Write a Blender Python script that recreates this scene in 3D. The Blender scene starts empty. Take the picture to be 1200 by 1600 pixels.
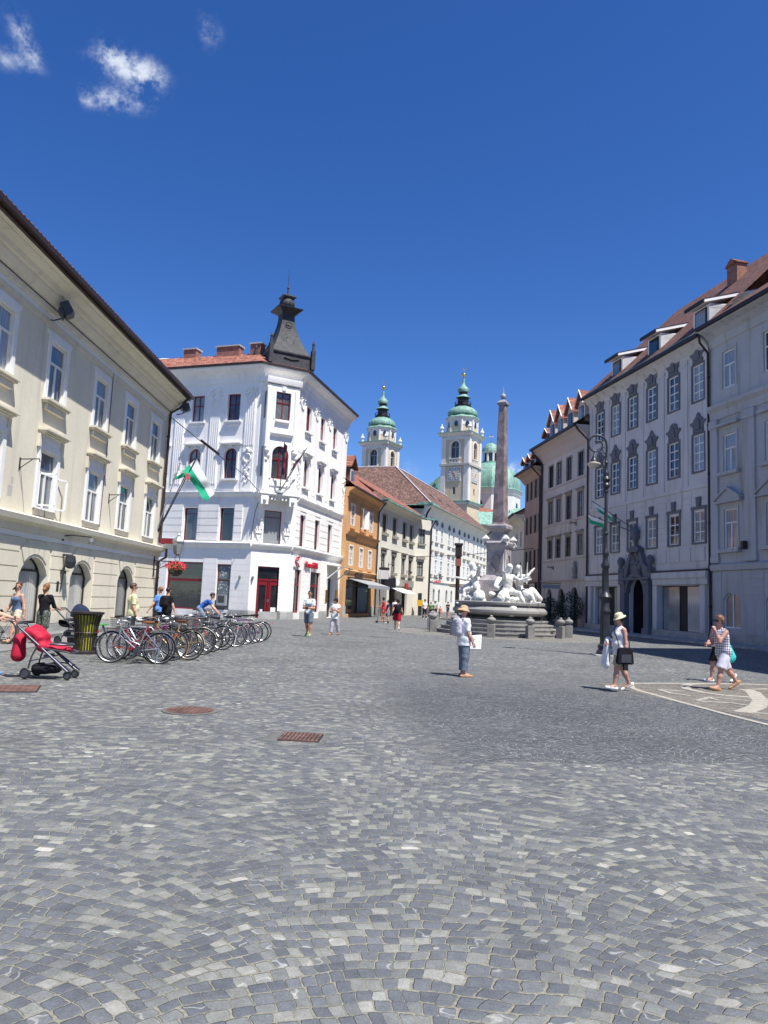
import bpy, bmesh, math, random
import numpy as np
from math import sin, cos, pi, radians, atan, atan2, sqrt, floor, hypot
from mathutils import Vector, Matrix
random.seed(7)
SC = bpy.context.scene
COL = SC.collection
# ---------------------------------------------------------------- camera
cam_d = bpy.data.cameras.new('camera'); cam = bpy.data.objects.new('camera', cam_d); COL.objects.link(cam)
PITCH = atan(137/1160.0); ROLL = radians(2.5)
_F = Vector((0, cos(PITCH), sin(PITCH))); _U = Vector((0, -sin(PITCH), cos(PITCH))); _R = Vector((1, 0, 0))
_R2 = _R*cos(ROLL)+_U*sin(ROLL); _U2 = _U*cos(ROLL)-_R*sin(ROLL)
cam.matrix_world = Matrix(((_R2.x, _U2.x, -_F.x, 0), (_R2.y, _U2.y, -_F.y, 0), (_R2.z, _U2.z, -_F.z, 1.65), (0, 0, 0, 1)))
cam_d.sensor_fit = 'VERTICAL'; cam_d.sensor_height = 36; cam_d.lens = 36*1160/1600
cam_d.clip_start = 0.05; cam_d.clip_end = 5000
SC.camera = cam
SC.render.resolution_x = 768; SC.render.resolution_y = 1024
SC.view_settings.view_transform = 'Standard'; SC.view_settings.look = 'None'
SC.view_settings.exposure = 0.8; SC.view_settings.gamma = 1.0
# ---------------------------------------------------------------- node helper
class NT:
    def __init__(s, tree): s.t = tree; s.L = tree.links
    def n(s, typ, **kw):
        nd = s.t.nodes.new(typ)
        for k, v in kw.items(): setattr(nd, k, v)
        return nd
    def put(s, sock, v):
        if isinstance(v, bpy.types.NodeSocket): s.L.new(v, sock)
        elif v is not None: sock.default_value = v
    def m(s, op, a, b=None, c=None, clamp=False):
        nd = s.n('ShaderNodeMath', operation=op); nd.use_clamp = clamp
        s.put(nd.inputs[0], a)
        if b is not None: s.put(nd.inputs[1], b)
        if c is not None: s.put(nd.inputs[2], c)
        return nd.outputs[0]
    def vm(s, op, a, b=None):
        nd = s.n('ShaderNodeVectorMath', operation=op); s.put(nd.inputs[0], a)
        if b is not None: s.put(nd.inputs[1], b)
        return nd.outputs[0]
    def comb(s, x, y, z=0.0):
        nd = s.n('ShaderNodeCombineXYZ'); s.put(nd.inputs[0], x); s.put(nd.inputs[1], y); s.put(nd.inputs[2], z); return nd.outputs[0]
    def sep(s, v):
        nd = s.n('ShaderNodeSeparateXYZ'); s.put(nd.inputs[0], v); return nd.outputs
    def noise(s, v, scale, detail=3.0, rough=.55, color=False):
        nd = s.n('ShaderNodeTexNoise'); s.put(nd.inputs['Vector'], v); nd.inputs['Scale'].default_value = scale
        nd.inputs['Detail'].default_value = detail; nd.inputs['Roughness'].default_value = rough
        return nd.outputs['Color' if color else 'Fac']
    def white(s, v):
        nd = s.n('ShaderNodeTexWhiteNoise', noise_dimensions='3D'); s.put(nd.inputs['Vector'], v); return nd.outputs
    def ss(s, v, a, b, lo=0.0, hi=1.0):
        nd = s.n('ShaderNodeMapRange', interpolation_type='SMOOTHSTEP'); s.put(nd.inputs[0], v)
        s.put(nd.inputs[1], a); s.put(nd.inputs[2], b); s.put(nd.inputs[3], lo); s.put(nd.inputs[4], hi); return nd.outputs[0]
    def mix(s, f, a, b):
        nd = s.n('ShaderNodeMix', data_type='RGBA'); s.put(nd.inputs[0], f)
        for i, v in ((6, a), (7, b)):
            s.put(nd.inputs[i], (*v, 1) if isinstance(v, tuple) and len(v) == 3 else v)
        return nd.outputs[2]
    def mulc(s, a, f):   # colour times scalar
        nd = s.n('ShaderNodeVectorMath', operation='SCALE')
        if isinstance(a, tuple): nd.inputs[0].default_value = a[:3]
        else: s.L.new(a, nd.inputs[0])
        s.put(nd.inputs['Scale'], f); return nd.outputs[0]
    def ramp(s, f, stops, const=False):
        nd = s.n('ShaderNodeValToRGB'); s.put(nd.inputs[0], f); cr = nd.color_ramp
        if const: cr.interpolation = 'CONSTANT'
        while len(cr.elements) < len(stops): cr.elements.new(0.5)
        for e, (p, c) in zip(cr.elements, stops): e.position = p; e.color = (*c, 1)
        return nd.outputs[0]
    def bump(s, h, strength=.5, dist=.01):
        nd = s.n('ShaderNodeBump'); nd.inputs['Strength'].default_value = strength; nd.inputs['Distance'].default_value = dist
        s.put(nd.inputs['Height'], h); return nd.outputs[0]
# ---------------------------------------------------------------- world: sky with a few clouds
SUN_AZ, SUN_EL = 135.0, 63.0      # clockwise from +Y
w = bpy.data.worlds.new('World'); SC.world = w; w.use_nodes = True
wt = NT(w.node_tree); w.node_tree.nodes.clear()
sky = wt.n('ShaderNodeTexSky', sky_type='NISHITA'); sky.sun_disc = False
sky.sun_elevation = radians(SUN_EL); sky.sun_rotation = radians(SUN_AZ)
sky.altitude = 600; sky.air_density = 0.85; sky.dust_density = 0.45; sky.ozone_density = 3.2
tc = wt.n('ShaderNodeTexCoord')
dirv = tc.outputs['Generated']
hs = wt.n('ShaderNodeHueSaturation'); hs.inputs['Saturation'].default_value = 1.29; hs.inputs['Value'].default_value = .90; hs.inputs['Hue'].default_value = .513
wt.L.new(sky.outputs[0], hs.inputs['Color'])
skyc = hs.outputs[0]
def cam_dir(px, py):
    d = _F*1160+_R2*(px-600)-_U2*(py-800); return d.normalized()
CLOUDS = [(27, 38, 12, 17, .55, 9), (44, 62, 11, 16, .55, 9), (52, 85, 10, 14, .45, 9), (175, 88, 19, 17, 1.05, 11), (208, 108, 22, 14, .85, 11), (238, 122, 19, 17, .9, 11), (178, 158, 30, 14, .85, 11), (232, 145, 12, 12, .5, 11), (215, 152, 16, 10, .5, 11), (150, 140, 16, 16, .3, 10), (134, 88, 12, 6, .4, 10), (132, 155, 9, 7, .5, 10),
          (2, 84, 18, 12, .55, 9), (30, 100, 22, 9, .4, 9), (327, 48, 15, 15, .70, 14), (802, 731, 20, 10, 1.4, 12), (633, 735, 20, 13, .55, 12)]
mask = None
for (px, py, rx, ry, amp, fr) in CLOUDS:
    d = cam_dir(px, py); e1 = _R2; e2 = _U2
    dd = wt.vm('SUBTRACT', dirv, tuple(d))
    def dotp(v, e):
        nd = wt.n('ShaderNodeVectorMath', operation='DOT_PRODUCT'); wt.L.new(v, nd.inputs[0]); nd.inputs[1].default_value = tuple(e); return nd.outputs['Value']
    a = wt.m('MULTIPLY', dotp(dd, e1), 1160.0/rx*.92); b = wt.m('MULTIPLY', dotp(dd, e2), 1160.0/ry*.92); c = wt.m('MULTIPLY', dotp(dd, _F), 12.0)
    r2 = wt.m('ADD', wt.m('ADD', wt.m('MULTIPLY', a, a), wt.m('MULTIPLY', b, b)), wt.m('MULTIPLY', c, c))
    g = wt.m('MULTIPLY', wt.m('EXPONENT', wt.m('MULTIPLY', r2, -1.0)), amp)
    mask = g if mask is None else wt.m('ADD', mask, g)
wn = wt.noise(dirv, 34.0, 10.0, .68)
wn2 = wt.noise(dirv, 9.0, 3.0, .5)
cl = wt.ss(wt.m('MULTIPLY', mask, wt.ss(wt.m('ADD', wt.m('MULTIPLY', wn, .8), wt.m('MULTIPLY', wn2, .2)), .36, .66)), .03, 1.25)
skyc = wt.mix(wt.m('MULTIPLY', cl, .80), skyc, (5.0, 5.35, 5.9))
bg = wt.n('ShaderNodeBackground'); wt.L.new(skyc, bg.inputs[0]); bg.inputs[1].default_value = 0.105
wo = wt.n('ShaderNodeOutputWorld'); wt.L.new(bg.outputs[0], wo.inputs[0])
# ---------------------------------------------------------------- sun
sd = bpy.data.lights.new('sun', 'SUN'); sd.energy = 4.3; sd.angle = radians(.5); sd.color = (1, .965, .9)
sun = bpy.data.objects.new('sun', sd); COL.objects.link(sun)
_sv = Vector((sin(radians(SUN_AZ))*cos(radians(SUN_EL)), cos(radians(SUN_AZ))*cos(radians(SUN_EL)), sin(radians(SUN_EL))))
sun.rotation_euler = _sv.to_track_quat('Z', 'Y').to_euler(); sun.location = (60, -40, 80)
# ---------------------------------------------------------------- materials
MAT = {}
def newmat(name):
    m = bpy.data.materials.new(name); m.use_nodes = True; t = NT(m.node_tree)
    p = m.node_tree.nodes['Principled BSDF']; MAT[name] = m; return m, t, p
def simple(name, col, rough=.6, metal=0.0, noise=.12, scale=6.0, bump=0.0, bscale=40.0, spec=.4, obj=False):
    m, t, p = newmat(name)
    geo = t.n('ShaderNodeTexCoord').outputs['Object'] if obj else t.n('ShaderNodeNewGeometry').outputs['Position']
    if noise:
        f = t.noise(geo, scale, 4.0, .6)
        c = t.mulc(tuple(col), t.ss(f, .3, .7, 1-noise, 1+noise)); t.L.new(c, p.inputs['Base Color'])
    else: p.inputs['Base Color'].default_value = (*col, 1)
    p.inputs['Roughness'].default_value = rough; p.inputs['Metallic'].default_value = metal
    p.inputs['Specular IOR Level'].default_value = spec
    if bump: t.L.new(t.bump(t.noise(geo, bscale, 3.0), bump, .01), p.inputs['Normal'])
    return m
def stucco(name, col, dirt=(.3, .27, .22), amount=.25, base=1.2, streak=.35):
    m, t, p = newmat(name)
    pos = t.n('ShaderNodeNewGeometry').outputs['Position']; x, y, z = t.sep(pos)
    big = t.noise(pos, .35, 5.0, .6); fine = t.noise(pos, 9.0, 4.0, .65)
    st = t.noise(t.comb(t.m('MULTIPLY', x, 2.2), t.m('MULTIPLY', y, 2.2), t.m('MULTIPLY', z, .18)), 1.0, 4.0, .6)
    c = t.mulc(tuple(col), t.ss(big, .3, .7, .93, 1.05)); c = t.mulc(c, t.ss(fine, .3, .7, .965, 1.03))
    f = t.m('MULTIPLY', t.ss(st, .5, .78), streak*amount*2, clamp=True)
    low = t.m('MULTIPLY', t.ss(z, 0.0, base, 1.0, 0.0), t.ss(t.noise(pos, 1.7, 5.0, .65), .35, .7))
    f = t.m('ADD', f, t.m('MULTIPLY', low, amount*1.6), clamp=True)
    c = t.mix(f, c, dirt); t.L.new(c, p.inputs['Base Color']); p.inputs['Roughness'].default_value = .88
    p.inputs['Specular IOR Level'].default_value = .2
    t.L.new(t.bump(t.noise(pos, 55.0, 3.0), .25, .006), p.inputs['Normal'])
    return m
def glassy(name, col, col2, rough=.06, spec=.9, vary=1.0):
    m, t, p = newmat(name)
    oi = t.n('ShaderNodeObjectInfo').outputs['Random']; pos = t.n('ShaderNodeNewGeometry').outputs['Position']
    f = t.m('MULTIPLY', t.ss(t.m('ADD', oi, t.m('MULTIPLY', t.noise(pos, .9, 2.0), .5)), .55, 1.1), vary)
    gx, gy, gz = t.sep(pos); fold = t.ss(t.m('SINE', t.m('ADD', t.m('MULTIPLY', t.m('ADD', gx, gy), 38.0), t.m('MULTIPLY', t.noise(pos, 3.0, 2.0), 9.0))), -1.0, 1.0, .82, 1.06)
    t.L.new(t.mix(f, col, t.mulc(col2, fold)), p.inputs['Base Color'])
    p.inputs['Roughness'].default_value = rough; p.inputs['Specular IOR Level'].default_value = spec; p.inputs['IOR'].default_value = 1.6
    t.L.new(t.bump(t.noise(pos, 1.6, 2.0), .06, .05), p.inputs['Normal'])
    return m
def tiles(name, cols, pitch=.2, row=.26, patch=None):
    m, t, p = newmat(name)
    pos = t.n('ShaderNodeTexCoord').outputs['Object']; x, y, z = t.sep(pos)
    u = t.m('DIVIDE', x, pitch); v = t.m('DIVIDE', z, row*.62)
    row_i = t.m('FLOOR', v); u2 = t.m('ADD', u, t.m('MULTIPLY', t.m('MODULO', row_i, 2.0), .5)); ci = t.m('FLOOR', u2)
    r = t.white(t.comb(ci, row_i, t.m('FLOOR', t.m('MULTIPLY', y, .4))))[0]
    c = t.ramp(t.m('ADD', t.m('MULTIPLY', r, .55), t.m('MULTIPLY', t.noise(pos, .7, 5.0, .65), .45)), cols)
    fv = t.m('FRACT', v); fu = t.m('FRACT', u2)
    dark = t.m('MULTIPLY', t.ss(fv, 0.0, .16, .55, 1.0), t.ss(t.m('ABSOLUTE', t.m('SUBTRACT', fu, .5)), .38, .5, 1.0, .75))
    c = t.mulc(c, dark); t.L.new(c, p.inputs['Base Color']); p.inputs['Roughness'].default_value = .85
    h = t.m('ADD', t.m('MULTIPLY', t.m('SUBTRACT', 1.0, fv), .6), t.m('MULTIPLY', t.m('SINE', t.m('MULTIPLY', u2, 6.2832)), .25))
    t.L.new(t.bump(h, .7, .03), p.inputs['Normal'])
    return m
def bricks(name, c1, c2, mortar, sx=.25, sz=.075):
    m, t, p = newmat(name)
    pos = t.n('ShaderNodeTexCoord').outputs['Object']; x, y, z = t.sep(pos)
    b = t.n('ShaderNodeTexBrick'); b.inputs['Scale'].default_value = 1.0
    t.L.new(t.comb(t.m('ADD', x, y), z, 0.0), b.inputs['Vector'])
    b.inputs['Color1'].default_value = (*c1, 1); b.inputs['Color2'].default_value = (*c2, 1); b.inputs['Mortar'].default_value = (*mortar, 1)
    b.inputs['Mortar Size'].default_value = .008; b.inputs['Brick Width'].default_value = sx; b.inputs['Row Height'].default_value = sz
    c = t.mulc(b.outputs['Color'], t.ss(t.noise(pos, 4.0, 4.0), .3, .7, .75, 1.15)); t.L.new(c, p.inputs['Base Color']); p.inputs['Roughness'].default_value = .9
    return m
stucco('cream_plaster', (.72, .67, .54), amount=.3, streak=.5); stucco('white_plaster', (.90, .875, .84), dirt=(.50, .48, .45), amount=.34, streak=.5)
stucco('white_trim', (.82, .82, .81), amount=.12, streak=.3)
stucco('orange_plaster', (.60, .35, .17), amount=.18); stucco('ivory_plaster', (.70, .67, .57), amount=.2)
stucco('palace_plaster', (.72, .685, .59), amount=.2); stucco('town_hall_plaster', (.60, .58, .565), amount=.42, streak=.9)
stucco('grey_blue_plaster', (.46, .46, .465), amount=.42, streak=.9); stucco('grey_plaster', (.56, .53, .49), amount=.45, streak=.9, base=3.5)
stucco('brown_plaster', (.40, .31, .25), amount=.3); stucco('dark_stone', (.16, .16, .18), dirt=(.3, .3, .3), amount=.3)
stucco('tower_white', (.68, .655, .62), amount=.25); stucco('tower_ochre', (.60, .49, .35), amount=.3, streak=.6); stucco('pinkgrey_plaster', (.50, .44, .42), amount=.3)  # last entry: even pink-grey stucco with dirt streaks, for chimney, ridge and cornices
stucco('stone_plinth', (.42, .42, .40), dirt=(.2, .2, .19), amount=.4); stucco('sill_stone', (.30, .28, .24), amount=.3)
stucco('granite', (.27, .262, .25), dirt=(.14, .135, .13), amount=.55, base=1.4, streak=.9)
stucco('granite_dark', (.20, .19, .19), dirt=(.36, .34, .31), amount=.35, streak=.9)
stucco('marble_white', (.70, .69, .66), dirt=(.26, .255, .24), amount=.45, base=2.6, streak=1.0)
glassy('glass', (.018, .024, .032), (.30, .32, .33)); glassy('shop_glass', (.012, .014, .017), (.06, .07, .075), vary=.6)
glassy('dark_glass', (.010, .010, .012), (.02, .02, .025), rough=.15); glassy('curtain_glass', (.16, .18, .19), (.5, .5, .48), rough=.12)
simple('white_paint', (.80, .80, .78), .45, noise=.04); simple('red_paint', (.19, .012, .022), .4, noise=.1)
simple('brown_paint', (.075, .045, .038), .55); simple('black_iron', (.032, .035, .042), .42, .2, noise=.2, spec=.5)
simple('dark_metal', (.045, .035, .035), .5, .4); simple('zinc', (.30, .32, .33), .45, .6); simple('chrome', (.50, .51, .53), .38, 1.0, noise=.05)
simple('turret_slate', (.050, .050, .055), .62, .0, noise=.3, scale=3.0, spec=.25); simple('brown_gutter', (.05, .028, .022), .45, .3)
simple('gold', (.75, .52, .16), .25, 1.0, noise=.05); simple('black_wood', (.022, .02, .022), .7)
m, t, p = newmat('copper_patina'); pos = t.n('ShaderNodeNewGeometry').outputs['Position']; x, y, z = t.sep(pos)
st = t.noise(t.comb(t.m('MULTIPLY', x, 1.6), t.m('MULTIPLY', y, 1.6), t.m('MULTIPLY', z, .22)), 1.0, 4.0, .6)
t.L.new(t.ramp(st, [(.3, (.08, .17, .13)), (.5, (.165, .31, .25)), (.68, (.26, .43, .355))]), p.inputs['Base Color']); p.inputs['Roughness'].default_value = .6
tiles('red_tiles', [(.25, (.15, .052, .036)), (.5, (.27, .095, .06)), (.75, (.36, .15, .10))])
tiles('brown_tiles', [(.2, (.08, .045, .036)), (.45, (.125, .065, .05)), (.62, (.17, .09, .066)), (.85, (.26, .16, .12))], .24, .36)
tiles('dark_red_tiles', [(.25, (.065, .03, .023)), (.5, (.115, .047, .035)), (.75, (.18, .08, .058))])
bricks('brick', (.34, .12, .08), (.22, .075, .055), (.30, .24, .2))
# ---------------------------------------------------------------- mesh builder
class MB:
    def __init__(s): s.v = []; s.f = []; s.mi = []; s.cm = 0; s.pc = []
    def add(s, vs, fs):
        o = len(s.v); s.pc.append((o, o+len(vs), len(s.f), len(s.f)+len(fs))); s.v.extend([tuple(map(float, q)) for q in vs])
        for f in fs: s.f.append(tuple(i+o for i in f)); s.mi.append(s.cm)
        return s
    def box(s, x0, x1, y0, y1, z0, z1):
        if x1 < x0: x0, x1 = x1, x0
        if y1 < y0: y0, y1 = y1, y0
        if z1 < z0: z0, z1 = z1, z0
        return s.add([(x0, y0, z0), (x1, y0, z0), (x1, y1, z0), (x0, y1, z0), (x0, y0, z1), (x1, y0, z1), (x1, y1, z1), (x0, y1, z1)],
              [(0, 3, 2, 1), (4, 5, 6, 7), (0, 1, 5, 4), (1, 2, 6, 5), (2, 3, 7, 6), (3, 0, 4, 7)])
    def prism(s, poly, y0, y1):      # polygon in x,z ; extruded along y
        n = len(poly); vs = [(a, y0, b) for a, b in poly]+[(a, y1, b) for a, b in poly]
        return s.add(vs, [tuple(range(n)), tuple(range(2*n-1, n-1, -1))]+[(i, i+n, (i+1) % n+n, (i+1) % n) for i in range(n)])
    def prismx(s, poly, x0, x1):     # polygon in y,z ; extruded along x
        n = len(poly); vs = [(x0, a, b) for a, b in poly]+[(x1, a, b) for a, b in poly]
        return s.add(vs, [tuple(range(n-1, -1, -1)), tuple(range(n, 2*n))]+[(i, (i+1) % n, (i+1) % n+n, i+n) for i in range(n)])
    def prismz(s, poly, z0, z1):
        n = len(poly); vs = [(a, b, z0) for a, b in poly]+[(a, b, z1) for a, b in poly]
        return s.add(vs, [tuple(range(n-1, -1, -1)), tuple(range(n, 2*n))]+[(i, (i+1) % n, (i+1) % n+n, i+n) for i in range(n)])
    def tube(s, pts, r, n=6, closed=False):
        pts = [Vector(q) for q in pts]; N = len(pts); rs = r if isinstance(r, (list, tuple)) else [r]*N
        vs = []; prev = None
        for i, q in enumerate(pts):
            a = pts[(i-1) % N] if (closed or i > 0) else q; b = pts[(i+1) % N] if (closed or i < N-1) else q
            t = (b-a); t = t.normalized() if t.length > 1e-9 else Vector((0, 0, 1))
            if prev is None:
                ref = Vector((0, 0, 1)) if abs(t.z) < .9 else Vector((1, 0, 0)); nn = t.cross(ref).normalized()
            else:
                nn = prev-t*prev.dot(t); nn = nn.normalized() if nn.length > 1e-6 else t.orthogonal().normalized()
            prev = nn; bb = t.cross(nn)
            for k in range(n):
                an = 2*pi*k/n; vs.append(q+(nn*cos(an)+bb*sin(an))*rs[i])
        fs = []
        for i in range(N if closed else N-1):
            j = (i+1) % N
            for k in range(n): fs.append((i*n+k, i*n+(k+1) % n, j*n+(k+1) % n, j*n+k))
        if not closed: fs += [tuple(range(n-1, -1, -1)), tuple(range((N-1)*n, N*n))]
        return s.add(vs, fs)
    def lathe(s, prof, n=16, c=(0, 0), ph=0.0, sq=None, lob=None):   # prof [(r,z)]
        vs = []; fs = []
        for r, z in prof:
            for k in range(n):
                a = 2*pi*k/n+ph; rr = r*(lob(a) if lob else 1)
                vs.append((c[0]+rr*cos(a), c[1]+rr*sin(a), z))
        for i in range(len(prof)-1):
            for k in range(n): fs.append((i*n+k, i*n+(k+1) % n, (i+1)*n+(k+1) % n, (i+1)*n+k))
        fs += [tuple(range(n-1, -1, -1)), tuple(range((len(prof)-1)*n, len(prof)*n))]
        return s.add(vs, fs)
    def ball(s, c, r, n=10, m=6, sc=(1, 1, 1)):
        vs = [(c[0], c[1], c[2]-r*sc[2])]; fs = []
        for i in range(1, m):
            a = -pi/2+pi*i/m
            for k in range(n): b = 2*pi*k/n; vs.append((c[0]+r*cos(a)*cos(b)*sc[0], c[1]+r*cos(a)*sin(b)*sc[1], c[2]+r*sin(a)*sc[2]))
        vs.append((c[0], c[1], c[2]+r*sc[2])); T = len(vs)-1
        for k in range(n):
            fs.append((0, 1+(k+1) % n, 1+k)); fs.append((T, 1+(m-2)*n+k, 1+(m-2)*n+(k+1) % n))
            for i in range(m-2): fs.append((1+i*n+k, 1+i*n+(k+1) % n, 1+(i+1)*n+(k+1) % n, 1+(i+1)*n+k))
        return s.add(vs, fs)
    def clusters(s, eps=.022, most=10):
        N = len(s.pc)
        if N < 2 or N > 900: return [s]
        A = np.array(s.v); B = np.array([np.concatenate([A[p[0]:p[1]].min(0)-eps, A[p[0]:p[1]].max(0)+eps]) for p in s.pc]); g = list(range(N))
        def find(i):
            while g[i] != i: g[i] = g[g[i]]; i = g[i]
            return i
        for i in range(N):
            hit = np.nonzero((B[i, :3] <= B[i+1:, 3:]).all(1) & (B[i, 3:] >= B[i+1:, :3]).all(1))[0]
            for j in hit: g[find(int(j)+i+1)] = find(i)
        gr = {}
        for i in range(N): gr.setdefault(find(i), []).append(i)
        if not 2 <= len(gr) <= most: return [s]
        out = []
        for idx in gr.values():
            m = MB()
            for i in idx: a, b_, c, d = s.pc[i]; o = len(m.v)-a; m.v += s.v[a:b_]; m.f += [tuple(q+o for q in f) for f in s.f[c:d]]; m.mi += s.mi[c:d]
            out.append(m)
        return out
    def mesh(s, name, mats, smooth=False, flip=False, ysign=1):
        me = bpy.data.meshes.new(name)
        vs = [(a, ysign*b, c) for a, b, c in s.v] if ysign != 1 else s.v
        fs = [f[::-1] for f in s.f] if flip else s.f
        me.from_pydata(vs, [], fs)
        for m in (mats if isinstance(mats, (list, tuple)) else [mats]): me.materials.append(MAT[m])
        me.polygons.foreach_set('material_index', s.mi)
        if smooth: me.polygons.foreach_set('use_smooth', [True]*len(fs))
        me.update(); return me
def smooth_by_angle(me, ang=35):
    me.polygons.foreach_set('use_smooth', [True]*len(me.polygons))
    try: me.set_sharp_from_angle(angle=radians(ang))
    except Exception: pass
def link(name, me, parent=None, loc=(0, 0, 0), rot=(0, 0, 0)):
    o = bpy.data.objects.new(name, me); COL.objects.link(o)
    if parent is not None: o.parent = parent
    o.location = loc; o.rotation_euler = rot; return o
def tag(o, label=None, cat=None, group=None, kind=None):
    if label: o['label'] = label
    if cat: o['category'] = cat
    if group: o['group'] = group
    if kind: o['kind'] = kind
    return o
def thing(name, label, cat, loc=(0, 0, 0), rz=0.0, group=None):
    o = bpy.data.objects.new(name, None); COL.objects.link(o); o.location = loc; o.rotation_euler = (0, 0, rz); o.empty_display_size = .2
    return tag(o, label, cat, group)
PSPLIT = ('finial', 'scroll', 'brace', 'ring', 'surround', 'urn', 'bracket', 'reed', 'water_pipe', 'shield', 'oval_window', 'window', 'grip', 'brake', 'hanger', 'ball', 'octagon_trim', 'cross')
def part(name, mb, mats, parent, loc=(0, 0, 0), rot=(0, 0, 0), smooth=None):
    if name in PSPLIT and len(mb.pc) > 1:
        cs = mb.clusters(.004, 24)
        if len(cs) > 1:
            for m in cs:
                me = m.mesh(name, mats)
                if smooth: smooth_by_angle(me, smooth)
                o = link(name, me, parent, loc, rot)
            return o
    me = mb.mesh(name, mats)
    if smooth: smooth_by_angle(me, smooth)
    return link(name, me, parent, loc, rot)
def single(name, mb, mats, label, cat, loc=(0, 0, 0), rz=0.0, group=None, kind=None, smooth=None):
    me = mb.mesh(name, mats)
    if smooth: smooth_by_angle(me, smooth)
    return tag(link(name, me, None, loc, (0, 0, rz)), label, cat, group, kind)
def copy_tree(o, parent=None):
    c = o.copy(); COL.objects.link(c)
    if parent is not None: c.parent = parent; c.matrix_parent_inverse = o.matrix_parent_inverse
    for ch in list(o.children): copy_tree(ch, c)
    return c
# ---------------------------------------------------------------- facade frame: coordinates (u along the front, d outward, z up)
class Fr:
    def __init__(s, root, o, az, side): s.root = root; s.o = Vector((o[0], o[1], 0)); s.az = az; s.side = side; s.cache = {}
    def at(s, u, d, z):
        a = radians(s.az); return s.o+Vector((sin(a)*u+s.side*cos(a)*d, cos(a)*u-s.side*sin(a)*d, z))
    SPLIT = ('sticker', 'surround', 'cornice', 'sill', 'relief', 'trim_band', 'gutter', 'pilaster', 'downpipe', 'plinth', 'dark_band', 'rustication', 'balustrade', 'shop_pane', 'sill_block', 'shop_sill', 'eaves_painting', 'roof_hatch', 'flashing', 'shutter', 'doorway', 'cable', 'open_casement', 'shop_interior', 'louvre', 'pane', 'numeral', 'mullion', 'hand')
    def obj(s, name, mb, mats, u=0, d=0, z=0, parent=None, key=None, smooth=None):
        if name in s.SPLIT:
            if key is not None and (name, key, 'n') in s.cache: k = s.cache[(name, key, 'n')]; cs = [mb]*k
            else:
                cs = mb.clusters(most=24)
                if key is not None: s.cache[(name, key, 'n')] = len(cs)
            o = None
            for i, m in enumerate(cs):
                q = s._obj(name, m, mats, u, d, z, parent, None if key is None else (key, i), smooth); o = o or q
            return o
        return s._obj(name, mb, mats, u, d, z, parent, key, smooth)
    def _obj(s, name, mb, mats, u=0, d=0, z=0, parent=None, key=None, smooth=None):
        if key is not None and (name, key) in s.cache: me = s.cache[(name, key)]
        else:
            me = mb.mesh(name, mats, ysign=-s.side, flip=s.side > 0)
            if smooth: smooth_by_angle(me, smooth)
            if key is not None: s.cache[(name, key)] = me
        if parent is not None: return link(name, me, parent)
        P = s.at(u, d, z)
        if s.root is not None: P = P-s.root.location
        return link(name, me, s.root, P, (0, 0, radians(90-s.az)))
def arc_pts(w, rise, n=10):       # from left to right, z relative to springing
    if rise <= 0: return [(-w/2, 0), (w/2, 0)]
    R = (w*w/4+rise*rise)/(2*rise); a0 = math.asin(min(1, w/2/R))
    if rise > w/2: a0 = pi-a0
    return [(R*sin(-a0+2*a0*i/n), R*cos(-a0+2*a0*i/n)-(R-rise)) for i in range(n+1)]
def wall(mb, u0, u1, z0, z1, ops, depth=.22, d=0.0, thick=None):
    """ops: (centre u, z0, w, h_total, rise).  Front face at d with holes, reveals going in by depth."""
    us = sorted(set([u0, u1]+[v for o in ops for v in (o[0]-o[2]/2, o[0]+o[2]/2)])); zs = sorted(set([z0, z1]+[v for o in ops for v in (o[1], o[1]+o[3])]))
    us = [v for v in us if u0-1e-6 <= v <= u1+1e-6]; zs = [v for v in zs if z0-1e-6 <= v <= z1+1e-6]
    for i in range(len(us)-1):
        run = None
        for j in range(len(zs)-1):
            cu, cz = (us[i]+us[i+1])/2, (zs[j]+zs[j+1])/2
            hole = any(abs(cu-o[0]) < o[2]/2 and o[1] < cz < o[1]+o[3] for o in ops)
            if not hole: mb.add([(us[i], d, zs[j]), (us[i+1], d, zs[j]), (us[i+1], d, zs[j+1]), (us[i], d, zs[j+1])], [(3, 2, 1, 0)])
    for (u, z, w_, h, rise) in ops:
        a, b, t = u-w_/2, u+w_/2, z+h
        if rise > 0:
            zsn = t-rise; pts = arc_pts(w_, rise)
            for (p, q) in zip(pts[:-1], pts[1:]):
                mb.add([(u+p[0], d, zsn+p[1]), (u+q[0], d, zsn+q[1]), (u+q[0], d, t), (u+p[0], d, t)], [(3, 2, 1, 0)])
                mb.add([(u+p[0], d, zsn+p[1]), (u+q[0], d, zsn+q[1]), (u+q[0], d-depth, zsn+q[1]), (u+p[0], d-depth, zsn+p[1])], [(0, 1, 2, 3)])
        else: zsn = t; mb.add([(a, d, t), (b, d, t), (b, d-depth, t), (a, d-depth, t)], [(0, 1, 2, 3)])
        mb.add([(a, d, z), (a, d, zsn), (a, d-depth, zsn), (a, d-depth, z)], [(0, 1, 2, 3)])
        mb.add([(b, d, z), (b, d, zsn), (b, d-depth, zsn), (b, d-depth, z)], [(3, 2, 1, 0)])
        mb.add([(a, d, z), (b, d, z), (b, d-depth, z), (a, d-depth, z)], [(3, 2, 1, 0)])
def shape(mb, items):
    for it in items:
        if it[0] == 'b': mb.box(*it[1:])
        else: mb.prism(it[1], it[2], it[3])
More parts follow.
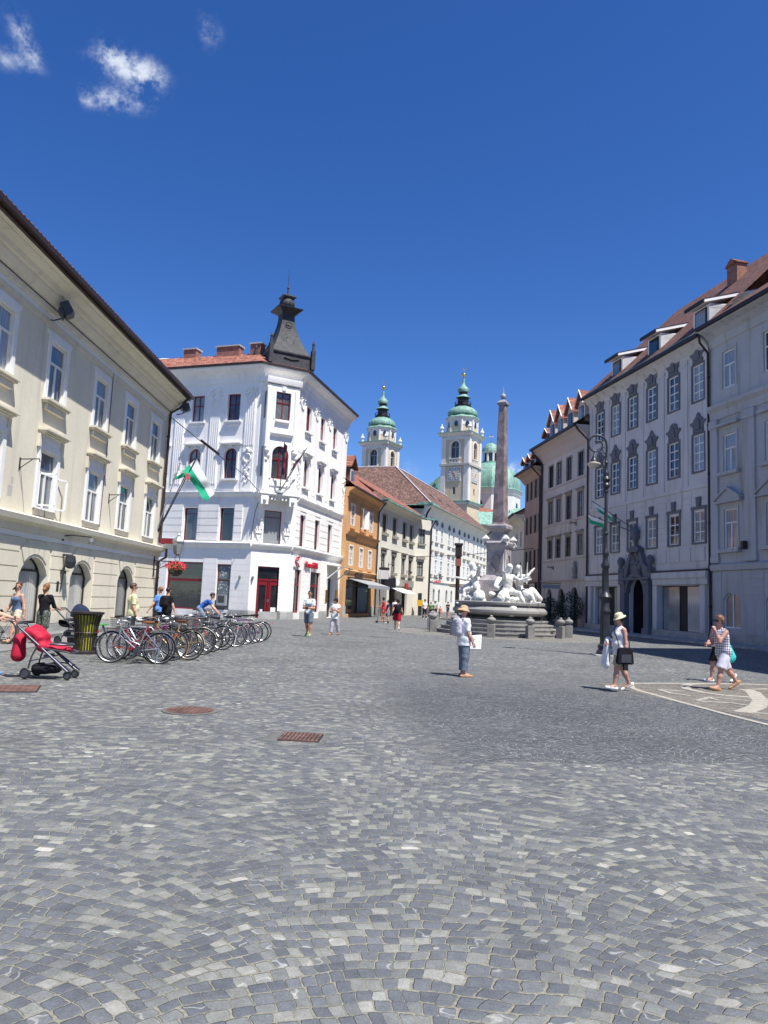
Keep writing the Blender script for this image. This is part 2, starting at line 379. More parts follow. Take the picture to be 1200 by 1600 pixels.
def window(fr, u, z, w_, h, rise=0.0, dep=.2, style='w', fw=.06, fmat='white_paint', glass='glass', vb=(0,), hb=(.62,), sur=None, smat='white_trim', sill=None, silmat=None, name='window', bw=.035, parent=None):
    key = (round(w_, 3), round(h, 3), rise, dep, fw, fmat, vb, hb, style)
    f = MB(); t = h-rise; D = -dep; arc = arc_pts(w_, rise, 10); inn = arc_pts(w_-2*fw, max(0, rise-fw*.6), 10) if rise > 0 else None
    f.box(-w_/2+.003, -w_/2+fw, D, D+.07, 0.003, t); f.box(w_/2-fw, w_/2-.003, D, D+.07, .003, t); f.box(-w_/2+fw, w_/2-fw, D, D+.07, .003, fw)
    if rise > 0:
        for (p, q, p2, q2) in zip(arc[:-1], arc[1:], inn[:-1], inn[1:]):
            f.prism([(p[0]*.995, t+p[1]-.003), (q[0]*.995, t+q[1]-.003), (q2[0], t+q2[1]), (p2[0], t+p2[1])], D, D+.07)
    else: f.box(-w_/2+fw, w_/2-fw, D, D+.07, h-fw, h-.003)
    for v in vb:
        zt = h*hb[0] if (style == 'T' and hb) else h-fw
        f.box(v*w_/2-bw, v*w_/2+bw, D, D+.06, fw, zt)
    for hz in hb: f.box(-w_/2+fw, w_/2-fw, D, D+.055, h*hz-bw, h*hz+bw)
    o = fr.obj(name, f, fmat, u, 0, z, key=key)
    if parent is not None: pass
    g = MB()
    if rise > 0:
        pts = [(-w_/2+fw*.5, 0)]+[(a*.97, t+b-.02) for a, b in arc]+[(w_/2-fw*.5, 0)]; g.prism(pts, D-.03, D+.015)
    else: g.box(-w_/2+fw*.5, w_/2-fw*.5, D-.03, D+.015, fw*.3, h-fw*.3)
    fr.obj('pane', g, glass, parent=o, key=key+(glass,))
    if sur:
        s_ = MB(); shape(s_, sur); fr.obj('surround', s_, smat, parent=o, key=key+('s', smat, str(sur)))
    if sill:
        s_ = MB(); shape(s_, sill); fr.obj('sill', s_, silmat or smat, parent=o, key=key+('l', silmat, str(sill)))
    return o
def frame_sur(w_, h, b=.16, d=.05, top=True, bottom=False, rise=0):
    L = [('b', -w_/2-b, -w_/2, 0, d, 0, h-rise), ('b', w_/2, w_/2+b, 0, d, 0, h-rise)]
    if rise > 0:
        o = arc_pts(w_+2*b, rise+b, 10); i = arc_pts(w_, rise, 10)
        for (p, q, p2, q2) in zip(o[:-1], o[1:], i[:-1], i[1:]): L.append(('p', [(p[0], h-rise+p[1]), (q[0], h-rise+q[1]), (q2[0], h-rise+q2[1]), (p2[0], h-rise+p2[1])], 0, d))
    elif top: L.append(('b', -w_/2-b, w_/2+b, 0, d, h, h+b))
    if bottom: L.append(('b', -w_/2-b, w_/2+b, 0, d, -b, 0))
    return L
def cornice(fr, mb, u0, u1, prof, d=0.0):      # prof [(d,z)] outline swept along u
    mb.prismx([(d+a, b) for a, b in prof], u0, u1)
# ================================================================ GROUND
simple('slab_dark', (.12, .12, .11), .8, noise=.2)
def gpoly(pts, z): return [(x, y, z) for x, y in pts]
def cobble_mat(name, W, A, S, cols, joint, jw, W2=None, zone=False, rot=0.0, amp=1.0):
    m, t, p = newmat(name); pos = t.n('ShaderNodeNewGeometry').outputs['Position']; x, y, z = t.sep(pos)
    def pattern(x, y, W, A, S, cols, joint, jw, seed):
        n1 = t.noise(pos, .45, 2.0); n2 = t.noise(t.vm('ADD', pos, (31.0, 7.0, 0)), .9, 2.0)
        xx = t.m('ADD', x, t.m('ADD', t.m('MULTIPLY', t.m('SUBTRACT', n1, .5), 1.0), t.m('MULTIPLY', t.m('SUBTRACT', t.noise(t.vm('ADD', pos, (3.0, 9.0, 0)), 6.0, 2.0), .5), .05))); yy = t.m('ADD', y, t.m('ADD', t.m('MULTIPLY', t.m('SUBTRACT', n2, .5), .35), t.m('MULTIPLY', t.m('SUBTRACT', t.noise(pos, 5.0, 2.0), .5), .045)))
        f = t.m('SUBTRACT', t.m('MULTIPLY', t.m('FRACT', t.m('ADD', t.m('DIVIDE', xx, W), seed)), 2.0), 1.0)
        arc = t.m('MULTIPLY', t.m('SUBTRACT', 1.0, t.m('MULTIPLY', f, f)), A)
        # soften the cusp between two arcs
        v = t.m('DIVIDE', t.m('SUBTRACT', yy, arc), S); row = t.m('FLOOR', v); fv = t.m('FRACT', v)
        rr = t.white(t.comb(row, seed, 3.0))
        slope = t.m('MULTIPLY', f, -4.0*A/W)
        u = t.m('DIVIDE', t.m('ADD', xx, t.m('MULTIPLY', slope, t.m('MULTIPLY', t.m('SUBTRACT', fv, .5), S))), S*.94)
        u = t.m('ADD', u, t.m('MULTIPLY', rr[0], 7.0)); ci = t.m('FLOOR', u)
        # per-stone shift of the joints so that widths vary
        fu = t.m('FRACT', u)
        cell = t.comb(ci, row, seed); wn = t.white(cell); r1 = wn[0]; cx, cy, cz = t.sep(wn[1])
        edge = t.noise(pos, 30.0, 4.0, .7)
        a = t.m('ABSOLUTE', t.m('MULTIPLY', t.m('SUBTRACT', t.m('ADD', fu, t.m('MULTIPLY', t.m('SUBTRACT', cx, .5), .12)), .5), 2.0))
        b = t.m('ABSOLUTE', t.m('MULTIPLY', t.m('SUBTRACT', t.m('ADD', fv, t.m('MULTIPLY', t.m('SUBTRACT', cy, .5), .12)), .5), 2.0))
        q = t.m('ADD', t.m('POWER', a, 7.5), t.m('POWER', b, 7.5)); q = t.m('ADD', q, t.m('MULTIPLY', t.m('SUBTRACT', edge, .5), 1.0)); q = t.m('ADD', q, t.m('MULTIPLY', t.m('SUBTRACT', cz, .5), .35))
        j = t.ss(q, jw-.18, jw+.22)
        clus = t.noise(t.comb(t.m('MULTIPLY', ci, .16), t.m('MULTIPLY', row, .16), seed), 1.6, 3.0, .6)
        base = t.ramp(t.m('ADD', t.m('MULTIPLY', r1, .80), t.m('MULTIPLY', t.m('SUBTRACT', clus, .5), .95), .0), cols, True) if False else t.ramp(t.m('ADD', t.m('MULTIPLY', r1, .84), t.m('ADD', t.m('MULTIPLY', t.m('SUBTRACT', clus, .5), .9), .06)), cols, True)
        vein = t.ss(t.m('ABSOLUTE', t.m('SUBTRACT', t.noise(t.vm('ADD', pos, wn[1]), 5.0, 2.0, .5), .5)), .0, .022, 1.0, .0)
        base = t.mix(t.m('MULTIPLY', t.m('MULTIPLY', vein, t.m('GREATER_THAN', cy, .86)), .6), base, (.36, .36, .33))
        sp = t.noise(pos, 90.0, 3.0, .7); med = t.noise(pos, 14.0, 4.0, .65)
        c = t.mulc(base, t.m('MULTIPLY', t.ss(sp, .3, .7, .82, 1.16), t.ss(med, .3, .7, .86, 1.12)))
        c = t.mulc(c, t.m('ADD', .9, t.m('MULTIPLY', cz, .22)))
        jc = t.mulc(joint, t.ss(t.noise(pos, 40.0, 3.0, .6), .3, .7, .75, 1.2))
        gap = t.ss(t.noise(pos, 5.0, 4.0, .6), .62, .72)      # joints washed out dark in places
        jc = t.mix(t.m('MULTIPLY', gap, .7), jc, (.05, .05, .05))
        c = t.mix(j, c, jc)
        tilt = t.m('ADD', t.m('MULTIPLY', t.m('SUBTRACT', cx, .5), t.m('SUBTRACT', fu, .5)), t.m('MULTIPLY', t.m('SUBTRACT', cy, .5), t.m('SUBTRACT', fv, .5)))
        dome = t.m('MULTIPLY', t.m('ADD', t.m('MULTIPLY', a, a), t.m('MULTIPLY', b, b)), -.16)
        h = t.m('ADD', t.m('ADD', t.m('MULTIPLY', j, -1.0), t.m('MULTIPLY', tilt, 1.1)), dome)
        h = t.m('ADD', h, t.m('MULTIPLY', med, .35)); h = t.m('ADD', h, t.m('MULTIPLY', sp, .12))
        return c, h
    c, h = pattern(x, y, W, A, S, cols, joint, jw, 0.37)
    if zone:
        # newly relaid darker fan pattern beyond a nearly straight seam
        wob = t.m('MULTIPLY', t.m('SUBTRACT', t.noise(pos, .8, 2.0), .5), .5)
        front = t.ss(t.m('SUBTRACT', t.m('ADD', y, wob), t.m('ADD', 7.75, t.m('MULTIPLY', x, .2))), -.06, .06)
        left = t.ss(t.m('ADD', x, t.m('ADD', wob, t.m('MULTIPLY', t.m('SUBTRACT', y, 8.0), .09))), .25, 1.2)
        back = t.ss(t.m('ADD', y, t.m('MULTIPLY', wob, 6.0)), 13.0, 22.0, 1.0, 0.0)
        zm = t.m('MULTIPLY', t.m('MULTIPLY', front, left), back)
        c2, h2 = pattern(t.m('ADD', t.m('MULTIPLY', x, .93), t.m('MULTIPLY', y, .36)), t.m('SUBTRACT', t.m('MULTIPLY', y, .93), t.m('MULTIPLY', x, .36)), 1.5, .42, .080,
                         [(0.0, (.058, .063, .071)), (.4, (.071, .077, .085)), (.8, (.088, .093, .10)), (.95, (.13, .13, .13))], (.21, .21, .185), .46, 3.61)
        c = t.mix(zm, c, c2); nd = t.n('ShaderNodeMix', data_type='FLOAT'); t.put(nd.inputs[0], zm); t.put(nd.inputs[2], h); t.put(nd.inputs[3], h2); h = nd.outputs[0]
        z3 = t.ss(t.noise(t.vm('ADD', pos, (5.0, 60.0, 0.0)), .16, 3.0), .54, .66)
        c = t.mulc(c, t.m('SUBTRACT', 1.0, t.m('MULTIPLY', z3, .16)))
    dirt = t.noise(pos, .5, 5.0, .6); c = t.mulc(c, t.ss(dirt, .3, .75, .90, 1.08))
    c = t.mulc(c, t.ss(t.noise(t.vm('ADD', pos, (9.0, 3.0, 0.0)), 2.4, 4.0, .6), .3, .7, .93, 1.06))
    c = t.mulc(c, amp)
    t.L.new(c, p.inputs['Base Color']); p.inputs['Roughness'].default_value = .72; p.inputs['Specular IOR Level'].default_value = .35
    t.L.new(t.bump(h, .85, .011), p.inputs['Normal'])
    return m
G_COLS = [(0.0, (.088, .095, .106)), (.24, (.100, .108, .118)), (.46, (.116, .123, .130)), (.60, (.145, .150, .147)), (.72, (.178, .181, .167)), (.84, (.220, .220, .20)), (.955, (.27, .265, .24)), (.99, (.34, .33, .30))]
cobble_mat('cobbles', 2.5, .46, .084, G_COLS, (.20, .192, .152), .56, zone=True, amp=1.12)
cobble_mat('pale_setts', .9, .05, .12, [(0.0, (.17, .165, .145)), (.4, (.21, .20, .18)), (.8, (.26, .25, .225))], (.14, .13, .105), .7)
cobble_mat('brown_setts', 1.1, .12, .055, [(0.0, (.15, .135, .118)), (.4, (.19, .17, .148)), (.8, (.235, .215, .185))], (.22, .205, .175), .6)
simple('white_marble_strip', (.35, .325, .275), .7, noise=.2, scale=8.0); simple('slab', (.20, .20, .20), .7, noise=.14, scale=1.3, bump=.2)
simple('pink_marble', (.42, .33, .30), .7, noise=.15)
def street_z(y): return 0.0
b = MB()
b.add([(-900, -400, 0), (900, -400, 0), (900, 1800, 0), (-900, 1800, 0)], [(0, 1, 2, 3)])
g = link('ground', b.mesh('ground', 'cobbles')); tag(g, kind='structure')
# pale ring of setts round the fountain
b = MB(); b.prismz([(6.9+6.3*cos(a)*1.02, 42.3+6.6*sin(a)) for a in [2*pi*k/40 for k in range(40)]], -.05, .004)
tag(link('paving', b.mesh('paving', 'pale_setts')), kind='structure')
# slab footway with a low step along the cream house, and a footway in the shade on the right
b = MB(); b.box(-10.94, -10.1, 8, 36.6, -.05, .15); b.box(-10.1, -9.0, 8, 36.6, -.05, .035)
tag(link('pavement', b.mesh('pavement', 'slab')), kind='structure')
b = MB(); fr = Fr(None, (20.5, 40), -11, -1)
fr.obj('pavement', MB().box(-30, 34, 0, 2.6, -.05, .10), 'stone_plinth')['kind'] = 'structure'
# mosaic with white marble lines (lower right of the square)
mos = [(4.9, 16.95), (9.9, 18.9), (12.5, 17.6), (12.0, 12.0), (7.2, 11.3), (6.3, 12.0), (5.5, 14.3)]
b = MB(); b.prismz(mos[::-1], -.05, .004); tag(link('mosaic_paving', b.mesh('mosaic_paving', 'brown_setts')), kind='structure')
def strips(lines, z):
    b = MB()
    for pts, w_ in lines:
        for (x0, y0), (x1, y1) in zip(pts[:-1], pts[1:]):
            L = hypot(x1-x0, y1-y0); nx, ny = -(y1-y0)/L*w_/2, (x1-x0)/L*w_/2
            b.prismz([(x0-nx, y0-ny), (x1-nx, y1-ny), (x1+nx, y1+ny), (x0+nx, y0+ny)], -.02, z)
            z += .0002
    return b
sl = [([(5.78, 17.25), (6.03, 17.32), (7.07, 17.73), (8.13, 18.07), (9.18, 18.34), (9.9, 18.2), (12, 17.4)], .16),
      ([(5.78, 17.25), (5.5, 16.3), (5.46, 15.69), (5.57, 14.9), (5.65, 14.01), (5.74, 13.39), (5.85, 12.54), (5.96, 11.93), (6.1, 11.2)], .13),
      ([(8.25, 16.91), (8.2, 16.5), (7.97, 15.92), (7.51, 14.78), (6.96, 13.83), (6.25, 12.94)], .30),
      ([(7.71, 17.9), (7.4, 17.72), (7.28, 17.6), (6.98, 17.16), (6.76, 16.47), (6.86, 15.9), (7.13, 15.5), (7.6, 15.38)], .2),
      ([(5.99, 16.09), (6.04, 15.46), (6.27, 15.14)], .11), ([(6.05, 16.12), (6.5, 15.94)], .11), ([(6.12, 14.43), (6.65, 15.07), (7.32, 14.63)], .09),
      ([(6.5, 15.02), (6.6, 14.67)], .1), ([(6.05, 14.32), (6.64, 14.24), (6.88, 13.89)], .1), ([(8.25, 16.91), (8.95, 17.28)], .1),
      ([(7.39, 15.03), (8.08, 15.25), (9.5, 15.5)], .1), ([(6.32, 12.96), (6.83, 12.89), (8, 12.6)], .09), ([(9.0, 17.3), (9.6, 15.5), (8.9, 13.9)], .12)]
tag(link('mosaic_lines', strips(sl, .008).mesh('mosaic_lines', 'white_marble_strip')), kind='structure')
simple('rust_iron', (.15, .085, .07), .7, .2, noise=.3, scale=5.0, bump=.3); simple('gap_black', (.02, .02, .02), .9)
# covers
cv = thing('manhole_cover', 'rusty oval looking round iron manhole cover set in the grey setts', 'manhole cover', (-2.57, 10.57, 0))
b = MB(); b.lathe([(.385, -.02), (.385, .012), (.345, .014)], 40); part('frame', b, 'slab_dark', cv)
b = MB(); b.lathe([(.33, -.02), (.33, .016)], 40)
for i in range(-4, 5):
    for j in range(-4, 5):
        if hypot(i, j) < 4.3: b.box(i*.07-.022, i*.07+.022, j*.07-.022, j*.07+.022, .016, .021)
part('lid', b, 'rust_iron', cv)
cv = thing('drain_grate', 'rusty rectangular drain grate with slots, in the grey setts', 'drain', (-.86, 8.97, 0), radians(-3))
b = MB(); b.box(-.24, .24, -.24, .24, -.03, .008); part('frame', b, 'gap_black', cv)
b = MB()
for i in range(10): b.box(-.225+i*.0465, -.195+i*.0465, -.22, .22, .0, .018)
for q in (-.23, 0, .23): b.box(-.235, .235, q-.012, q+.012, .0, .019)
part('grille', b, 'rust_iron', cv)
b = MB(); b.box(-.40, -.265, -.3, .3, -.05, .005); b.box(.265, .32, -.36, .36, -.05, .005); part('surround', b, 'slab_dark', cv)
cv = thing('manhole_cover', 'rusty square iron plate at the left edge near the red stroller', 'manhole cover', (-5.95, 11.9, 0), radians(20))
b = MB(); b.box(-.62, .62, -.42, .42, -.03, .010); part('frame', b, 'gap_black', cv)
b = MB(); b.box(-.6, -.005, -.4, .4, -.03, .016); b.box(.005, .6, -.4, .4, -.03, .016)
for i in range(12):
    for j in range(8): b.box(-.56+i*.1-.02, -.56+i*.1+.02, -.36+j*.1-.008, -.36+j*.1+.008, .016, .02)
part('lid', b, 'rust_iron', cv)
for (x, y, r, lab) in [(-5.72, 17.0, .3, 'small dark iron cover in the setts under the nearest bicycles'), (.1, 33.5, .5, 'dark worn iron cover in the middle of the street beyond the man with the camera')]:
    b = MB(); b.lathe([(r, -.02), (r, .010), (r*.93, .012)], 28); b.lathe([(r*.9, -.02), (r*.9, .015)], 28); single('manhole_cover', b, 'slab_dark', lab, 'manhole cover', (x, y, 0))
# ================================================================ CREAM HOUSE (left)
root = thing('cream_house', 'long cream plastered house with arched shop windows, running out of frame along the left edge', 'building', (-10.9, 8, 0))
fr = Fr(root, (-10.9, 0), .3, 1); U0, U1 = 8.0, 35.6
WC_ = [9.6, 13.0, 16.5, 19.9, 23.4, 27.15, 30.4, 33.75]; AR = [8.9, 12.2, 15.6, 19.2, 23.15, 26.8, 31.4]
b = MB(); ops = [(u, 7.45, 1.18, 1.9, 0) for u in WC_]+[(u, 4.0, 1.18, 1.85, 0) for u in WC_]+[(u, .45, 1.85, 2.05, .55) for u in AR]
wall(b, U0, U1, .0, 10.1, ops, .30); wall_b = b
b.box(U0, U1, -9.0, -.45, 0, 10.9); b.add([(U1, 0, 0), (U1, -9, 0), (U1, -9, 10.9), (U1, 0, 10.9)], [(0, 1, 2, 3)])
fr.obj('wall', b, 'cream_plaster')
b = MB()
cornice(fr, b, U0, U1+.05, [(0, 10.1), (.10, 10.12), (.14, 10.3), (.26, 10.42), (.36, 10.55), (.38, 10.62), (.46, 10.64), (.52, 10.76), (.74, 10.86), (.76, 10.90), (.95, 10.95), (.97, 11.02), (0, 11.02)])
b.box(U0, U1+.02, 0, .05, 9.78, 9.95); cornice(fr, b, U0, U1+.04, [(0, 3.2), (.10, 3.22), (.12, 3.42), (.30, 3.5), (.34, 3.66), (.02, 3.76), (0, 3.76)])
fr.obj('cornice', b, 'cream_plaster')
b = MB(); b.box(U0, U1, 0, .035, 9.95, 10.1); b.box(U0, U1, 0, .04, 3.04, 3.2); fr.obj('trim_band', b, 'white_trim')
# rusticated ground floor: courses between the arches
b = MB(); edges = [U0]+[v for a in AR for v in (a-1.05, a+1.05)]+[U1]
for k in range(0, len(edges), 2):
    for j in range(6):
        z0 = .42+j*.44; b.box(edges[k]+.02, edges[k+1]-.02, 0, .035, z0, min(z0+.405, 3.02))
for a in AR:
    for k in range(7):
        th0 = radians(150-k*17.2+.8); th1 = radians(150-(k+1)*17.2-.8)
        z_c = 1.55; p_ = [(a+1.06*cos(th0), z_c+1.0*sin(th0)+.05), (a+1.06*cos(th1), z_c+1.0*sin(th1)+.05), (a+1.35*cos(th1)*1.0, min(3.0, z_c+1.6*sin(th1))), (a+1.35*cos(th0), min(3.0, z_c+1.6*sin(th0)))]
        if 1 <= k <= 5: b.prism(p_, 0, .03)
fr.obj('rustication', b, 'cream_plaster')
b = MB(); b.box(U0, U1, 0, .07, 0.0, .40); fr.obj('plinth', b, 'stone_plinth')
b = MB(); b.prismx([(.92, 11.02), (1.12, 11.02), (1.12, 11.16), (.92, 11.20)], U0, U1+.15); b.prismx([(.5, 10.93), (.97, 10.93), (.97, 11.02), (.5, 11.02)], U0, U1+.1); fr.obj('gutter', b, 'brown_gutter')
b = MB(); b.prismx([(1.0, 11.20), (1.0, 11.26), (-5.0, 15.0), (-5.0, 14.9)], U0, U1+.1); b.prismx([(-5.0, 14.9), (-5, 15), (-10, 11.2), (-10, 11.1)], U0, U1+.1)
k = U0
while k < U1: b.tube([(k, 1.0, 11.24), (k, .2, 11.76)], .055, 5); k += .24
fr.obj('roof', b, 'dark_red_tiles')
b = MB(); b.tube([(U1-.25, .95, 11.0), (U1-.25, .6, 10.5), (U1-.25, .14, 10.2), (U1-.25, .12, 3.9), (U1-.25, .45, 3.75), (U1-.25, .45, 3.2), (U1-.25, .12, 3.0), (U1-.25, .12, .1)], .065, 8)
for z in (9, 7.2, 5.4, 2.2, .8): b.tube([(U1-.25, .12, z), (U1-.25, .12, z+.07)], .085, 8)
fr.obj('downpipe', b, 'brown_gutter', smooth=40)
b = MB(); b.tube([(28.0, .05, 9.9), (28.05, .04, 7), (27.95, .04, 3.9)], .014, 4); b.tube([(U0, .15, 10.27), (20, .15, 10.29), (U1, .15, 10.25)], .018, 4); fr.obj('cable', b, 'dark_metal')
for i, u in enumerate(WC_):
    h = 1.9; sur = frame_sur(1.18, h, .17, .05)+[('b', -.59-.30, .59+.30, 0, .03, h+.17, h+.30)]
    o = window(fr, u, 7.45, 1.18, h, 0, .10, 'T', .07, vb=(0,), hb=(.66,), sur=sur, sill=[('b', -.86, .86, 0, .25, -.07, 0), ('b', -.80, .80, 0, .18, -.14, -.07), ('b', -.68, .68, 0, .12, -.34, -.16)], silmat='cream_plaster')
    h = 1.85
    sur = frame_sur(1.18, h, .17, .05)+[('b', -.7, .7, 0, .04, h+.17, h+.46), ('b', -.34, .34, .04, .055, h+.24, h+.39)]
    sl_ = [('b', -.88, .88, 0, .32, h+.56, h+.62), ('b', -.82, .82, 0, .23, h+.50, h+.56), ('b', -.78, .78, 0, .16, h+.46, h+.50), ('b', -.86, -.74, 0, .09, h+.05, h+.46), ('b', .74, .86, 0, .09, h+.05, h+.46)]
    window(fr, u, 4.0, 1.18, h, 0, .10, 'T', .07, vb=(0,), hb=(.62,), sur=sur, sill=sl_, silmat='cream_plaster', name='window' if u != 23.4 else 'window')
b = MB()
for u in WC_: b.box(u-.72, u+.72, 0, .06, 3.78, 3.99)
fr.obj('sill_block', b, 'sill_stone')
# the open casement of the window on the first floor
b = MB()
for (cx_, ang) in ((-.56, 75), (.60, 24)):
    a = radians(ang); hx = 23.4+cx_; s = 1 if cx_ < 0 else -1
    def q(t_, o_): return (hx+abs(cos(a))*t_, -.02+abs(sin(a))*t_+o_)
    w_ = .52; z0, z1 = 4.08, 5.12
    for (t0, t1, za, zb) in ((0, .05, z0, z1), (w_-.05, w_, z0, z1), (0, w_, z0, z0+.05), (0, w_, z1-.05, z1)):
        p0, p1 = q(t0, 0), q(t1, 0); b.prismz([p0, p1, (p1[0], p1[1]+.035), (p0[0], p0[1]+.035)], za, zb)
fr.obj('open_casement', b, 'white_paint')
for a in AR:
    window(fr, a, .45, 1.85, 2.05, .55, .30, 'arch', .06, 'dark_metal', 'curtain_glass', vb=(), hb=(.8,), name='shop_window')
b = MB()
for a in AR: b.box(a-.95, a+.95, -.30, .08, .38, .45)
fr.obj('shop_sill', b, 'stone_plinth')
# separate fittings
def at_fr(fr, u, d, z): return tuple(fr.at(u, d, z))
def floodlight(loc, rz, label, tilt=35, big=1.0):
    t = thing('floodlight', label, 'floodlight', loc, rz)
    b = MB(); b.box(-.19*big, .19*big, -.13, .13, -.17*big, .17*big); b.box(-.15*big, .15*big, .13, .24, -.1, .1)
    part('housing', b, 'black_iron', t, rot=(radians(-tilt), 0, 0))
    b = MB(); b.box(-.165*big, .165*big, -.135, -.12, -.145*big, .145*big); part('lens', b, 'glass', t, rot=(radians(-tilt), 0, 0))
    b = MB(); b.tube([(-.22, 0, 0), (-.22, .1, -.28), (.22, .1, -.28), (.22, 0, 0)], .018, 5); b.tube([(0, .1, -.28), (0, .35, -.40), (0, .45, -.40)], .025, 5); part('bracket', b, 'black_iron', t)
floodlight(at_fr(fr, 22.5, .55, 10.25), radians(90+25), 'large black floodlight under the eaves of the cream house', 30, 1.3)
floodlight(at_fr(fr, 35.75, .75, 10.6), radians(120), 'black floodlight box at the far end of the cream house eaves', 20, 1.2)
def wall_hook(loc, rz, label):
    b = MB(); b.box(-.03, .03, 0, .02, -.28, .1); b.tube([(0, 0, .05), (0, -.55, .08)], .018, 5); b.tube([(0, 0, -.22), (0, -.35, .05)], .014, 5); b.tube([(0, -.55, .08), (0, -.58, -.02)], .014, 5)
    single('flag_bracket', b, 'black_iron', label, 'bracket', loc, rz, 'iron flag brackets on the cream house')
wall_hook(at_fr(fr, 21.6, .02, 5.25), radians(90), 'iron flag bracket above the meter box, left of the open window')
wall_hook(at_fr(fr, 28.75, .02, 5.2), radians(90), 'iron flag bracket between two first floor windows, right of the open window')
b = MB(); b.box(-.3, .3, 0, .06, -.16, .16); b.box(-.12, .12, 0, .05, .2, .42); single('meter_box', b, 'grey_plaster', 'small grey meter box on the cream wall left of the open window', 'box', at_fr(fr, 21.35, .0, 4.3), radians(90))
t = thing('wall_lamp', 'small black lamp on a long arm above the arched shop windows', 'lamp', at_fr(fr, 24.9, 0, 3.25), radians(90))
b = MB(); b.box(-.07, .07, -.06, 0, -.1, .14); b.tube([(0, 0, .05), (0, -.35, .1), (0, -1.0, .06)], .025, 6); part('arm', b, 'black_iron', t)
b = MB(); b.lathe([(.02, .02), (.07, 0), (.09, -.1), (.07, -.18)], 10, (0, -1.0)); part('lamp_head', b, 'zinc', t)
t = thing('security_camera', 'dark round camera housing on a bracket between the arched shop windows', 'camera', at_fr(fr, 25.05, .1, 2.35), radians(90))
b = MB(); b.lathe([(.05, .35), (.15, .3), (.19, .1), (.16, -.05), (.06, -.12)], 12, (0, -.2)); part('housing', b, 'black_iron', t)
b = MB(); b.box(-.04, .04, -.2, .1, .3, .36); b.tube([(0, -.05, .3), (0, .05, -.9)], .02, 5); b.box(-.1, .1, -.06, .08, -.3, -.2); part('bracket', b, 'black_iron', t)
b = MB(); b.box(-.09, .09, 0, .08, -.17, .17); single('junction_box', b, 'black_iron', 'small black box on the cream wall under the round camera', 'box', at_fr(fr, 24.85, .04, 1.62), radians(90))
# lantern with flower basket at the corner
t = thing('wall_lantern', 'old style glass lantern on a scrolled iron arm at the corner of the cream house', 'lantern', at_fr(fr, 34.9, 0, 3.0), radians(90))
b = MB(); b.box(-.05, .05, -.08, 0, -.75, .35); b.tube([(0, -.03, 0), (0, -1.2, 0)], .03, 6); b.tube([(0, -.03, -.45), (0, -.4, -.30), (0, -.8, -.06), (0, -1.0, 0)], .022, 6)
for k in range(3):
    c_ = (-.25-.28*k); r_ = .12-.02*k; b.tube([(0, c_+r_*cos(a), -.17+r_*sin(a)) for a in [i*pi/5 for i in range(9)]], .014, 5)
b.tube([(0, -1.2, 0), (0, -1.25, .2), (0, -1.12, .35)], .02, 5); b.tube([(0, -1.05, .0), (0, -1.0, .18), (0, -1.12, .35)], .016, 5); part('arm', b, 'black_iron', t)
c_ = (0, -1.12); b = MB(); b.lathe([(.17, .38), (.27, .92)], 6, c_); part('glass', b, 'milk_glass' if 'milk_glass' in MAT else 'curtain_glass', t)
b = MB(); b.lathe([(.3, .92), (.29, .97), (.12, 1.16), (.06, 1.2), (.07, 1.26), (.01, 1.36)], 6, c_); b.lathe([(.07, .3), (.18, .36), (.18, .39)], 6, c_)
for k in range(6):
    a = k*pi/3; b.tube([(c_[0]+.17*cos(a), c_[1]+.17*sin(a), .38), (c_[0]+.27*cos(a), c_[1]+.27*sin(a), .92)], .012, 4)
part('cap', b, 'zinc', t)
simple('leaf', (.05, .11, .03), .6, noise=.4, scale=20.0, obj=True); simple('flower_red', (.62, .045, .06), .6, noise=.25, scale=20.0, obj=True); simple('leaf_dark', (.02, .045, .018), .6, noise=.4, scale=10.0, obj=True)
t = thing('flower_basket', 'hanging basket of red geraniums below the corner lantern', 'flower basket', at_fr(fr, 34.9, 1.1, 2.62), 0)
b = MB(); b.lathe([(.12, -.3), (.26, -.2), (.33, 0)], 14); part('basket', b, 'dark_metal', t)
rnd = random.Random(3)
def leafcloud(b, n, rx, ry, rz, size, c=(0, 0, 0), rnd=rnd):
    for _ in range(n):
        while True:
            p_ = [rnd.uniform(-1, 1) for _ in range(3)]
            if .25 < sum(q*q for q in p_) < 1: break
        P = Vector((c[0]+p_[0]*rx, c[1]+p_[1]*ry, c[2]+p_[2]*rz)); a = Vector([rnd.gauss(0, 1) for _ in range(3)]).normalized(); c2 = a.orthogonal().normalized(); s_ = size*rnd.uniform(.6, 1.3)
        b.add([P-a*s_, P+c2*s_*.5, P+a*s_, P-c2*s_*.5], [(0, 1, 2, 3)])
b = MB(); leafcloud(b, 600, .38, .38, .26, .045, (0, 0, .02)); part('foliage', b, 'leaf', t)
b = MB(); leafcloud(b, 620, .52, .52, .24, .04, (0, 0, .16)); part('blossom', b, 'flower_red', t)
b = MB(); 
for a in (0, 2.1, 4.2): b.tube([(.3*cos(a), .3*sin(a), 0), (0, 0, .48)], .006, 4)
part('hanger', b, 'dark_metal', t)
t = thing('hanging_sign', 'dark red narrow hanging sign with a grey metal board below, beside the corner lantern', 'sign', at_fr(fr, 35.3, 0, 3.9), radians(90))
b = MB(); b.box(-.03, .03, -.75, -.15, -.05, .18); part('board', b, 'red_paint', t); b = MB(); b.box(-.04, .04, -.7, -.15, -.3, -.08); part('lower_board', b, 'zinc', t)  # lower board is plain grey zinc
b = MB(); b.tube([(0, 0, .2), (0, -.8, .2)], .015, 5); part('arm', b, 'black_iron', t)

